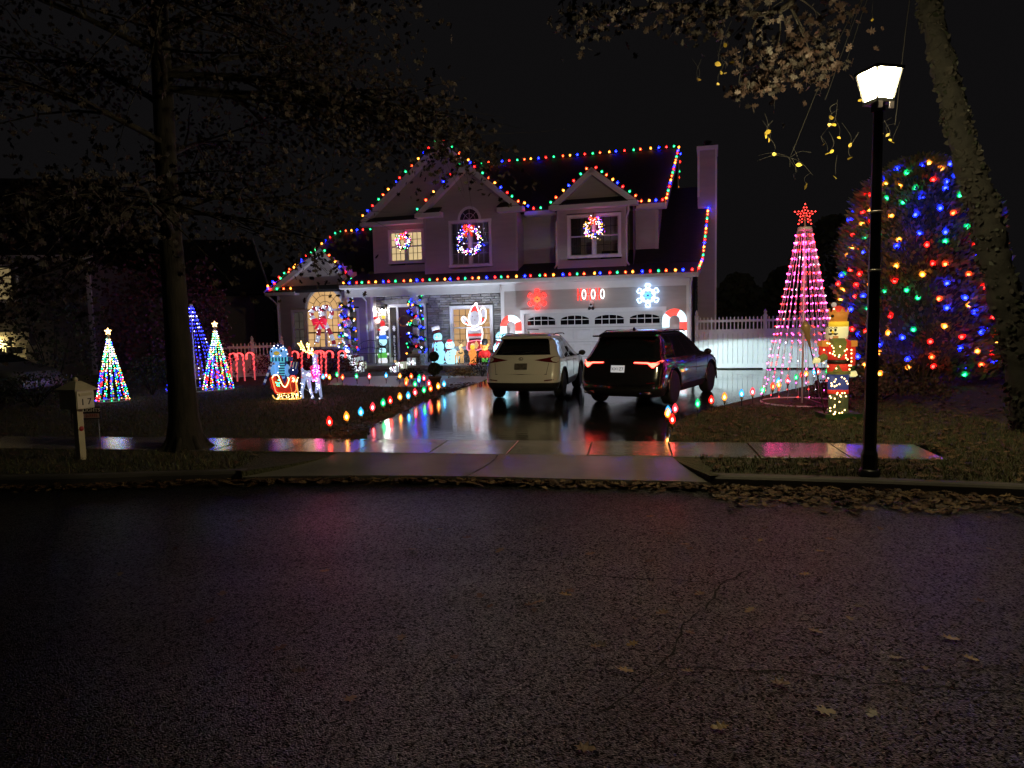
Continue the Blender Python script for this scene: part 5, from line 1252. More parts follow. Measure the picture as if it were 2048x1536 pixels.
# ---- neighbour's pale sedan at the far left
sds = dict(nxs); sds.update(paint=silver_p, wr=.33, track=1.55, axles=(.95, 3.7), spokes=7, zs=[.22, .30, .40, .52, .64, .76, .84, .90, .95, 1.0, 1.1, 1.2, 1.3, 1.36, 1.40, 1.42], glass=(.93, 1.32), mirror=(.95, 3.0),
    prof=[(.22, .12, 4.5, .80, .06, .2, .25), (.34, .0, 4.66, .87, .06, .2, .3), (.52, -.02, 4.7, .90, .06, .22, .3), (.70, .03, 4.66, .905, .07, .24, .3), (.84, .12, 4.4, .89, .08, .25, .3), (.90, .30, 4.0, .875, .08, .25, .3), (.95, .55, 3.5, .85, .08, .25, .3), (1.0, .72, 3.3, .81, .08, .22, .25), (1.2, 1.1, 2.95, .70, .06, .2, .2), (1.32, 1.35, 2.65, .63, .05, .2, .2), (1.40, 1.7, 2.3, .52, .04, .15, .2), (1.42, 1.85, 2.15, .4, .03, .1, .15)])
sp_ = ground(35, 812); car, *_ = make_car('parked_car', 'pale sedan parked in front of the neighbouring garage at far left', sp_ + Vector((.15, .9, .015)), R(84), sds)
# ============================================================ FENCES AND NEIGHBOUR
vinyl = mat('white_vinyl', (.74, .75, .74), .4, var=.03)
def fence(label, A, B, npan, h, top=True, post_h=.18):
    """white vinyl fence from A to B: posts with caps, rails, boards below, spindles above"""
    d = (B - A); Ln = d.length; d.normalize(); f = thing('vinyl_fence', label, 'fence', (A.x, A.y, gz(A.y)), math.atan2(d.y, d.x)); pw = Ln / npan
    bm_ = None; sp_me = None
    for k in range(npan + 1):
        m = MB(); m.box(-.06, .06, -.06, .06, -.15, h + post_h - .1); m.lathe([(.10, h + post_h - .1), (.11, h + post_h - .07), (.07, h + post_h - .05), (.055, h + post_h + .0), (.075, h + post_h + .05), (.03, h + post_h + .11), (0, h + post_h + .15)], 4, M=Matrix.Rotation(PI / 4, 4, 'Z'), sm=False); m.build('post', vinyl, f, (pw * k, 0, 0))
    zr = h - .36
    for k in range(npan):
        x0 = pw * k + .06; x1 = pw * (k + 1) - .06
        for z0, z1 in ((.05, .19), (zr - .12, zr + .02), (h - .10, h - .02)): m = MB(); m.box(x0, x1, -.035, .035, z0, z1); m.build('rail', vinyl, f)
        nb = max(4, round((x1 - x0) / .165)); bw = (x1 - x0) / nb
        if bm_ is None:
            m = MB(); b2 = bw - .006; m.add([(-b2 / 2, -.012, .19), (-b2 / 2 + .008, -.02, .19), (b2 / 2 - .008, -.02, .19), (b2 / 2, -.012, .19), (b2 / 2, .02, .19), (-b2 / 2, .02, .19)] + [(-b2 / 2, -.012, zr - .12), (-b2 / 2 + .008, -.02, zr - .12), (b2 / 2 - .008, -.02, zr - .12), (b2 / 2, -.012, zr - .12), (b2 / 2, .02, zr - .12), (-b2 / 2, .02, zr - .12)], [(i, (i + 1) % 6, (i + 1) % 6 + 6, i + 6) for i in range(6)]); bm_ = m.mesh('board', vinyl)
            m = MB(); m.box(-.019, .019, -.019, .019, zr + .02, h - .10); m.box(-.019, .019, -.019, .019, h - .02, h + .055); m.add([(-.019, -.019, h + .055), (.019, -.019, h + .055), (.019, .019, h + .055), (-.019, .019, h + .055), (0, 0, h + .085)], [(0, 1, 4), (1, 2, 4), (2, 3, 4), (3, 0, 4)]); sp_me = m.mesh('spindle', vinyl)
        for i in range(nb): link('board', bm_, f, (x0 + bw * (i + .5), 0, 0))
        ns = max(6, round((x1 - x0) / .125)); sw_ = (x1 - x0) / ns
        for i in range(ns): link('spindle', sp_me, f, (x0 + sw_ * (i + .5), 0, 0))
    return f
fa = ground(1393, 739); fb = ground(1528, 738); fdir = (ground(1650, 738.5) - fa).normalized(); pw_ = (fb - fa).length
fence('white vinyl privacy fence with spindle top right of the garage, lit by headlights', fa, fa + fdir * pw_ * 3, 3, atY(1460, 638, lerp(fa.y, fb.y, .5)).z - gz(fa.y))
fl0 = ground(385, 762); fl1 = ground(452, 757); fl2 = ground(566, 752)
fence('white vinyl fence with spindle top left of the house behind the candy canes', fl0, fl2, 3, atY(500, 690, (fl1.y + fl2.y) / 2).z - gz(fl1.y))

# neighbour's house, far left
nd = 27.0; NO = atY(75, 700, nd); NO.z = 0
nb_ = thing('neighbour_house', 'dark neighbouring house at far left with dim window and lit garage', 'house', NO, R(10))
dk_sid = mat('neighbour_siding', (.20, .18, .17), .7, var=.1)
def nL(px, py): p = atY(px, py, nd) - NO; return p.x, p.z
_, ez = nL(80, 520)
siding('siding', .2, ez, (0, 0, 0), *FR, (-9, 2.0), [(-2.6, -.7, nL(0, 606)[1], nL(0, 530)[1]), (-6, -.4, 0, nL(20, 690)[1])], parent=nb_, m_=dk_sid, h=.14); siding('siding', .2, ez, (2.0, 0, 0), (0, 1, 0), (1, 0, 0), (0, 9), parent=nb_, m_=dk_sid, h=.14)
m = MB(); m.box(-9, 2.3, -.35, -.2, ez - .02, ez + .16); m.box(1.9, 2.05, -.03, .1, .2, ez); m.build('gutter', white_trim, nb_)
slab_roof('roof', [(-9, -.3, ez + .15), (2.4, -.3, ez + .15), (1.2, 5, ez + 4), (-9, 5, ez + 4)], parent=nb_)
slab_roof('roof', [(-9, 5, ez + 4), (1.2, 5, ez + 4), (2.4, 10, ez + .15), (-9, 10, ez + .15)], parent=nb_)
window(-2.55, nL(40, 560)[0], nL(0, 606)[1], nL(0, 530)[1], 0.0, 1, 3, 3, pane_mat('neighbour_pane', (.06, .045, .02), (.14, .10, .045), .8), munt=muntin_dk, parent=nb_)
gdz = nL(20, 690)[1]; gd_ = MB(); gd_.box(-6, -.45, .12, .16, .2, gdz); gdd = gd_.build('garage_door', mat('cream_door', (.62, .58, .45), .5), nb_)
for k in range(1, 4): m = MB(); m.box(-6, -.45, .11, .125, gdz * k / 4, gdz * k / 4 + .015); m.build('door_joint', mat('joint_grey', (.3, .3, .31), .6), gdd)
for k in range(8):
    for j in range(2): m = MB(); a = -5.9 + k * .68; m.box(a, a + .55, .105, .125, gdz * .78, gdz * .95); m.build('door_pane', dwin_m, gdd); break
lx, lz = nL(5, 690)
m = MB(); m.box(lx - .06, lx + .06, -.2, -.02, lz - .1, lz + .16); m.build('sconce', glow('sconce_warm', (1, .78, .35), 22), nb_)
m = MB(); m.box(-6.2, -.25, -.04, .1, gdz, gdz + .5); m.build('garage_header', mat('cream_door2', (.55, .50, .38), .6), nb_)
# gable wall of the neighbour's rear part
gx, gzz = nL(395, 520); 
wing = MB(); wing.box(2.2, nL(430, 560)[0], 6, 12, .2, nL(430, 572)[1]); wing.build('rear_wing_wall', dk_sid, nb_)
slab_roof('rear_roof', [(2.0, 5.6, nL(430, 572)[1]), (nL(445, 560)[0] + .5, 5.6, nL(430, 572)[1]), (nL(400, 500)[0], 9, nL(400, 470)[1] + 1), (2.0, 9, nL(400, 470)[1] + 1)], parent=nb_)
m = MB(); m.beam((nL(445, 560)[0] + .55, 5.6, nL(430, 572)[1]), (nL(400, 500)[0] + .05, 9, nL(400, 470)[1] + 1), .06, .25); m.build('rake_board', white_trim, nb_)

# shrubs
def shrub(label, p, rx, ry, h, n, cols, cat='shrub', name='shrub', size=.07, shape=BIR, stem=True, group=None, hollow=.55):
    t = thing(name, label, cat, p, 0, group); m = MB(); rn = random.Random(label)
    for i in range(n):
        a = rn.uniform(0, 6.283); u = rn.uniform(-.6, 1); s = math.sqrt(max(0, 1 - max(0, u) ** 2)); rr_ = rn.uniform(hollow, 1.05) * (1 + .22 * noise.noise(Vector((math.cos(a) * 2, math.sin(a) * 2, u * 3 + p.x))))
        put_leaf(m, Vector((rx * s * rr_ * math.cos(a), ry * s * rr_ * math.sin(a), h * (.42 + .55 * u * rr_))), size, shape, rn, mi=rn.randrange(len(cols)))
    m.build('foliage', cols, t)
    if stem:
        s = MB()
        for k in range(7): a = k * .9; s.tube([(0, 0, -.02), (rx * .3 * math.cos(a), ry * .3 * math.sin(a), h * .4), (rx * .7 * math.cos(a), ry * .7 * math.sin(a), h * .8)], [.02, .014, .005], 5)
        s.build('stems', bark_m, t)
    return t
redl = [mat('maroon_leaf', (.10, .015, .025), .7), mat('maroon_leaf_dark', (.06, .012, .018), .7)]
grnl = [mat('shrub_leaf', (.03, .045, .02), .7), mat('shrub_leaf_dark', (.018, .028, .014), .7)]
brnl = [mat('brown_leaf', (.07, .04, .025), .8), mat('brown_leaf_dark', (.04, .025, .018), .8)]
shrub('dark maroon tree between the houses behind the oak trunk', ground(330, 772), 1.7, 1.5, 4.2, 2600, redl, 'tree', 'maroon_tree', .12)
shrub('dark maroon column-shaped tree right of the oak trunk', ground(415, 768), .8, .8, 4.0, 1400, redl, 'tree', 'maroon_tree', .11)
shrub('wispy grey-green tree in front of the neighbouring garage', ground(110, 792), 1.5, 1.3, 3.4, 1700, grnl, 'tree', 'small_tree', .09)
shrub('low round shrub right of the first light tree', ground(305, 790), .75, .6, 1.1, 800, grnl, size=.06)
shrub('clipped dark hedge under the side window of the left wing', ground(560, 757) + Vector((0, .2, 0)), 1.1, .5, 1.0, 1100, redl, size=.06)
shrub('dark hedge under the arched window behind the candy canes', ground(650, 752) + Vector((0, .3, 0)), 1.3, .5, .95, 1300, redl, size=.06)
shrub('low dark hedge at left behind the mailbox', ground(70, 815), 1.3, .6, .9, 1100, grnl, size=.06)
shrub('small bare-looking bush beside the white crossover', ground(965, 754), .45, .3, .75, 420, brnl, size=.05)
shrub('pale dry grass clump glowing in front of the porch wall', ground(925, 756), .5, .25, .38, 380, [mat('dry_straw', (.55, .42, .20), .8), mat('dry_straw_dark', (.3, .2, .1), .8)], 'grass', 'dry_grass', .07, hollow=.2, stem=False)
shrub('rusty mound of leaves under the stone column', ground(822, 762), .42, .3, .42, 420, [leafb[0], leafb[1]], size=.06, hollow=.3, stem=False)
shrub('leaf-littered brown brush below the lit evergreen', ground(1760, 800), 1.5, .8, .55, 1400, brnl, size=.08, hollow=.2)
# dark trees far behind
for i, (px, Y_, h_, lab) in enumerate(((1475, 40, 3.6, 'dark leafy tree behind the fence just right of the chimney'), (1570, 44, 4.2, 'dark leafy tree behind the red light tree'), (1665, 42, 7.0, 'tall dark leafy tree behind the fence beside the evergreen'), (500, 42, 5.5, 'dark leafy tree behind the left fence'))):
    p = atY(px, 700, Y_); p.z = gz(p.y); t = thing('background_tree', lab, 'tree', p, 0, 'dark trees behind the fences'); m = MB(); rn = random.Random(i)
    for k in range(1500):
        q = rn.random() ** .8; a = rn.uniform(0, 6.3); rr_ = h_ * .42 * math.sqrt(max(0, 1 - q * q)) * rn.uniform(.4, 1.1) + .1; c = Vector((rr_ * math.cos(a), rr_ * math.sin(a), .4 + q * h_)); put_leaf(m, c, .45, BIR, rn)
    m.build('crown', ndl[0], t); m = MB(); m.tube([(0, 0, -.1), (0, 0, h_)], [.15, .03], 6); m.build('trunk', bark_m, t)
# ============================================================ DECORATIONS
def lit(name, col, e=.5, rough=.6): return mat('lit_' + name, col, rough, emit=(col, e * .55), var=0)
gr_in = random.Random(5)
HZ = -PHI
def hthing(name, label, cat, x, v, z, group=None):
    return thing(name, label, cat, H2W((x, v, z)), HZ, group)
# ---- snowflakes on the garage wall
def snowflake(label, c, rad, tube_m, inner_m):
    t = hthing('snowflake_light', label, 'snowflake', c.x, -.13, c.z); s = rad
    def rot(p, a): return (p[0] * math.cos(a) - p[1] * math.sin(a), p[0] * math.sin(a) + p[1] * math.cos(a))
    for k in range(6):
        a = PI / 2 + k * PI / 3; m = MB()
        lp_ = [(.60, 0), (.70, .13), (.83, .21), (.97, .16), (.99, .04), (.90, .0), (.99, -.04), (.97, -.16), (.83, -.21), (.70, -.13)]
        m.tube([(*[q * s for q in rot(p, a)][:1], 0, rot(p, a)[1] * s) for p in lp_], .019 * s / .36, 6, closed=True)
        m.tube([(rot(p, a)[0] * s, 0, rot(p, a)[1] * s) for p in ((.34, 0), (.60, 0))], .014 * s / .36, 6)
        for sg in (-1, 1): m.tube([(rot(p, a)[0] * s, 0, rot(p, a)[1] * s) for p in ((.46, 0), (.60, sg * .16), (.56, sg * .25), (.47, sg * .22), (.40, sg * .10))], .013 * s / .36, 6)
        m.build('arm_loop', tube_m, t)
    m = MB(); P = []
    for k in range(12): r_ = (.34 if k % 2 == 0 else .20) * s; a = PI / 2 + k * PI / 6; P.append((r_ * math.cos(a), 0, r_ * math.sin(a)))
    m.tube(P, .013 * s / .36, 6, closed=True); P2 = [(p[0] * .55, 0, p[2] * .55) for p in P]; m.tube(P2, .011 * s / .36, 6, closed=True); m.build('centre_star', inner_m, t)
    m = MB(); m.box(-.02, .02, .01, .13, -.02, .02); m.build('wall_hook', black_metal, t)
snowflake('red rope-light snowflake on the garage wall, left of the letters', L(1075, 599, -.07), .355, glow('rope_red', (16, .5, .4), .11), glow('rope_red2', (14, 1.6, .3), .12))
snowflake('white and blue rope-light snowflake on the garage wall, right of the letters', L(1296, 591, -.07), .39, glow('rope_ice', (3.0, 4.6, 7.4), .28), glow('rope_blue', (.3, 1.8, 7), .3))
# ---- HO HO HO letters
ho0 = L(1155, 589, -.07); ho1 = L(1210, 588, -.07)
hs = hthing('letter_sign', 'red and white neon letters HOHOHO above the garage door', 'sign', ho0.x, -.14, (ho0.z + ho1.z) / 2)
red_neon = glow('neon_red', (10, .25, .15), .14); white_neon = glow('neon_white', (5, 5.4, 5.2), .22); lw = (ho1.x - ho0.x) / 6
for i, ch in enumerate('HOHOHO'):
    m = MB(); x0 = lw * i + .01; x1 = lw * (i + 1) - .01; hh = .20
    if ch == 'H':
        m.tube([(x0 + .015, 0, hh), (x0 + .015, 0, -hh)], .017, 6); m.tube([(x1 - .015, 0, hh), (x1 - .015, 0, -hh)], .017, 6); m.tube([(x0 + .015, 0, 0), (x1 - .015, 0, 0)], .017, 6)
        m.build('letter_h', red_neon, hs)
    else:
        for f in (.9,): m.tube([((x0 + x1) / 2 + (x1 - x0) / 2 * f * math.cos(a), 0, hh * (1 if f == 1 else .78) * math.sin(a)) for a in [2 * PI * k / 20 for k in range(20)]], .016, 6, closed=True)
        m.build('letter_o', white_neon, hs)
m = MB(); m.box(0, ho1.x - ho0.x, .012, .022, -.01, .01); m.box(.1, .12, .02, .14, -.02, .02); m.box(.8, .82, .02, .14, -.02, .02); m.build('mount_bar', black_metal, hs)
# floodlight under the letters
fx = L(1183, 611, -.05); fl = MB(); fl.lathe([(.09, -.0), (.09, .03), (.05, .05)], 12, M=Matrix.Translation((fx.x, -.02, fx.z + .08)) @ Matrix.Rotation(PI / 2, 4, 'X')); fl.ball((fx.x, -.12, fx.z + .02), .075, 0, 10, 6); fo_ = fl.build('wall_fixture', white_trim, house)
m = MB(); m.ball((fx.x, -.17, fx.z + .03), .04, 0); m.ball((fx.x - .06, -.13, fx.z - .1), .055, 0); m.ball((fx.x + .06, -.13, fx.z - .1), .055, 0); m.build('fixture_lens', black_metal, fo_)
# ---- jumbo striped candy canes at both ends of the garage door
cw_, crd = lit('cane_white', (.62, .86, .92), 1.3), lit('cane_red', (.85, .08, .06), 1.1)
def big_cane(label, px, py, rad, leg):
    c = L(px, py, -.55); t = hthing('candy_cane_decoration', label, 'candy cane', c.x, -.55, gz(C0.y)); zc = c.z - gz(C0.y); P = []
    P += [(-rad, 0, zc - leg * (1 - i / 3)) for i in range(3)] + [(rad * math.cos(a), 0, zc + rad * math.sin(a)) for a in [PI - PI * i / 14 for i in range(15)]] + [(rad, 0, zc * (1 - i / 12)) for i in range(1, 13)]
    P = [Vector(p) for p in P]; tot = 0; m = MB(); n = len(P); cut = 0; seg = [P[0]]; k = 0; cum = 0
    dense = []
    for a, b_ in zip(P, P[1:]):
        st = max(1, int((b_ - a).length / .04))
        for i in range(st): dense.append(a.lerp(b_, i / st))
    dense.append(P[-1]); step = 6
    for k, i in enumerate(range(0, len(dense) - 1, step)):
        s_ = dense[max(0, i):i + step + 1]
        if len(s_) > 1: m.tube(s_, .118, 10, k % 2, cap=(i == 0 or i + step >= len(dense) - 1))
    m.build('striped_tube', [cw_, crd], t); m = MB(); m.lathe([(.2, 0), (.2, .03), (.13, .05)], 12, M=Matrix.Translation((rad, 0, 0))); m.build('base_plate', plastic, t)
big_cane('big lit red and white candy cane left of the garage door', 1022, 652, .27, .25); big_cane('big lit red and white candy cane right of the garage door', 1349, 641, .28, .22)

# ---- figures on the porch (floor FZ)
ice = lit('snow', (.28, .72, .86), .95); ice2 = lit('snow2', (.40, .78, .92), 1.05); coal = mat('coal', (.01, .01, .01), .5); dred = mat('scarf_red', (.22, .02, .03), .7, emit=((.3, .02, .03), .12)); lred = lit('red', (.75, .03, .03), .6); lgrn = lit('green', (.12, .55, .08), .6); lgold = lit('gold', (.95, .55, .05), .8); ltan = lit('tan', (.78, .50, .20), .55); lorg = lit('orange', (.95, .30, .06), .75); lblue = lit('blue', (.03, .16, .75), .7); lwht = lit('white', (.85, .9, .95), .7); lskin = lit('skin', (.80, .50, .35), .6)
def snowman(t, x, balls, hat=None, scarf=None, mi=ice):
    m = MB()
    for (zz, r_, dx) in balls: m.ball((x + dx, 0, zz), r_, 0, 16, 10, (1, .6, 1))
    m.build('body', mi, t); zz, r_, dx = balls[-1]
    m = MB(); [m.ball((x + dx + q * r_ * .35, -r_ * .55, zz + r_ * .2), .022, 0, 6, 4) for q in (-1, 1)]; [m.ball((x + balls[-2][2], -balls[-2][1] * .6, balls[-2][0] + q), .022, 0, 6, 4) for q in (-.08, .05, .16)]; m.build('coal_buttons', coal, t)
    m = MB(); m.lathe([(.03, 0), (.0, .13)], 8, M=Matrix.Translation((x + dx, -r_ * .58, zz)) @ Matrix.Rotation(R(100), 4, 'X')); m.build('carrot_nose', lorg, t)
    if hat:
        M = Matrix.Translation((x + dx - .03, 0, zz + r_ * .75)) @ Matrix.Rotation(R(-14), 4, 'Y'); m = MB(); m.lathe([(.22, 0), (.22, .02), (.13, .03), (.15, .26), (0, .26)], 14, M=M); ho_ = m.build('top_hat', hat[0], t); m = MB(); m.lathe([(.136, .04), (.14, .09)], 14, M=M); m.build('hat_band', dred, ho_)
        m = MB(); m.lathe([(.15, .12), (.155, .262), (0, .265)], 14, M=M); m.build('hat_panel', hat[1], ho_)
    if scarf:
        zz2 = zz - r_ * .9; m = MB(); m.lathe([(r_ * .85, -.04), (r_ * .92, 0), (r_ * .85, .04)], 14, M=Matrix.Translation((x + dx, 0, zz2)), sy=.65); m.add([(x + dx - r_ * .7, -r_ * .6, zz2), (x + dx - r_ * .35, -r_ * .62, zz2), (x + dx - r_ * .7, -r_ * .7, zz2 - .42), (x + dx - r_ * 1.2, -r_ * .7, zz2 - .40)], [(0, 1, 2, 3)]); m.add([(x + dx - r_ * .1, -r_ * .62, zz2), (x + dx + r_ * .2, -r_ * .62, zz2), (x + dx + r_ * .15, -r_ * .75, zz2 - .36), (x + dx - r_ * .2, -r_ * .75, zz2 - .36)], [(0, 1, 2, 3)]); m.build('scarf', dred, t)
vsn = .55; xs = L(876, 690, vsn).x; x2 = L(902, 700, vsn).x
t = hthing('snowman_figure', 'pair of lit pale blue snowmen with top hat and scarves on the porch', 'snowman', xs, vsn, FZ)
snowman(t, 0, [(.27, .32, 0), (.66, .24, .0), (1.02, .175, .0)], (coal, lit('hat_white', (.75, .75, .8), .35)), True)
snowman(t, x2 - xs, [(.27, .31, .02), (.70, .185, -.04)], None, True, ice2)
m = MB(); m.ball((x2 - xs - .04, -.02, .86), .12, 0, 10, 6, (1, .7, .55)); m.build('red_cap', lred, t)
# right snowman by the garage
p_ = L(1001, 700, -.15); t = hthing('snowman_figure', 'lit snowman half hidden behind the white crossover, by the big candy cane', 'snowman', p_.x, -.15, gz(C0.y)); snowman(t, 0, [(.32, .36, 0), (.80, .27, 0), (1.22, .2, .03)], None, True, ice)
# Santa outline in front of the window
vS = VS - .22
def SP(px, py): q = L(px, py, vS); return (q.x, q.z)
sx0, sz0 = SP(950, 690)
santa = hthing('santa_light', 'lit Santa with raised arms and white outline in front of the porch window', 'santa', sx0, vS, 0)
def sp(px, py): x, z = SP(px, py); return (x - sx0, z)
def outline_tube(m, pts, r, mi=0, closed=True, y=-.05): P = catmull([Vector((x, y, z)) for x, z in pts + (pts[:1] if closed else [])], 4); m.tube(P, r, 6, mi)
grey_net = lit('net_grey', (.40, .38, .42), .42)
def panel(nm_, pix, m_, parent=santa, f=sp, d=.05, y=0): m = MB(); m.prism([f(*p) for p in pix], y - d / 2, y + d / 2); return m.build(nm_, m_, parent, fix=True)
panel('beard', [(938, 634), (940, 646), (948, 652), (957, 648), (961, 636), (958, 626), (950, 622), (942, 625)], grey_net)
panel('hat', [(942, 624), (946, 614), (952, 611), (957, 618), (960, 627), (951, 621)], lred)
panel('sweater', [(937, 656), (946, 651), (958, 650), (963, 656), (964, 666), (937, 667)], grey_net); panel('belt', [(937, 668), (963, 667), (963, 672), (937, 673)], lred); panel('tunic_hem', [(937, 673), (963, 672), (964, 676), (937, 677)], grey_net)
panel('trousers', [(939, 677), (962, 676), (963, 690), (939, 690)], mat('dark_net', (.05, .045, .05), .8)); panel('left_sleeve', [(932, 644), (940, 648), (944, 652), (938, 652), (931, 647)], lred); panel('right_sleeve', [(959, 644), (964, 635), (968, 638), (963, 648)], lred)
panel('left_mitten', [(925, 638), (929, 635), (933, 639), (931, 645), (926, 643)], grey_net); panel('right_mitten', [(963, 622), (967, 617), (971, 622), (970, 634), (964, 634)], grey_net)
panel('gift_box', [(938, 684), (962, 682), (963, 697), (938, 699)], lit('gift_red', (.55, .05, .06), .35), y=-.1); panel('gift_bow', [(950, 690), (955, 681), (960, 690), (956, 697), (952, 697)], ltan, y=-.14)
m = MB(); outline_tube(m, [sp(*p) for p in ((938, 634), (941, 648), (949, 653), (958, 648), (961, 634), (957, 620), (952, 610), (945, 614), (941, 624))], .016)
outline_tube(m, [sp(*p) for p in ((940, 651), (929, 646), (924, 638), (928, 633), (934, 638), (938, 644))], .016); outline_tube(m, [sp(*p) for p in ((961, 648), (963, 634), (961, 622), (966, 615), (972, 620), (972, 638), (966, 646))], .016)
outline_tube(m, [sp(*p) for p in ((936, 655), (935, 668), (936, 679), (938, 690))], .016, closed=False); outline_tube(m, [sp(*p) for p in ((963, 653), (966, 666), (964, 679), (963, 690))], .016, closed=False); outline_tube(m, [sp(*p) for p in ((937, 656), (950, 660), (962, 655))], .02, closed=False); m.ball((*sp(953, 608)[:1], -.05, sp(953, 608)[1]), .06, 0, 8, 6)
m.build('rope_outline', glow('rope_white', (3.6, 3.7, 4.2), .55), santa)
m = MB(); outline_tube(m, [sp(*p) for p in ((938, 683), (963, 681), (963, 698), (938, 700))], .012, y=-.13); m.build('gift_outline', glow('rope_pink', (6, .8, 1.2), .3), santa)
m = MB(); [m.tube([(sp(950, 650)[0], -.145, sp(950, z0)[1]), (sp(950, 650)[0] + .02, -.145, sp(950, z0 + 2)[1])], .008, 4) for z0 in ()]; e_ = sp(945, 633), sp(955, 632); [m.ball((e[0], -.03, e[1]), .018, 0, 6, 4) for e in e_]; m.ball((*sp(950, 640)[:1], -.035, sp(950, 640)[1]), .02, 0, 6, 4); m.build('face_marks', mat('dark_red_mark', (.15, .02, .02), .6), santa)
m = MB(); [m.tube([(x, .03, FZ), (x, .03, 1.5)], .01, 5) for x in (-.15, .12)]; m.build('support_pole', black_metal, santa)
# stacked character totem left of the door
vt = VS - .28; tx = L(765, 700, vt).x; tot = hthing('character_totem', 'tall stacked figure of lit snowmen topped by a Santa head left of the door', 'totem', tx, vt, FZ)
def tz(py): return L(765, py, vt).z - FZ
def tball(nm_, px, py, r_, m_, s_=(1, .6, 1)): m = MB(); m.ball((L(px, py, vt).x - tx, 0, tz(py)), r_, 0, 14, 8, s_); return m.build(nm_, m_, tot)
tball('base_snow', 766, 722, .20, lwht); tball('green_coat', 765, 711, .19, lgrn, (1.1, .6, .9)); tball('lower_head', 765, 701, .15, ice2); tball('lower_hat', 765, 694, .13, coal, (1.2, .6, .5)); tball('middle_snow', 766, 683, .17, ice2); tball('blue_coat', 766, 675, .18, lblue, (1, .62, .7)); tball('upper_head', 765, 666, .14, lwht); tball('white_arms', 768, 657, .17, lwht, (1.2, .6, .6)); tball('red_scarf', 762, 659, .12, lred, (1.4, .66, .35)); tball('red_coat', 765, 648, .13, lred, (.8, .6, 1.1)); sh = tball('santa_head', 755, 641, .125, lit('warm_white', (.95, .85, .75), .8)); tball('santa_cap', 752, 636, .10, lred, (1.2, .7, .7))
m = MB(); m.prism([(.10 * (1 if q % 2 == 0 else .45) * math.sin(PI * q / 5), .10 * (1 if q % 2 == 0 else .45) * math.cos(PI * q / 5)) for q in range(10)], -.02, .02, 0, Matrix.Translation((L(767, 634, vt).x - tx, 0, tz(634)))); m.build('gold_star', lgold, tot, fix=True)
for py, cc in ((722, coal), (701, coal), (666, coal)):
    m = MB(); [m.ball((q * .05, -.10, tz(py) + .02), .016, 0, 6, 4) for q in (-1, 1)]; m.build('eyes', cc, tot); m = MB(); m.ball((0, -.11, tz(py) - .02), .02, 0, 6, 4); m.build('nose', lorg, tot)
for sx in (-1, 1): tball('mitten', 765 + sx * 10, 675, .05, lwht); tball('hand', 765 + sx * 11, 708, .05, lwht)
# small deer, kneeling figure, bear soldier
def small_fig(name, label, cat, px, v, build):
    x = L(px, 720, v).x; t = hthing(name, label, cat, x, v, FZ); build(t, lambda qx, qy: Vector((L(qx, qy, v).x - x, 0, L(qx, qy, v).z - FZ))); return t
def b_deer(t, q):
    m = MB(); a, b_ = q(914, 707), q(924, 706); m.tube([a + Vector((-.03, 0, 0)), a, (a + b_) / 2, b_, q(923, 700), q(920, 694), q(923, 690), q(927, 692)], [.04, .10, .10, .11, .075, .05, .06, .025], 8); m.build('body', ltan, t)
    for qx, ex in ((912, 911), (915, 917), (922, 922), (926, 926)):
        m = MB(); m.tube([q(qx, 710) + Vector((0, (qx % 2) * .08 - .04, 0)), q((qx + ex) / 2, 718), q(ex, 727)], [.04, .028, .022], 6); lg = m.build('leg', ltan, t); m = MB(); e = q(ex, 727.3); m.ball(e, .03, 0, 6, 4); m.build('hoof', coal, lg)
    for sg in (-1, 1):
        m = MB(); s = q(921, 688); m.tube([s, s + Vector((sg * .06, .02, .06)), s + Vector((sg * .09, 0, .17))], .012, 5); m.tube([s + Vector((sg * .06, .02, .06)), s + Vector((sg * .14, 0, .12))], .01, 5); m.build('antler', mat('antler', (.10, .06, .03), .7), t)
    m = MB(); m.tube([q(919, 704) + Vector((0, -.1, 0)), q(923, 707) + Vector((0, -.13, 0)), q(927, 705) + Vector((0, -.08, 0))], .022, 6); m.build('collar', mat('collar_green', (.03, .08, .04), .6), t)
small_fig('deer_figure', 'small lit tan reindeer with dark antlers on the porch', 'reindeer', 920, .25, b_deer)
def b_kneel(t, q):
    m = MB(); m.lathe([(.14, 0), (.15, .05), (.11, .12), (.12, .22), (.145, .36), (.12, .5), (.05, .58)], 14, sy=.8); m.build('robe', lorg, t); m = MB(); m.ball((0, -.02, .64), .085, 0, 12, 8, (1, 1, 1.15)); m.build('head', lgold, t); m = MB(); m.ball((0, .0, .72), .085, 0, 10, 6, (.9, .9, .7)); m.build('hood', lit('peach', (.95, .55, .3), .7), t)
    for sg in (-1, 1): m = MB(); m.tube([(sg * .12, -.02, .5), (sg * .10, -.1, .36), (sg * .02, -.14, .42)], [.035, .03, .025], 6); m.build('arm', lorg, t)
    m = MB(); m.lathe([(.15, -.0), (.15, .045)], 14, sy=.8); m.build('base', lred, t)
small_fig('kneeling_figure', 'small glowing orange and yellow robed figure on the porch', 'figurine', 946, .15, b_kneel)
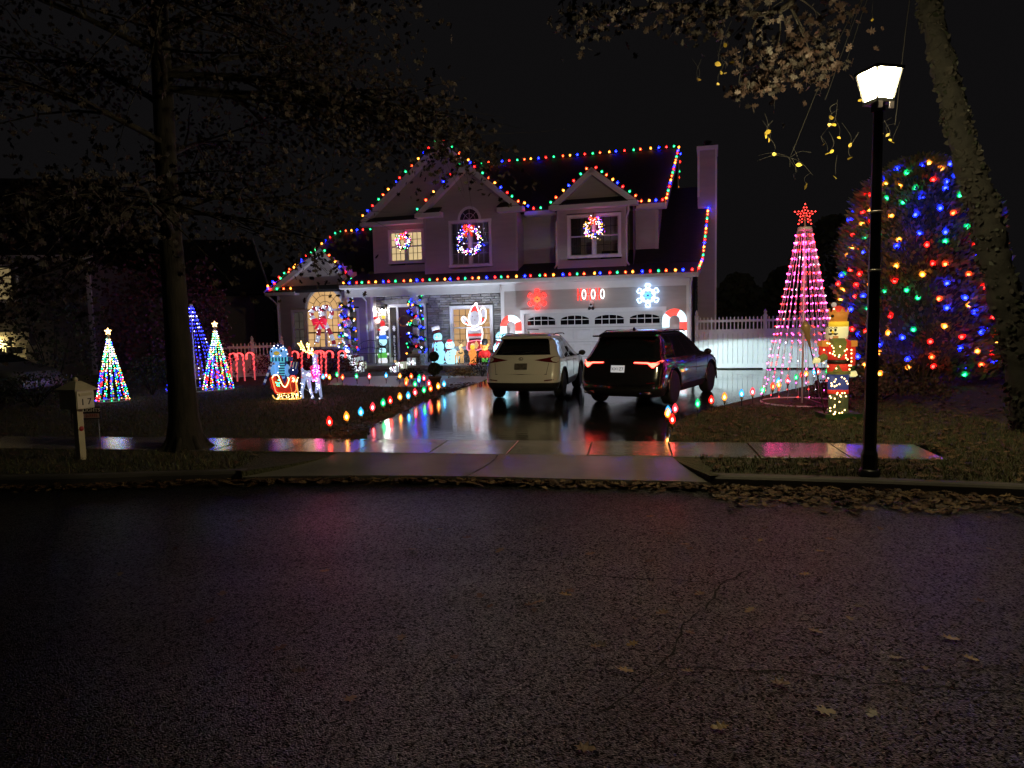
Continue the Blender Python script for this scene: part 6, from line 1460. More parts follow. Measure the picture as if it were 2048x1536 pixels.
def b_bear(t, q):
    m = MB(); m.ball((0, 0, .62), .13, 0, 14, 8); [m.ball((sg * .12, 0, .71), .05, 0, 8, 6) for sg in (-1, 1)]; m.ball((0, -.12, .58), .06, 0, 8, 6); hd = m.build('head', lorg, t)
    m = MB(); m.lathe([(.10, .70), (.115, .76), (.12, .86), (.09, .93), (0, .95)], 12); m.build('fur_hat', coal, t); m = MB(); m.lathe([(.10, .24), (.15, .28), (.16, .42), (.12, .52)], 12, sy=.8); m.build('red_jacket', lred, t)
    for sg in (-1, 1):
        m = MB(); m.tube([(sg * .13, 0, .48), (sg * .20, -.03, .38), (sg * .17, -.1, .28)], [.05, .045, .04], 7); m.build('arm', lred, t); m = MB(); m.tube([(sg * .06, 0, .26), (sg * .065, 0, .10)], .055, 8); m.build('trouser_leg', lgrn, t); m = MB(); m.ball((sg * .065, -.03, .05), .06, 0, 8, 6, (1, 1.3, .8)); m.build('boot', coal, t)
    m = MB(); [m.ball((q_, -.125, .64), .014, 0, 6, 4) for q_ in (-.05, .05)]; m.ball((0, -.175, .6), .02, 0, 6, 4); m.build('face', coal, hd)
small_fig('bear_soldier', 'lit teddy bear soldier in red jacket and black hat on the porch', 'figurine', 970, .05, b_bear)

# ---- wrapped columns, wreaths
gneed = [mat('garland_dark', (.02, .05, .025), .7), mat('garland_mid', (.035, .085, .045), .7)]
def tuft(m, p, d, n, ln, rn, w=.012):
    for _ in range(n):
        e = (d + Vector((rn.uniform(-1, 1), rn.uniform(-1, 1), rn.uniform(-1, 1))) * .8).normalized() * ln * rn.uniform(.6, 1.2); s = e.orthogonal().normalized() * w; m.add([p - s, p + s, p + e * .6 + s * .7, p + e, p + e * .6 - s * .7], [(0, 1, 2, 3, 4)], rn.randrange(2))
def garland(label, xc, ribbon):
    g = hthing('column_garland', label, 'garland', xc, -.04, 0, 'lit garlands on the porch columns'); rn = random.Random(label); m = MB(); pts = []
    for i in range(520):
        t = i / 519; a = t * 2 * PI * 5.5; r_ = .15 + .13 * (t) + .03 * math.sin(a * 2.3); z = 2.98 - t * 2.12; p = Vector((r_ * math.cos(a), r_ * math.sin(a), z)); pts.append(p); tuft(m, p, Vector((math.cos(a), math.sin(a), -.2)), 7, .14, rn)
    m.build('needles', gneed, g); m = MB(); m.tube(pts[::6], .03, 5); m.build('rope_core', gneed[0], g)
    for i in range(64):
        t = (i + rn.random()) / 64; a = t * 2 * PI * 5.5 + rn.uniform(-.5, .5); r_ = .24 + .14 * t; p = Vector((r_ * math.cos(a), r_ * math.sin(a), 2.98 - t * 2.12 + rn.uniform(-.06, .06)))
        k = rn.choice('gbrygwbb') if t < .5 else rn.choice('bbbbbrygw'); o = link('bulb', bulb2(k, .036), g, p); o.rotation_euler = (rn.uniform(-1.5, 1.5), rn.uniform(-1.5, 1.5), 0)
    m = MB(); P = [Vector(((.13 + .12 * t) * math.cos(t * 12 + 1), (.13 + .12 * t) * math.sin(t * 12 + 1), 2.95 - t * 2.0)) for t in [i / 60 for i in range(61)]]
    vs = [];
    for p in P: vs += [p + Vector((0, 0, .05)), p - Vector((0, 0, .05))]
    m.add(vs, [(2 * i, 2 * i + 1, 2 * i + 3, 2 * i + 2) for i in range(60)], 0, True); m.build('ribbon', ribbon, g)
    m = MB(); [m.ball((.26 * math.cos(a), .26 * math.sin(a), z), .07, j % 2, 10, 6) for j, (a, z) in enumerate(((-1.4, 2.2), (-2.2, 1.6), (-.9, 1.2), (-1.8, 2.6)))]; m.build('ornament', [mat('ornament_red', (.5, .03, .05), .15, metal=.6), mat('ornament_silver', (.6, .65, .7), .15, metal=.8)], g)
garland('lit evergreen garland wrapped around the porch column before the arched window', XC1, mat('ribbon_white', (.6, .62, .66), .5)); garland('lit evergreen garland wrapped around the porch column beside the front door', XC2, MATS['ribbon_white'])
def wreath(label, px, py, v, rad, tube_r, n, ks, bow=True):
    c = L(px, py, v); w_ = hthing('wreath', label, 'wreath', c.x, v, c.z, 'lit window wreaths'); rn = random.Random(label); m = MB(); m.tube([(rad * math.cos(a), 0, rad * math.sin(a)) for a in [2 * PI * i / 24 for i in range(24)]], tube_r * .45, 6, closed=True); m.build('ring', gneed[0], w_)
    m = MB()
    for i in range(int(220 * rad / .3)): a = rn.uniform(0, 6.283); p = Vector((rad * math.cos(a), rn.uniform(-.05, .02), rad * math.sin(a))) + Vector((rn.gauss(0, tube_r * .3), 0, rn.gauss(0, tube_r * .3))); tuft(m, p, Vector((math.cos(a) * rn.uniform(-.6, 1), -.6, math.sin(a) * rn.uniform(-.6, 1))), 6, tube_r * .9, rn, .009)
    m.build('needles', gneed, w_); m = MB()
    for i in range(n): a = rn.uniform(0, 6.283); q = rad + rn.gauss(0, tube_r * .42); m.octa((q * math.cos(a), -.07 - rn.uniform(0, .05), q * math.sin(a)), rn.uniform(.012, .019), bi(rn.choice(ks)))
    stuff(m.build('led_lights', LMATS, w_))
    if bow:
        b_ = rad * .85; m = MB()
        for sg in (-1, 1):
            m.tube([(0, -.1, rad), (sg * b_ * .25, -.14, rad + b_ * .28), (sg * b_ * .55, -.12, rad + b_ * .22), (sg * b_ * .5, -.12, rad - b_ * .12), (0, -.1, rad)], [.02, b_ * .13, b_ * .16, b_ * .12, .02], 8); m.add([(0, -.12, rad), (sg * b_ * .16, -.12, rad), (sg * b_ * .5, -.13, rad - b_ * .75), (sg * b_ * .22, -.13, rad - b_ * .85)], [(0, 1, 2, 3)])
        m.ball((0, -.13, rad), b_ * .14, 0); m.build('bow', lit('bow_red', (.85, .06, .03), .45), w_); m = MB(); [m.octa((rn.uniform(-.5, .5) * b_, -.2, rad + rn.uniform(-.6, .35) * b_), .014, bi('r') if rn.random() < .7 else bi('o')) for _ in range(22)]; stuff(m.build('bow_lights', LMATS, w_))
    m = MB(); m.tube([(0, .0, rad), (0, .04, rad + .25)], .008, 4); m.build('hanger', black_metal, w_)
wreath('small lit wreath with red bow on the cream-lit upper left window', 808, 484, VL - .14, .24, .12, 90, 'wwgbkp'); wreath('largest lit wreath with red bow on the arched-top centre window', 940, 482, VB - .14, .43, .16, 170, 'wwwpbkb'); wreath('round lit wreath with red bow on the right dormer window', 1187, 456, VB - .14, .27, .13, 130, 'wbykpw')
# grapevine wreath on the door
c = L(808, 642, VS - .1); gw = hthing('door_wreath', 'brown grapevine wreath with orange leaves on the front door', 'wreath', c.x, VS - .1, c.z); rn = random.Random(2); m = MB()
for k in range(9): m.tube([((.2 + rn.uniform(-.03, .03)) * math.cos(a), rn.uniform(-.03, .02), (.2 + rn.uniform(-.03, .03)) * math.sin(a)) for a in [2 * PI * i / 18 for i in range(18)]], .009, 5, closed=True)
m.build('vine_ring', mat('vine', (.12, .07, .03), .8), gw); m = MB(); [put_leaf(m, Vector((.2 * math.cos(a), -.05, .2 * math.sin(a))), .09, OAK, rn) for a in [rn.uniform(2.4, 5.6) for _ in range(46)]]; m.build('leaves', mat('orange_leaf', (.55, .22, .06), .7), gw)
# BELIEVE board
c = L(789, 660, VS - .08); bw_ = hthing('porch_sign', 'tall narrow porch board reading BELIEVE beside the door', 'sign', c.x, VS - .1, FZ)
m = MB(); m.box(-.09, .09, -.012, .012, .0, 1.62); m.build('board', mat('board_dark', (.035, .025, .025), .6), bw_)
for i, ch in enumerate('BELIEVE'): text_mesh(ch, .165, lit('letter', (.8, .8, .85), .35), bw_, Matrix.Translation((0, -.016, 1.02 - i * .145)) @ TX, 'letter', .003)
m = MB(); m.prism([(.075 * (1 if q % 2 == 0 else .6) * math.sin(PI * q / 8), .13 * (1 if q % 2 == 0 else .6) * math.cos(PI * q / 8)) for q in range(16)], -.02, -.012, 0, Matrix.Translation((0, 0, 1.36))); m.build('snowflake_motif', MATS['lit_letter'], bw_, fix=True); m = MB(); m.box(-.05, .05, -.03, -.01, .0, .10); m.build('foot_tag', ltan, bw_)
# porch wall lantern
c = L(765, 621, VS - .12); sc_ = MB(); sc_.lathe([(.0, .16), (.10, .08), (.11, .05)], 8, M=Matrix.Translation((c.x, VS - .16, c.z))); sc_.box(c.x - .03, c.x + .03, VS - .14, VS - .01, c.z + .1, c.z + .15); so = sc_.build('wall_lantern', black_metal, house); m = MB(); m.ball((c.x, VS - .16, c.z - .02), .05, 0, 10, 6, (1, 1, 1.4)); m.build('lantern_bulb', glow('lantern_glow', (1, .95, .86), 110), so)
# ---- jumbo double candy cane with bow in the arched window
vcc = VW - .2; cx_ = L(645, 660, vcc); cc = hthing('candy_cane_display', 'crossed striped candy canes with a red bow in front of the arched window', 'candy cane', cx_.x, vcc, 0)
def cp(px, py): q = L(px, py, vcc); return Vector((q.x - cx_.x, 0, q.z))
silver = lit('tinsel_white', (.50, .56, .66), .45); tred = lit('tinsel_red', (.38, .03, .05), .3)
def striped(nm_, pix, r_, step=5, y=0):
    P = catmull([cp(*p) + Vector((0, y, 0)) for p in pix], 8); m = MB()
    for k, i in enumerate(range(0, len(P) - 1, step)):
        s_ = P[i:i + step + 1]
        if len(s_) > 1: m.tube(s_, r_, 9, 0 if k % 2 == 0 else 1)
    m.build(nm_, [silver, tred], cc)
striped('left_cane', [(629, 640), (623, 628), (628, 618), (638, 617), (644, 626), (650, 645), (660, 665), (667, 683), (668, 692)], .085); striped('right_cane', [(663, 636), (667, 625), (660, 615), (650, 615), (645, 626), (644, 645), (641, 665), (637, 685)], .085, y=-.12)
m = MB()
for sg in (-1, 1): a = cp(645, 645) + Vector((0, -.22, 0)); m.tube([a, a + Vector((sg * .12, -.03, .10)), a + Vector((sg * .26, 0, .07)), a + Vector((sg * .24, 0, -.06)), a + Vector((sg * .08, 0, -.03))], [.02, .09, .11, .08, .02], 8); m.tube([a, a + Vector((sg * .16, 0, -.2)), a + Vector((sg * .22, 0, -.26))], [.03, .06, .03], 7)
m.build('bow', lit('tinsel_bow', (.85, .02, .06), .5), cc); m = MB()
for _ in range(60): p = cp(gr_in.uniform(622, 670), gr_in.uniform(612, 695)); 
for pix in ([(629, 640), (623, 628), (628, 618), (638, 617), (644, 626), (650, 645), (660, 665), (668, 690)], [(663, 636), (667, 625), (660, 615), (650, 615), (645, 626), (644, 645), (641, 665), (637, 685)]):
    for p in catmull([cp(*q) for q in pix], 3): m.octa(p + Vector((gr_in.uniform(-.06, .06), -.2, gr_in.uniform(-.05, .05))), .014, bi('w'))
stuff(m.build('led_lights', LMATS, cc)); m = MB(); [m.tube([cp(x, 690), Vector((cp(x, 690).x, 0, .2))], .012, 5) for x in (640, 664)]; m.build('support_pole', black_metal, cc)
# ---- gifts
def gift(label, px, py, s, v, z, m_): 
    x = L(px, py, v).x; g = hthing('lit_gift_box', label, 'gift box', x, v, z, 'lit gift boxes by the porch steps'); m = MB(); m.box(-s / 2, s / 2, -s / 2, s / 2, 0, s * .86); m.build('box', m_, g); m = MB(); e = s / 2 + .005; m.box(-.025, .025, -e, e, 0, s * .87); m.box(-e, e, -.025, .025, 0, s * .872); m.build('ribbon', mat('gift_ribbon', (.35, .04, .06), .5), g)
    m = MB(); [m.tube([(0, 0, s * .87), (sg * s * .2, 0, s * 1.02), (sg * s * .28, 0, s * .9), (0, 0, s * .87)], [.012, .03, .03, .012], 6) for sg in (-1, 1)]; m.build('bow', MATS['gift_ribbon'], g)
    m = MB(); [m.octa((gr_in.uniform(-.5, .5) * s, -s / 2 - .012, gr_in.uniform(.08, .8) * s), .012, bi('w')) for _ in range(12)]; stuff(m.build('led_lights', LMATS, g))
gl_ = lit('gift_white', (.48, .56, .58), .5); gl2 = lit('gift_cream', (.55, .62, .45), .45)
gift('larger lit white gift on the porch floor left of the steps', 713, 722, .38, -.15, FZ, gl_); gift('cream lit gift on the upper step, left group', 722, 735, .30, -.52, .335, gl2); gift('small lit gift on the lowest step, left group', 719, 745, .26, -.88, .24, gl_)
gift('larger lit white gift on the porch floor beside the column right of the steps', 826, 722, .32, -.16, FZ, gl_); gift('cream lit gift on the upper step, right group', 803, 735, .30, -.52, .335, gl2); gift('small lit gift on the lowest step, right group', 789, 745, .24, -.88, .24, gl_)
# ---- porch bench
bx = L(735, 700, .55).x; bn = hthing('porch_bench', 'dark metal garden bench with arched back on the porch', 'bench', bx, .55, FZ); m = MB()
m.tube([(-.5, .2, .42), (-.5, .26, .75), (-.3, .28, .88), (0, .28, .93), (.3, .28, .88), (.5, .26, .75), (.5, .2, .42)], .018, 6); m.tube([(-.5, .22, .55), (0, .24, .66), (.5, .22, .55)], .014, 6)
for k in range(9): x = -.4 + k * .1; m.tube([(x, .22, .56), (x * .9, .27, .86)], .008, 5)
m.build('backrest', mat('bench_iron', (.16, .15, .16), .5, metal=.3), bn)
for k in range(5): m = MB(); m.box(-.52, .52, -.22 + k * .09, -.15 + k * .09, .41, .435); m.build('seat_slat', MATS['bench_iron'], bn)
for sx in (-.48, .48):
    for sy in (-.2, .18): m = MB(); m.tube([(sx, sy, .42), (sx, sy, 0)], .018, 6); m.build('leg', MATS['bench_iron'], bn)
    m = MB(); m.tube([(sx, .2, .62), (sx, -.1, .64), (sx, -.22, .58), (sx, -.2, .42)], .016, 6); m.build('armrest', MATS['bench_iron'], bn)
# ---- topiary
tp_ = ground(870, 778); to = thing('topiary', 'dark two-ball topiary in a pot beside the front walk', 'topiary', tp_); rn = random.Random(9)
def pz(py): return atY(870, py, tp_.y).z - tp_.z
for nm_, py, r_ in (('upper_ball', 713, .125), ('lower_ball', 738, .17)):
    m = MB()
    for _ in range(900): a = rn.uniform(0, 6.3); u = rn.uniform(-1, 1); s = math.sqrt(1 - u * u); put_leaf(m, Vector((s * math.cos(a), s * math.sin(a), u)) * r_ * rn.uniform(.85, 1.05) + Vector((0, 0, pz(py))), .045, BIR, rn, mi=rn.randrange(2))
    m.ball((0, 0, pz(py)), r_ * .85, 0, 10, 6); m.build(nm_, grnl, to)
m = MB(); m.tube([(0, 0, .25), (0, 0, pz(710))], .015, 6); m.build('stem', bark_m, to); m = MB(); m.lathe([(.12, 0), (.17, .3), (.19, .3), (.19, .35), (.16, .35), (.15, .3)], 14); m.build('pot', mat('pot_brown', (.10, .06, .04), .7), to)

# ---- added spotlights, unseen sources put in the bed to brighten the porch beam
for px_, lab in ((676, 'small added fill spotlight in the bed beside the left porch column'), (884, 'small added fill spotlight behind the topiary in the porch bed'), (975, 'small added fill spotlight in the porch bed nearest the white crossover')):
    lsp = H2W((L(px_, 740, -1.0).x, -1.0, 0)); lsp.z = gz(lsp.y); ls = thing('added_spotlight', lab, 'spotlight', lsp, -PHI, 'added spotlights in the porch bed')
    m = MB(); m.tube([(0, 0, -.1), (0, 0, .12)], .012, 6); m.build('stake', black_metal, ls)
    M = Matrix.Translation((0, 0, .17)) @ Matrix.Rotation(R(-28), 4, 'X'); m = MB(); m.lathe([(.0, -.08), (.04, -.08), (.05, .05), (.05, .07)], 12, M=M); m.build('housing', black_metal, ls)
    m = MB(); m.lathe([(.0, .055), (.045, .055)], 12, M=M); m.build('lens', glow('added_spot_lens', (1, .97, .92), 6), ls)
    ld_ = bpy.data.lights.new('added_spot_beam', 'SPOT'); ld_.energy = 112; ld_.color = (.74, .85, 1); ld_.spot_size = R(96); ld_.spot_blend = .8; ld_.shadow_soft_size = .05
    lo = bpy.data.objects.new('added_spot_beam', ld_); COL.objects.link(lo); lo.parent = ls; lo.location = (0, .05, .26); lo.rotation_euler = (R(90 + 62), 0, 0)
# ============================================================ LAWN FIGURES
# ---- red rope-light candy canes
cane_g = glow('cane_rope', (7, .32, .30), .32); cane_dim = lit('cane_tube', (.75, .10, .12), .55)
def red_cane(label, px, py, sg, h=.92):
    p = ground(px, py); t = thing('candy_cane_light', label, 'candy cane', p, 0, 'red candy canes on the lawn'); r_ = .115; P = [Vector((0, 0, -.05)), Vector((0, 0, .3)), Vector((0, 0, h - r_))] + [Vector((sg * (r_ - r_ * math.cos(a)), 0, h - r_ + r_ * math.sin(a))) for a in [PI * i / 8 for i in range(1, 9)]] + [Vector((sg * 2 * r_, 0, h - r_ - .1))]
    m = MB(); m.tube(P, .026, 7); m.build('tube', cane_dim, t); m = MB(); Pd = catmull(P[1:], 6); tot = len(Pd); cp_ = []
    for i in range(tot * 4):
        s = i / 4; k = min(int(s), tot - 2); q = Pd[k].lerp(Pd[k + 1], s - k); a = i * .9; cp_.append(q + Vector((math.cos(a) * .028, math.sin(a) * .028, 0)))
    m.tube(cp_, .008, 4); m.build('rope_light', cane_g, t); t.rotation_euler = (0, random.uniform(-.05, .05), 0)
for i, (px, py, sg) in enumerate(((464, 763, 1), (475, 763, -1), (490, 762, -1), (510, 760, -1), (583, 757, 1), (604, 757, 1), (643, 757, -1), (636, 756, 1), (652, 757, 1), (677, 757, 1))):
    red_cane('%s red rope-light candy cane from the left, standing on the lawn edge' % (['first', 'second', 'third', 'fourth', 'fifth', 'sixth', 'eighth', 'seventh', 'ninth', 'tenth'][i]), px, py, sg)
def Qf(base):
    return lambda px, py, dy=0.: atY(px, py, base.y + dy) - base
# ---- white deer
db = ground(622, 797); q = Qf(db); dr_ = thing('deer_light', 'white LED deer with gold antlers and pink scarf on the lawn', 'deer', db)
tin = lit('deer_tinsel', (.34, .44, .72), .5); rn = random.Random(3)
m = MB(); m.tube([q(606, 742), q(609, 748), q(616, 750), q(624, 752), q(630, 748), q(631, 738), q(630, 725), q(629, 716), q(631, 711), q(635, 713)], [.05, .10, .12, .125, .115, .075, .055, .055, .075, .035], 12); m.build('body', tin, dr_)
for pix, dy in ((((607, 757), (606, 772), (604, 783), (606, 797)), .08), (((616, 757), (619, 772), (622, 784), (627, 797)), -.08), (((632, 753), (635, 768), (633, 778), (632, 786)), .09), (((635, 752), (638, 768), (641, 785), (643, 797)), -.07)):
    m = MB(); m.tube(catmull([q(x, y, dy) for x, y in pix], 4), [.06 - .035 * i / 12 for i in range(13)], 8); lg = m.build('leg', tin, dr_)
m = MB(); m.tube([q(606, 741), q(604, 738), q(605, 735)], [.04, .03, .01], 6); m.build('tail', tin, dr_)
gold_t = lit('gold_tinsel', (.85, .62, .14), .7)
for pix in (((629, 712), (620, 706), (610, 702), (603, 697), (597, 688)), ((610, 702), (606, 692), (602, 684)), ((603, 697), (600, 690), (598, 685)), ((629, 711), (620, 703), (616, 694), (615, 685)), ((616, 694), (612, 688)), ((617, 697), (619, 687)), ((624, 706), (625, 700), (624, 697))):
    m = MB(); m.tube([q(x, y) for x, y in pix], [.026 - .012 * i / (len(pix) - 1) for i in range(len(pix))], 6); m.build('antler', gold_t, dr_)
m = MB()
for pix in (((629, 712), (620, 706), (610, 702), (603, 697), (597, 688)), ((610, 702), (606, 692), (602, 684)), ((629, 711), (620, 703), (616, 694), (615, 685)), ((617, 697), (619, 687)), ((624, 706), (625, 700), (624, 697))):
    for p in catmull([q(x, y) for x, y in pix], 4): m.octa(p + Vector((rn.uniform(-.02, .02), -.03, rn.uniform(-.02, .02))), .014, bi('k'))
for _ in range(46): a, b_ = rn.choice((((608, 746), (630, 752)), ((630, 748), (630, 714)), ((607, 757), (606, 795)), ((617, 758), (626, 795)), ((636, 754), (642, 795)))); t_ = rn.random(); p = q(lerp(a[0], b_[0], t_) + rn.uniform(-3, 3), lerp(a[1], b_[1], t_) + rn.uniform(-3, 3)); m.octa(p + Vector((0, -.13, 0)), .011, bi('w'))
stuff(m.build('led_lights', LMATS, dr_))
m = MB(); m.lathe([(.10, -.05), (.13, 0), (.10, .05)], 12, M=Matrix.Translation(q(630, 735))); m.tube([q(627, 736, -.1), q(627, 745, -.14), q(632, 758, -.14)], [.06, .08, .06], 8); m.tube([q(633, 736, -.1), q(636, 748, -.14)], [.06, .07], 8); m.build('scarf', lit('scarf_pink', (.85, .06, .25), .5), dr_)
m = MB(); [m.octa(q(rn.uniform(625, 639), rn.uniform(731, 762), -.22), .015, bi('p')) for _ in range(34)]; stuff(m.build('scarf_lights', LMATS, dr_))
m = MB(); m.tube([q(608, 776, .05), q(617, 782, 0), q(625, 785, 0), q(633, 782, .05)], .008, 5); m.build('brace_wire', white_trim, dr_)
# ---- sleigh
sb = ground(573, 799); q = Qf(sb); sl = thing('sleigh_light', 'small red and green LED sleigh outlined in gold behind the deer', 'sleigh', sb)
side = [(544, 756), (549, 750), (556, 751), (560, 760), (565, 770), (571, 774), (576, 766), (579, 756), (588, 752), (591, 764), (590, 784), (556, 786), (549, 774)]
for dy, nm_ in ((-.2, 'side_panel'), (.2, 'side_panel')):
    m = MB(); m.prism([(q(x, y).x, q(x, y).z) for x, y in side], dy - .01, dy + .01); m.build(nm_, lit('sleigh_red', (.45, .03, .02), .35), sl, fix=True)
m = MB(); pts = side[9:] + side[:1]; vs = []
for x, y in side: vs += [q(x, y, -.2), q(x, y, .2)]
m.add(vs, [(2 * i, 2 * i + 1, 2 * i + 3, 2 * i + 2) for i in (0, 1, 2, 3, 4, 5, 8, 9, 10, 11)]); m.build('seat_shell', lit('sleigh_green', (.10, .20, .04), .3), sl)
m = MB(); P = catmull([q(x, y, -.23) for x, y in side + side[:1]], 3); m.tube(P, .010, 5); m.build('outline_rope', lit('rope_gold', (.85, .55, .12), .8), sl); m = MB()
for i, p in enumerate(catmull([q(x, y, -.245) for x, y in side + side[:1]], 5)): m.octa(p, .012, bi('k') if i < 35 else bi('r'))
for _ in range(14): m.octa(q(rn.uniform(550, 560), rn.uniform(758, 772), -.24), .015, bi('g'))
for _ in range(40): m.octa(q(rn.uniform(553, 598), rn.uniform(787, 798), -.25), .012, bi('k'))
for _ in range(30): m.octa(q(rn.uniform(575, 596), rn.uniform(754, 764), -.2), .014, bi('k'))
stuff(m.build('led_lights', LMATS, sl))
for dy in (-.2, .2): m = MB(); m.tube(catmull([q(x, y, dy) for x, y in ((545, 790), (550, 797), (562, 798), (590, 798), (600, 797), (604, 791))], 4), .016, 6); m.tube([q(560, 786, dy), q(558, 798, dy)], .012, 5); m.tube([q(585, 785, dy), q(587, 798, dy)], .012, 5); m.tube(catmull([q(578, 757, dy), q(582, 776, dy), q(586, 797, dy)], 3), .012, 5); m.tube(catmull([q(590, 758, dy), q(595, 776, dy), q(597, 797, dy)], 3), .012, 5); m.build('runner', MATS['lit_rope_gold'], sl)
# ---- penguin
pb = ground(560, 779); q = Qf(pb); pg = thing('penguin_figure', 'tall lit penguin in striped scarf holding an ornament, behind the sleigh', 'penguin', pb)
sk = lit('penguin_blue', (.16, .42, .85), .55); nv = lit('penguin_navy', (.015, .025, .12), .5); pgold = lit('penguin_beak', (.55, .38, .05), .5); stp = lit('penguin_teal', (.10, .50, .62), .6)
def pball(nm_, px, py, rx, ry, m_, dy=0., ty=.5): c = q(px, py, dy); s = (q(px + 10, py) - q(px, py)).length / 10; m = MB(); m.ball(c, 1.0, 0, 16, 10, (rx * s, rx * s * ty, ry * s)); return m.build(nm_, m_, pg)
pball('body', 557, 741, 15, 26, sk); pball('back', 560, 741, 17, 27, nv, .06); pball('head', 558, 706, 17.5, 18, nv); pball('face_lobe', 549, 706, 9.5, 12, sk, -.10, .6); pball('face_lobe', 565, 706, 10.5, 12.5, sk, -.10, .6); pball('chin', 557, 714, 12, 7, sk, -.09, .6); pball('beak', 553, 706.5, 6, 4.2, pgold, -.2, .7); pball('eye', 543, 703, 1.6, 2.2, coal, -.2); pball('eye', 562.5, 702, 1.8, 2.4, coal, -.22); pball('wing', 546, 741, 5, 13, sk, -.12); pball('wing', 575, 741, 5, 13, sk, -.12); pball('ornament', 586.5, 742, 10, 9, nv, -.12, .9); pball('foot', 549, 775, 9, 4, dred, -.08, 1); pball('foot', 567, 775, 9, 4, dred, -.08, 1); pball('ear_muff', 579, 704, 5, 12, dred, .05); pball('hips', 560, 764, 15, 12, nv, .02)
m = MB()
for k in range(12): a = lerp(542, 580, k / 12); c0, c1 = q(a, 717.5, -.14), q(a + 3.1, 717.5, -.14); m.box(c0.x, c1.x, -.19, .12, q(560, 722).z, q(560, 714).z, k % 2)
for k in range(12): y = lerp(722, 752, k / 12); m.box(q(563, y).x - (k * .0025), q(573, y).x, -.19, -.15, q(566, y + 2.5).z, q(566, y).z, k % 2)
m.build('striped_scarf', [stp, nv], pg); m = MB()
pts = [q(550, 728, -.22), q(545, 727, -.22), q(541, 733, -.22), q(534, 752, -.22), q(527.5, 769, -.22)]; P = catmull(pts, 6)
for k, i in enumerate(range(0, len(P) - 1, 2)): m.tube(P[i:i + 3], .032, 7, k % 2)
m.build('striped_cane', [lit('cane_grey', (.42, .45, .6), .4), nv], pg); m = MB(); rn2 = random.Random(4)
for k in range(6): a = 579 + k * 3.0; m.tube([q(a, 738, -.2), q(a + 3, 724, -.2)], .012, 4, k % 2)
m.build('ornament_stripes', [lit('stripe_cream', (.45, .45, .4), .4), nv], pg); m = MB(); [m.octa(q(*z_, -.34), .014, bi('w')) for z_ in ((548, 692), (556, 691), (566, 693), (572, 700), (553, 696), (562, 695), (545, 697), (575, 708), (547, 712), (561, 711), (566, 699), (558, 733), (556, 745), (560, 752), (586, 740))]; stuff(m.build('led_lights', LMATS, pg))
# ---- nutcracker
nbp = ground(1677, 836); q = Qf(nbp); nut = thing('nutcracker_figure', 'tall lit nutcracker soldier with crown and staff on the right lawn', 'nutcracker', nbp)
S1 = (q(1100, 700) - q(1000, 700)).length / 100
fr_ = lit('cloth_red', (.62, .035, .02), .38); fg_ = lit('cloth_olive', (.13, .14, .03), .32); fb_ = lit('cloth_blue', (.05, .07, .24), .4); fw_ = lit('cloth_cream', (.78, .70, .34), .58); fo2 = lit('cloth_orange', (.55, .20, .03), .4); fy_ = lit('cloth_yellow', (.78, .50, .03), .6); fbt = mat('boot_olive', (.03, .035, .015), .4, emit=((.06, .06, .02), .3)); fk_ = mat('belt_black', (.012, .01, .01), .5)
def nl(nm_, prof, m_, cx=1677, sy=.85, seg=18, dy=0): m = MB(); x = q(cx, prof[0][1]).x; m.lathe([(r_ * S1, q(cx, y).z) for r_, y in prof], seg, 0, Matrix.Translation((x, dy, 0)), sy=sy); return m.build(nm_, m_, nut)
bx0, bx1 = q(1640, 830).x, q(1713, 830).x; m = MB(); m.box(bx0, bx1, -.22, .22, -.02, q(1677, 825).z); m.build('base', mat('base_green', (.015, .05, .012), .6), nut)
for cx in (1666, 1686):
    nl('boot', [(9, 824), (9.5, 800), (9, 787)], fbt, cx); nl('cuff', [(10.5, 787), (10.5, 779)], fr_, cx); nl('trouser_leg', [(10, 779), (10.5, 760), (11, 745)], fb_, cx); m = MB(); m.ball(q(cx - 1, 821, -.07), .11, 0, 10, 6, (.8, 1.3, .5)); m.build('shoe', fbt, nut)
nl('hem', [(22.5, 748), (22.5, 741)], fg_); nl('skirt', [(22.5, 743), (21, 727)], fr_); nl('belt', [(22, 727), (22, 719)], fk_); nl('jacket', [(21, 720), (22, 705), (24, 690), (23, 682), (12, 677)], fr_); nl('collar', [(12, 680), (14, 676)], fg_); nl('head', [(14, 678), (17.5, 672), (18.5, 662), (18, 652)], fw_); nl('hat_band', [(18.8, 653), (18.8, 643)], fy_); nl('crown', [(16, 643), (17, 634), (19.5, 624)], fo2); nl('hat_dome', [(14, 636), (13.5, 624), (11, 616), (5, 612), (.1, 611)], fr_)
m = MB(); [m.prism([(-.045, 0), (.045, 0), (0, .075)], -.008, .008, 0, Matrix.Translation((q(1677, 625).x + 19 * S1 * math.cos(a), 19 * S1 * .85 * math.sin(a), q(1677, 625).z)) @ Matrix.Rotation(a + PI / 2, 4, 'Z')) for a in [2 * PI * k / 8 for k in range(8)]]; m.build('crown_points', fo2, nut); m = MB(); m.ball(q(1668, 609.5), .045, 0, 10, 6); m.build('pom', lit('pom', (.5, .45, .42), .35), nut); m = MB(); m.ball(q(1665, 632, -.16), .03, 0, 8, 6); m.build('crown_jewel', coal, nut)
yF = -17.5 * S1 * .85
m = MB(); m.prism([(q(x, y).x, q(x, y).z) for x, y in ((1656, 680), (1663, 676), (1680, 676), (1684, 684), (1680, 705), (1669, 717), (1660, 706))], -24 * S1 * .85 - .005, -.05); m.build('vest', fg_, nut, fix=True); m = MB(); m.prism([(q(x, y).x, q(x, y).z) for x, y in ((1668, 728), (1676, 742), (1659, 743))], -23 * S1 * .86, -.05); m.build('sash', fg_, nut, fix=True)
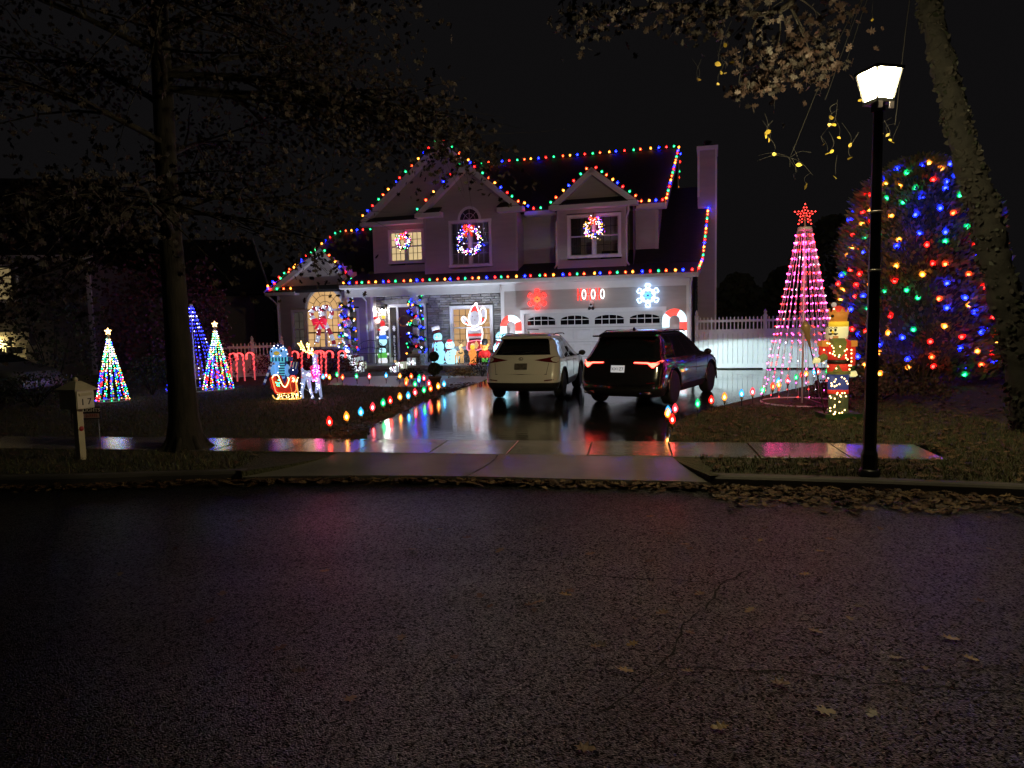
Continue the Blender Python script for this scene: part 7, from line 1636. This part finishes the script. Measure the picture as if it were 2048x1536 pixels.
for cx, y0 in ((1662, 661), (1671, 660)):
    m = MB(); m.ball(q(cx, y0, yF - .005), .022, 0, 8, 6, (1, .4, 1.2)); m.build('eye', coal, nut); m = MB(); m.tube([q(cx - 3.5, y0 - 3.5, yF), q(cx, y0 - 6, yF), q(cx + 3.5, y0 - 4, yF)], .007, 5); m.build('eyebrow', coal, nut)
m = MB(); m.ball(q(1665.5, 665, yF - .02), .03, 0, 8, 6, (.7, .8, 1.2)); m.build('nose', fy_, nut); m = MB(); m.tube([q(1656, 668, yF), q(1661, 668.5, yF - .02), q(1666, 667, yF - .03), q(1671, 668.5, yF - .02), q(1676, 667, yF)], [.006, .02, .012, .02, .006], 7); m.build('moustache', coal, nut); m = MB(); m.box(q(1660.5, 674).x, q(1669, 674).x, yF - .02, yF + .03, q(1665, 676).z, q(1665, 671.5).z); m.build('teeth', lit('teeth', (.6, .25, .08), .4), nut); m = MB(); m.ball(q(1690, 667, .0), .1, 0, 10, 6, (.45, .9, 1.5)); m.ball(q(1655, 668, .08), .09, 0, 10, 6, (.4, .8, 1.4)); m.build('hair', lit('hair', (.5, .42, .26), .3), nut)
for sg, cx in ((-1, 1646), (1, 1703)):
    m = MB(); m.box(q(cx - 6.5, 687).x, q(cx + 6.5, 687).x, -.1, .1, q(cx, 693).z, q(cx, 681).z); m.build('epaulette', fo2, nut)
m = MB(); m.tube([q(1703, 692), q(1704, 712), q(1703, 731)], [.065, .065, .06], 10); m.build('sleeve', fr_, nut); m = MB(); m.tube([q(1703, 731), q(1704, 741)], .068, 10); m.build('sleeve_cuff', mat('cuff_green', (.02, .06, .015), .6), nut); m = MB(); m.ball(q(1706, 747), .068, 0, 10, 8, (1, .9, .95)); [m.tube([q(1701 + k * 3.2, 748, -.03), q(1701.5 + k * 3, 753, -.05)], .016, 6) for k in range(4)]; m.tube([q(1712, 746, -.02), q(1714, 751, -.05)], .016, 6); m.build('hand', fw_, nut)
m = MB(); m.tube([q(1646, 692), q(1644, 706), q(1649, 714, -.12)], [.065, .065, .06], 10); m.build('sleeve', fr_, nut); m = MB(); m.tube([q(1649, 714, -.12), q(1640, 719, -.2)], [.065, .055], 10); m.build('sleeve_cuff', fg_, nut); m = MB(); m.ball(q(1633, 721, -.24), .06, 0, 10, 8, (1.2, .9, .9)); [m.tube([q(1630, 718 + k * 2, -.29), q(1626.5, 720 + k * 2, -.24), q(1629, 722 + k * 2, -.2)], .015, 6) for k in range(4)]; m.tube([q(1636, 717, -.28), q(1631, 715.5, -.27)], .015, 6); m.build('hand', fw_, nut)
# staff held in the left hand of the picture
sf = thing('torch_staff', 'long staff with cone-shaped bronze head held by the nutcracker', 'staff', nbp); a, b_ = q(1612, 652, -.25), q(1648, 822, -.25); br_ = mat('bronze', (.22, .12, .04), .4, metal=.4, emit=((.3, .16, .05), .10))
m = MB(); m.tube([q(1619, 690, -.25), q(1638, 765, -.25), q(1649, 826, -.25)], .012, 6); m.build('shaft', wood_dk, sf); dv = (a - b_).normalized(); M = Matrix.Translation(q(1620, 694, -.25)) @ dv.to_track_quat('Z', 'Y').to_matrix().to_4x4(); m = MB(); m.lathe([(.015, 0), (.03, .12), (.045, .16), (.045, .24), (.09, .36), (.05, .42), (.015, .46), (0, .48)], 10, 0, M); m.build('cone_head', br_, sf)
m = MB(); [m.octa(q(x, y, -.27), .015, bi('k')) for x, y in [(rn.uniform(1655, 1700), rn.uniform(752, 775)) for _ in range(14)] + [(rn.uniform(1658, 1692), rn.uniform(785, 822)) for _ in range(16)] + [(rn.uniform(1652, 1690), rn.uniform(824, 829)) for _ in range(6)] + [(rn.uniform(1646, 1700), rn.uniform(685, 742)) for _ in range(22)] + [(1703, 700), (1703, 707), (1703, 716), (1703, 723), (1702, 731), (1668, 618), (1660, 636)]]; stuff(m.build('led_lights', LMATS, nut))
# ============================================================ GROUND LITTER
rn = random.Random(21)
# loose oak leaves: drifts along the kerb and on the lawns
lm = MB(); leaf_ms = [mat('litter_brown', (.09, .042, .02), .65), mat('litter_tan', (.13, .08, .036), .65), mat('litter_dark', (.045, .023, .013), .6)]
def scatter(n, fn, size):
    for _ in range(n):
        p = fn()
        if p is None: continue
        put_leaf(lm, p, size, OAK, rn, True, rn.randrange(3))
def kpt(lo, hi):
    i = rn.randrange(len(KL) - 1); return KL[i].lerp(KL[i + 1], rn.random())
def gutter_pt():
    while True:
        p = kpt(0, 0)
        if -9 < p.x < 7: break
    w_ = .10 if p.x < 2.2 else .36
    if p.x < 2.0 and rn.random() < .45: return None
    d = abs(rn.gauss(0, w_)); return Vector((p.x, p.y - .02 - d, .012 + max(0, .05 - d * .1) * rn.random()))
scatter(3400, gutter_pt, .10)
def inpoly(x, y, P):
    c = False; j = len(P) - 1
    for i in range(len(P)):
        if (P[i].y > y) != (P[j].y > y) and x < (P[j].x - P[i].x) * (y - P[i].y) / (P[j].y - P[i].y) + P[i].x: c = not c
        j = i
    return c
fwp = [ground(*p) for p in FW]
def sidew(p): s = (p - SA).dot(sn); return -WID < s < 0 and (p - SA).dot(sd) < 9.1
def lawn_pt(x0, x1, y0, y1):
    def f():
        p = Vector((rn.uniform(x0, x1), rn.uniform(y0, y1), 0))
        if inpoly(p.x, p.y, poly) or inpoly(p.x, p.y, fwp) or sidew(p) or p.y < kerb_y(p.x) + .15: return None
        s = (p - SA).dot(sn)
        if s < 0 and ap0 - .1 < p.x < ap1 + .1 and p.y < SA.y: return None
        p.z = gz(p.y) + .03; return p
    return f
scatter(2600, lawn_pt(1.9, 9, 7.2, 14.5), .10); scatter(900, lawn_pt(7, 14, 12, 18), .11); scatter(1300, lawn_pt(-12, -2, 8.8, 19), .085)
def dedge():
    i = rn.randrange(5); p = dl[i].lerp(dl[i + 1], rn.random()); return Vector((p.x - abs(rn.gauss(.25, .25)), p.y + rn.gauss(0, .1), gz(p.y) + .03))
scatter(1100, dedge, .09)
stuff(tag(lm.build('fallen_leaves', leaf_ms), 'brown fallen oak leaves drifted along the kerb and over the lawns', 'leaves', kind='stuff'))
# single leaves lying on the street and concrete
sl_me = []
for k in range(9):
    m = MB(); put_leaf(m, Vector((0, 0, 0)), .08, OAK, rn, True, 0, .16); sl_me.append(m.mesh('fallen_leaf', [leaf_ms[0], leaf_ms[1], leaf_ms[2], mat('litter_yellow', (.18, .12, .03), .6)][k % 4]))
LF = [(1060, 1212), (1080, 1205), (1068, 1222), (1130, 1192), (1140, 1185), (1190, 1295), (1205, 1292), (1250, 1343), (1375, 1345), (1630, 1265), (1650, 1425), (1745, 1430), (1440, 1458), (910, 1318), (802, 1278), (600, 1345), (1265, 1290), (1380, 1268), (1325, 1228), (1500, 1222), (1790, 1318), (1900, 1280), (1960, 1205), (1700, 1240), (1715, 1215), (1520, 1082), (1490, 1080), (1380, 1100), (1370, 1090), (1460, 1105), (1300, 1035), (1340, 1070), (1180, 1110), (1300, 1125), (880, 1060), (860, 1062), (935, 1077), (825, 1100), (765, 1052), (650, 1145), (480, 1045), (445, 1190), (350, 1100), (240, 1150), (420, 1245), (960, 1195), (1000, 1102), (1090, 1060), (1640, 1105), (1760, 1060), (1660, 1080), (1880, 1080), (1980, 1100), (1850, 1340), (560, 1300), (700, 1400), (330, 1330), (1940, 1320), (1560, 1370), (1170, 1500), (1270, 1240), (1610, 1150), (980, 1215), (1400, 1190)]
for i, (x, y) in enumerate(LF):
    p = ground(x, y, 0); o = link('fallen_leaf', sl_me[i % 9], None, (p.x, p.y, .009), rn.uniform(0, 6.28)); s = rn.uniform(.8, 1.25); o.scale = (s, s, s); tag(o, 'single oak leaf lying on the wet street', 'leaf', 'loose leaves on the street')
for i, (x, y) in enumerate(((640, 917), (650, 933), (735, 940), (745, 948), (905, 932), (760, 922), (960, 925), (980, 938), (1040, 905), (700, 895), (1120, 918), (1250, 930), (1300, 922), (870, 890), (1180, 893))):
    p = ground(x, y, .12); zz = .172 if (p - SA).dot(sn) > -WID else .175 - .02 - max(0, (-WID - (p - SA).dot(sn)) / 1.25) * .14; o = link('fallen_leaf', sl_me[i % 9], None, (p.x, p.y, zz + .008), rn.uniform(0, 6.28)); tag(o, 'dark oak leaf stuck to the wet driveway apron or sidewalk', 'leaf', 'loose leaves on the concrete')
# short grass
gm_ = MB(); gms = [mat('grass_green', (.045, .065, .02), .7), mat('grass_olive', (.075, .075, .03), .75), mat('grass_straw', (.16, .12, .06), .8)]
def blades(n, f):
    for _ in range(n):
        p = f()
        if p is None: continue
        a = rn.uniform(0, 6.28); h = rn.uniform(.03, .085); w_ = .006; dx, dy = math.cos(a) * w_, math.sin(a) * w_; lx, ly = rn.gauss(0, .03), rn.gauss(0, .03)
        gm_.v += [(p.x - dx, p.y - dy, p.z - .035), (p.x + dx, p.y + dy, p.z - .035), (p.x + lx, p.y + ly, p.z - .03 + h)]; k = len(gm_.v); gm_.f.append((k - 3, k - 2, k - 1)); gm_.m.append(rn.choice((0, 0, 1, 1, 2))); gm_.s.append(False)
blades(26000, lawn_pt(1.9, 8, 7.2, 14)); blades(36000, lawn_pt(-12, -1.5, 8.8, 21)); blades(9000, lawn_pt(-9, 7, 7.4, 10.2))
stuff(tag(gm_.build('grass', gms), 'short damp autumn grass on the lawns and verges', 'grass', kind='stuff'))
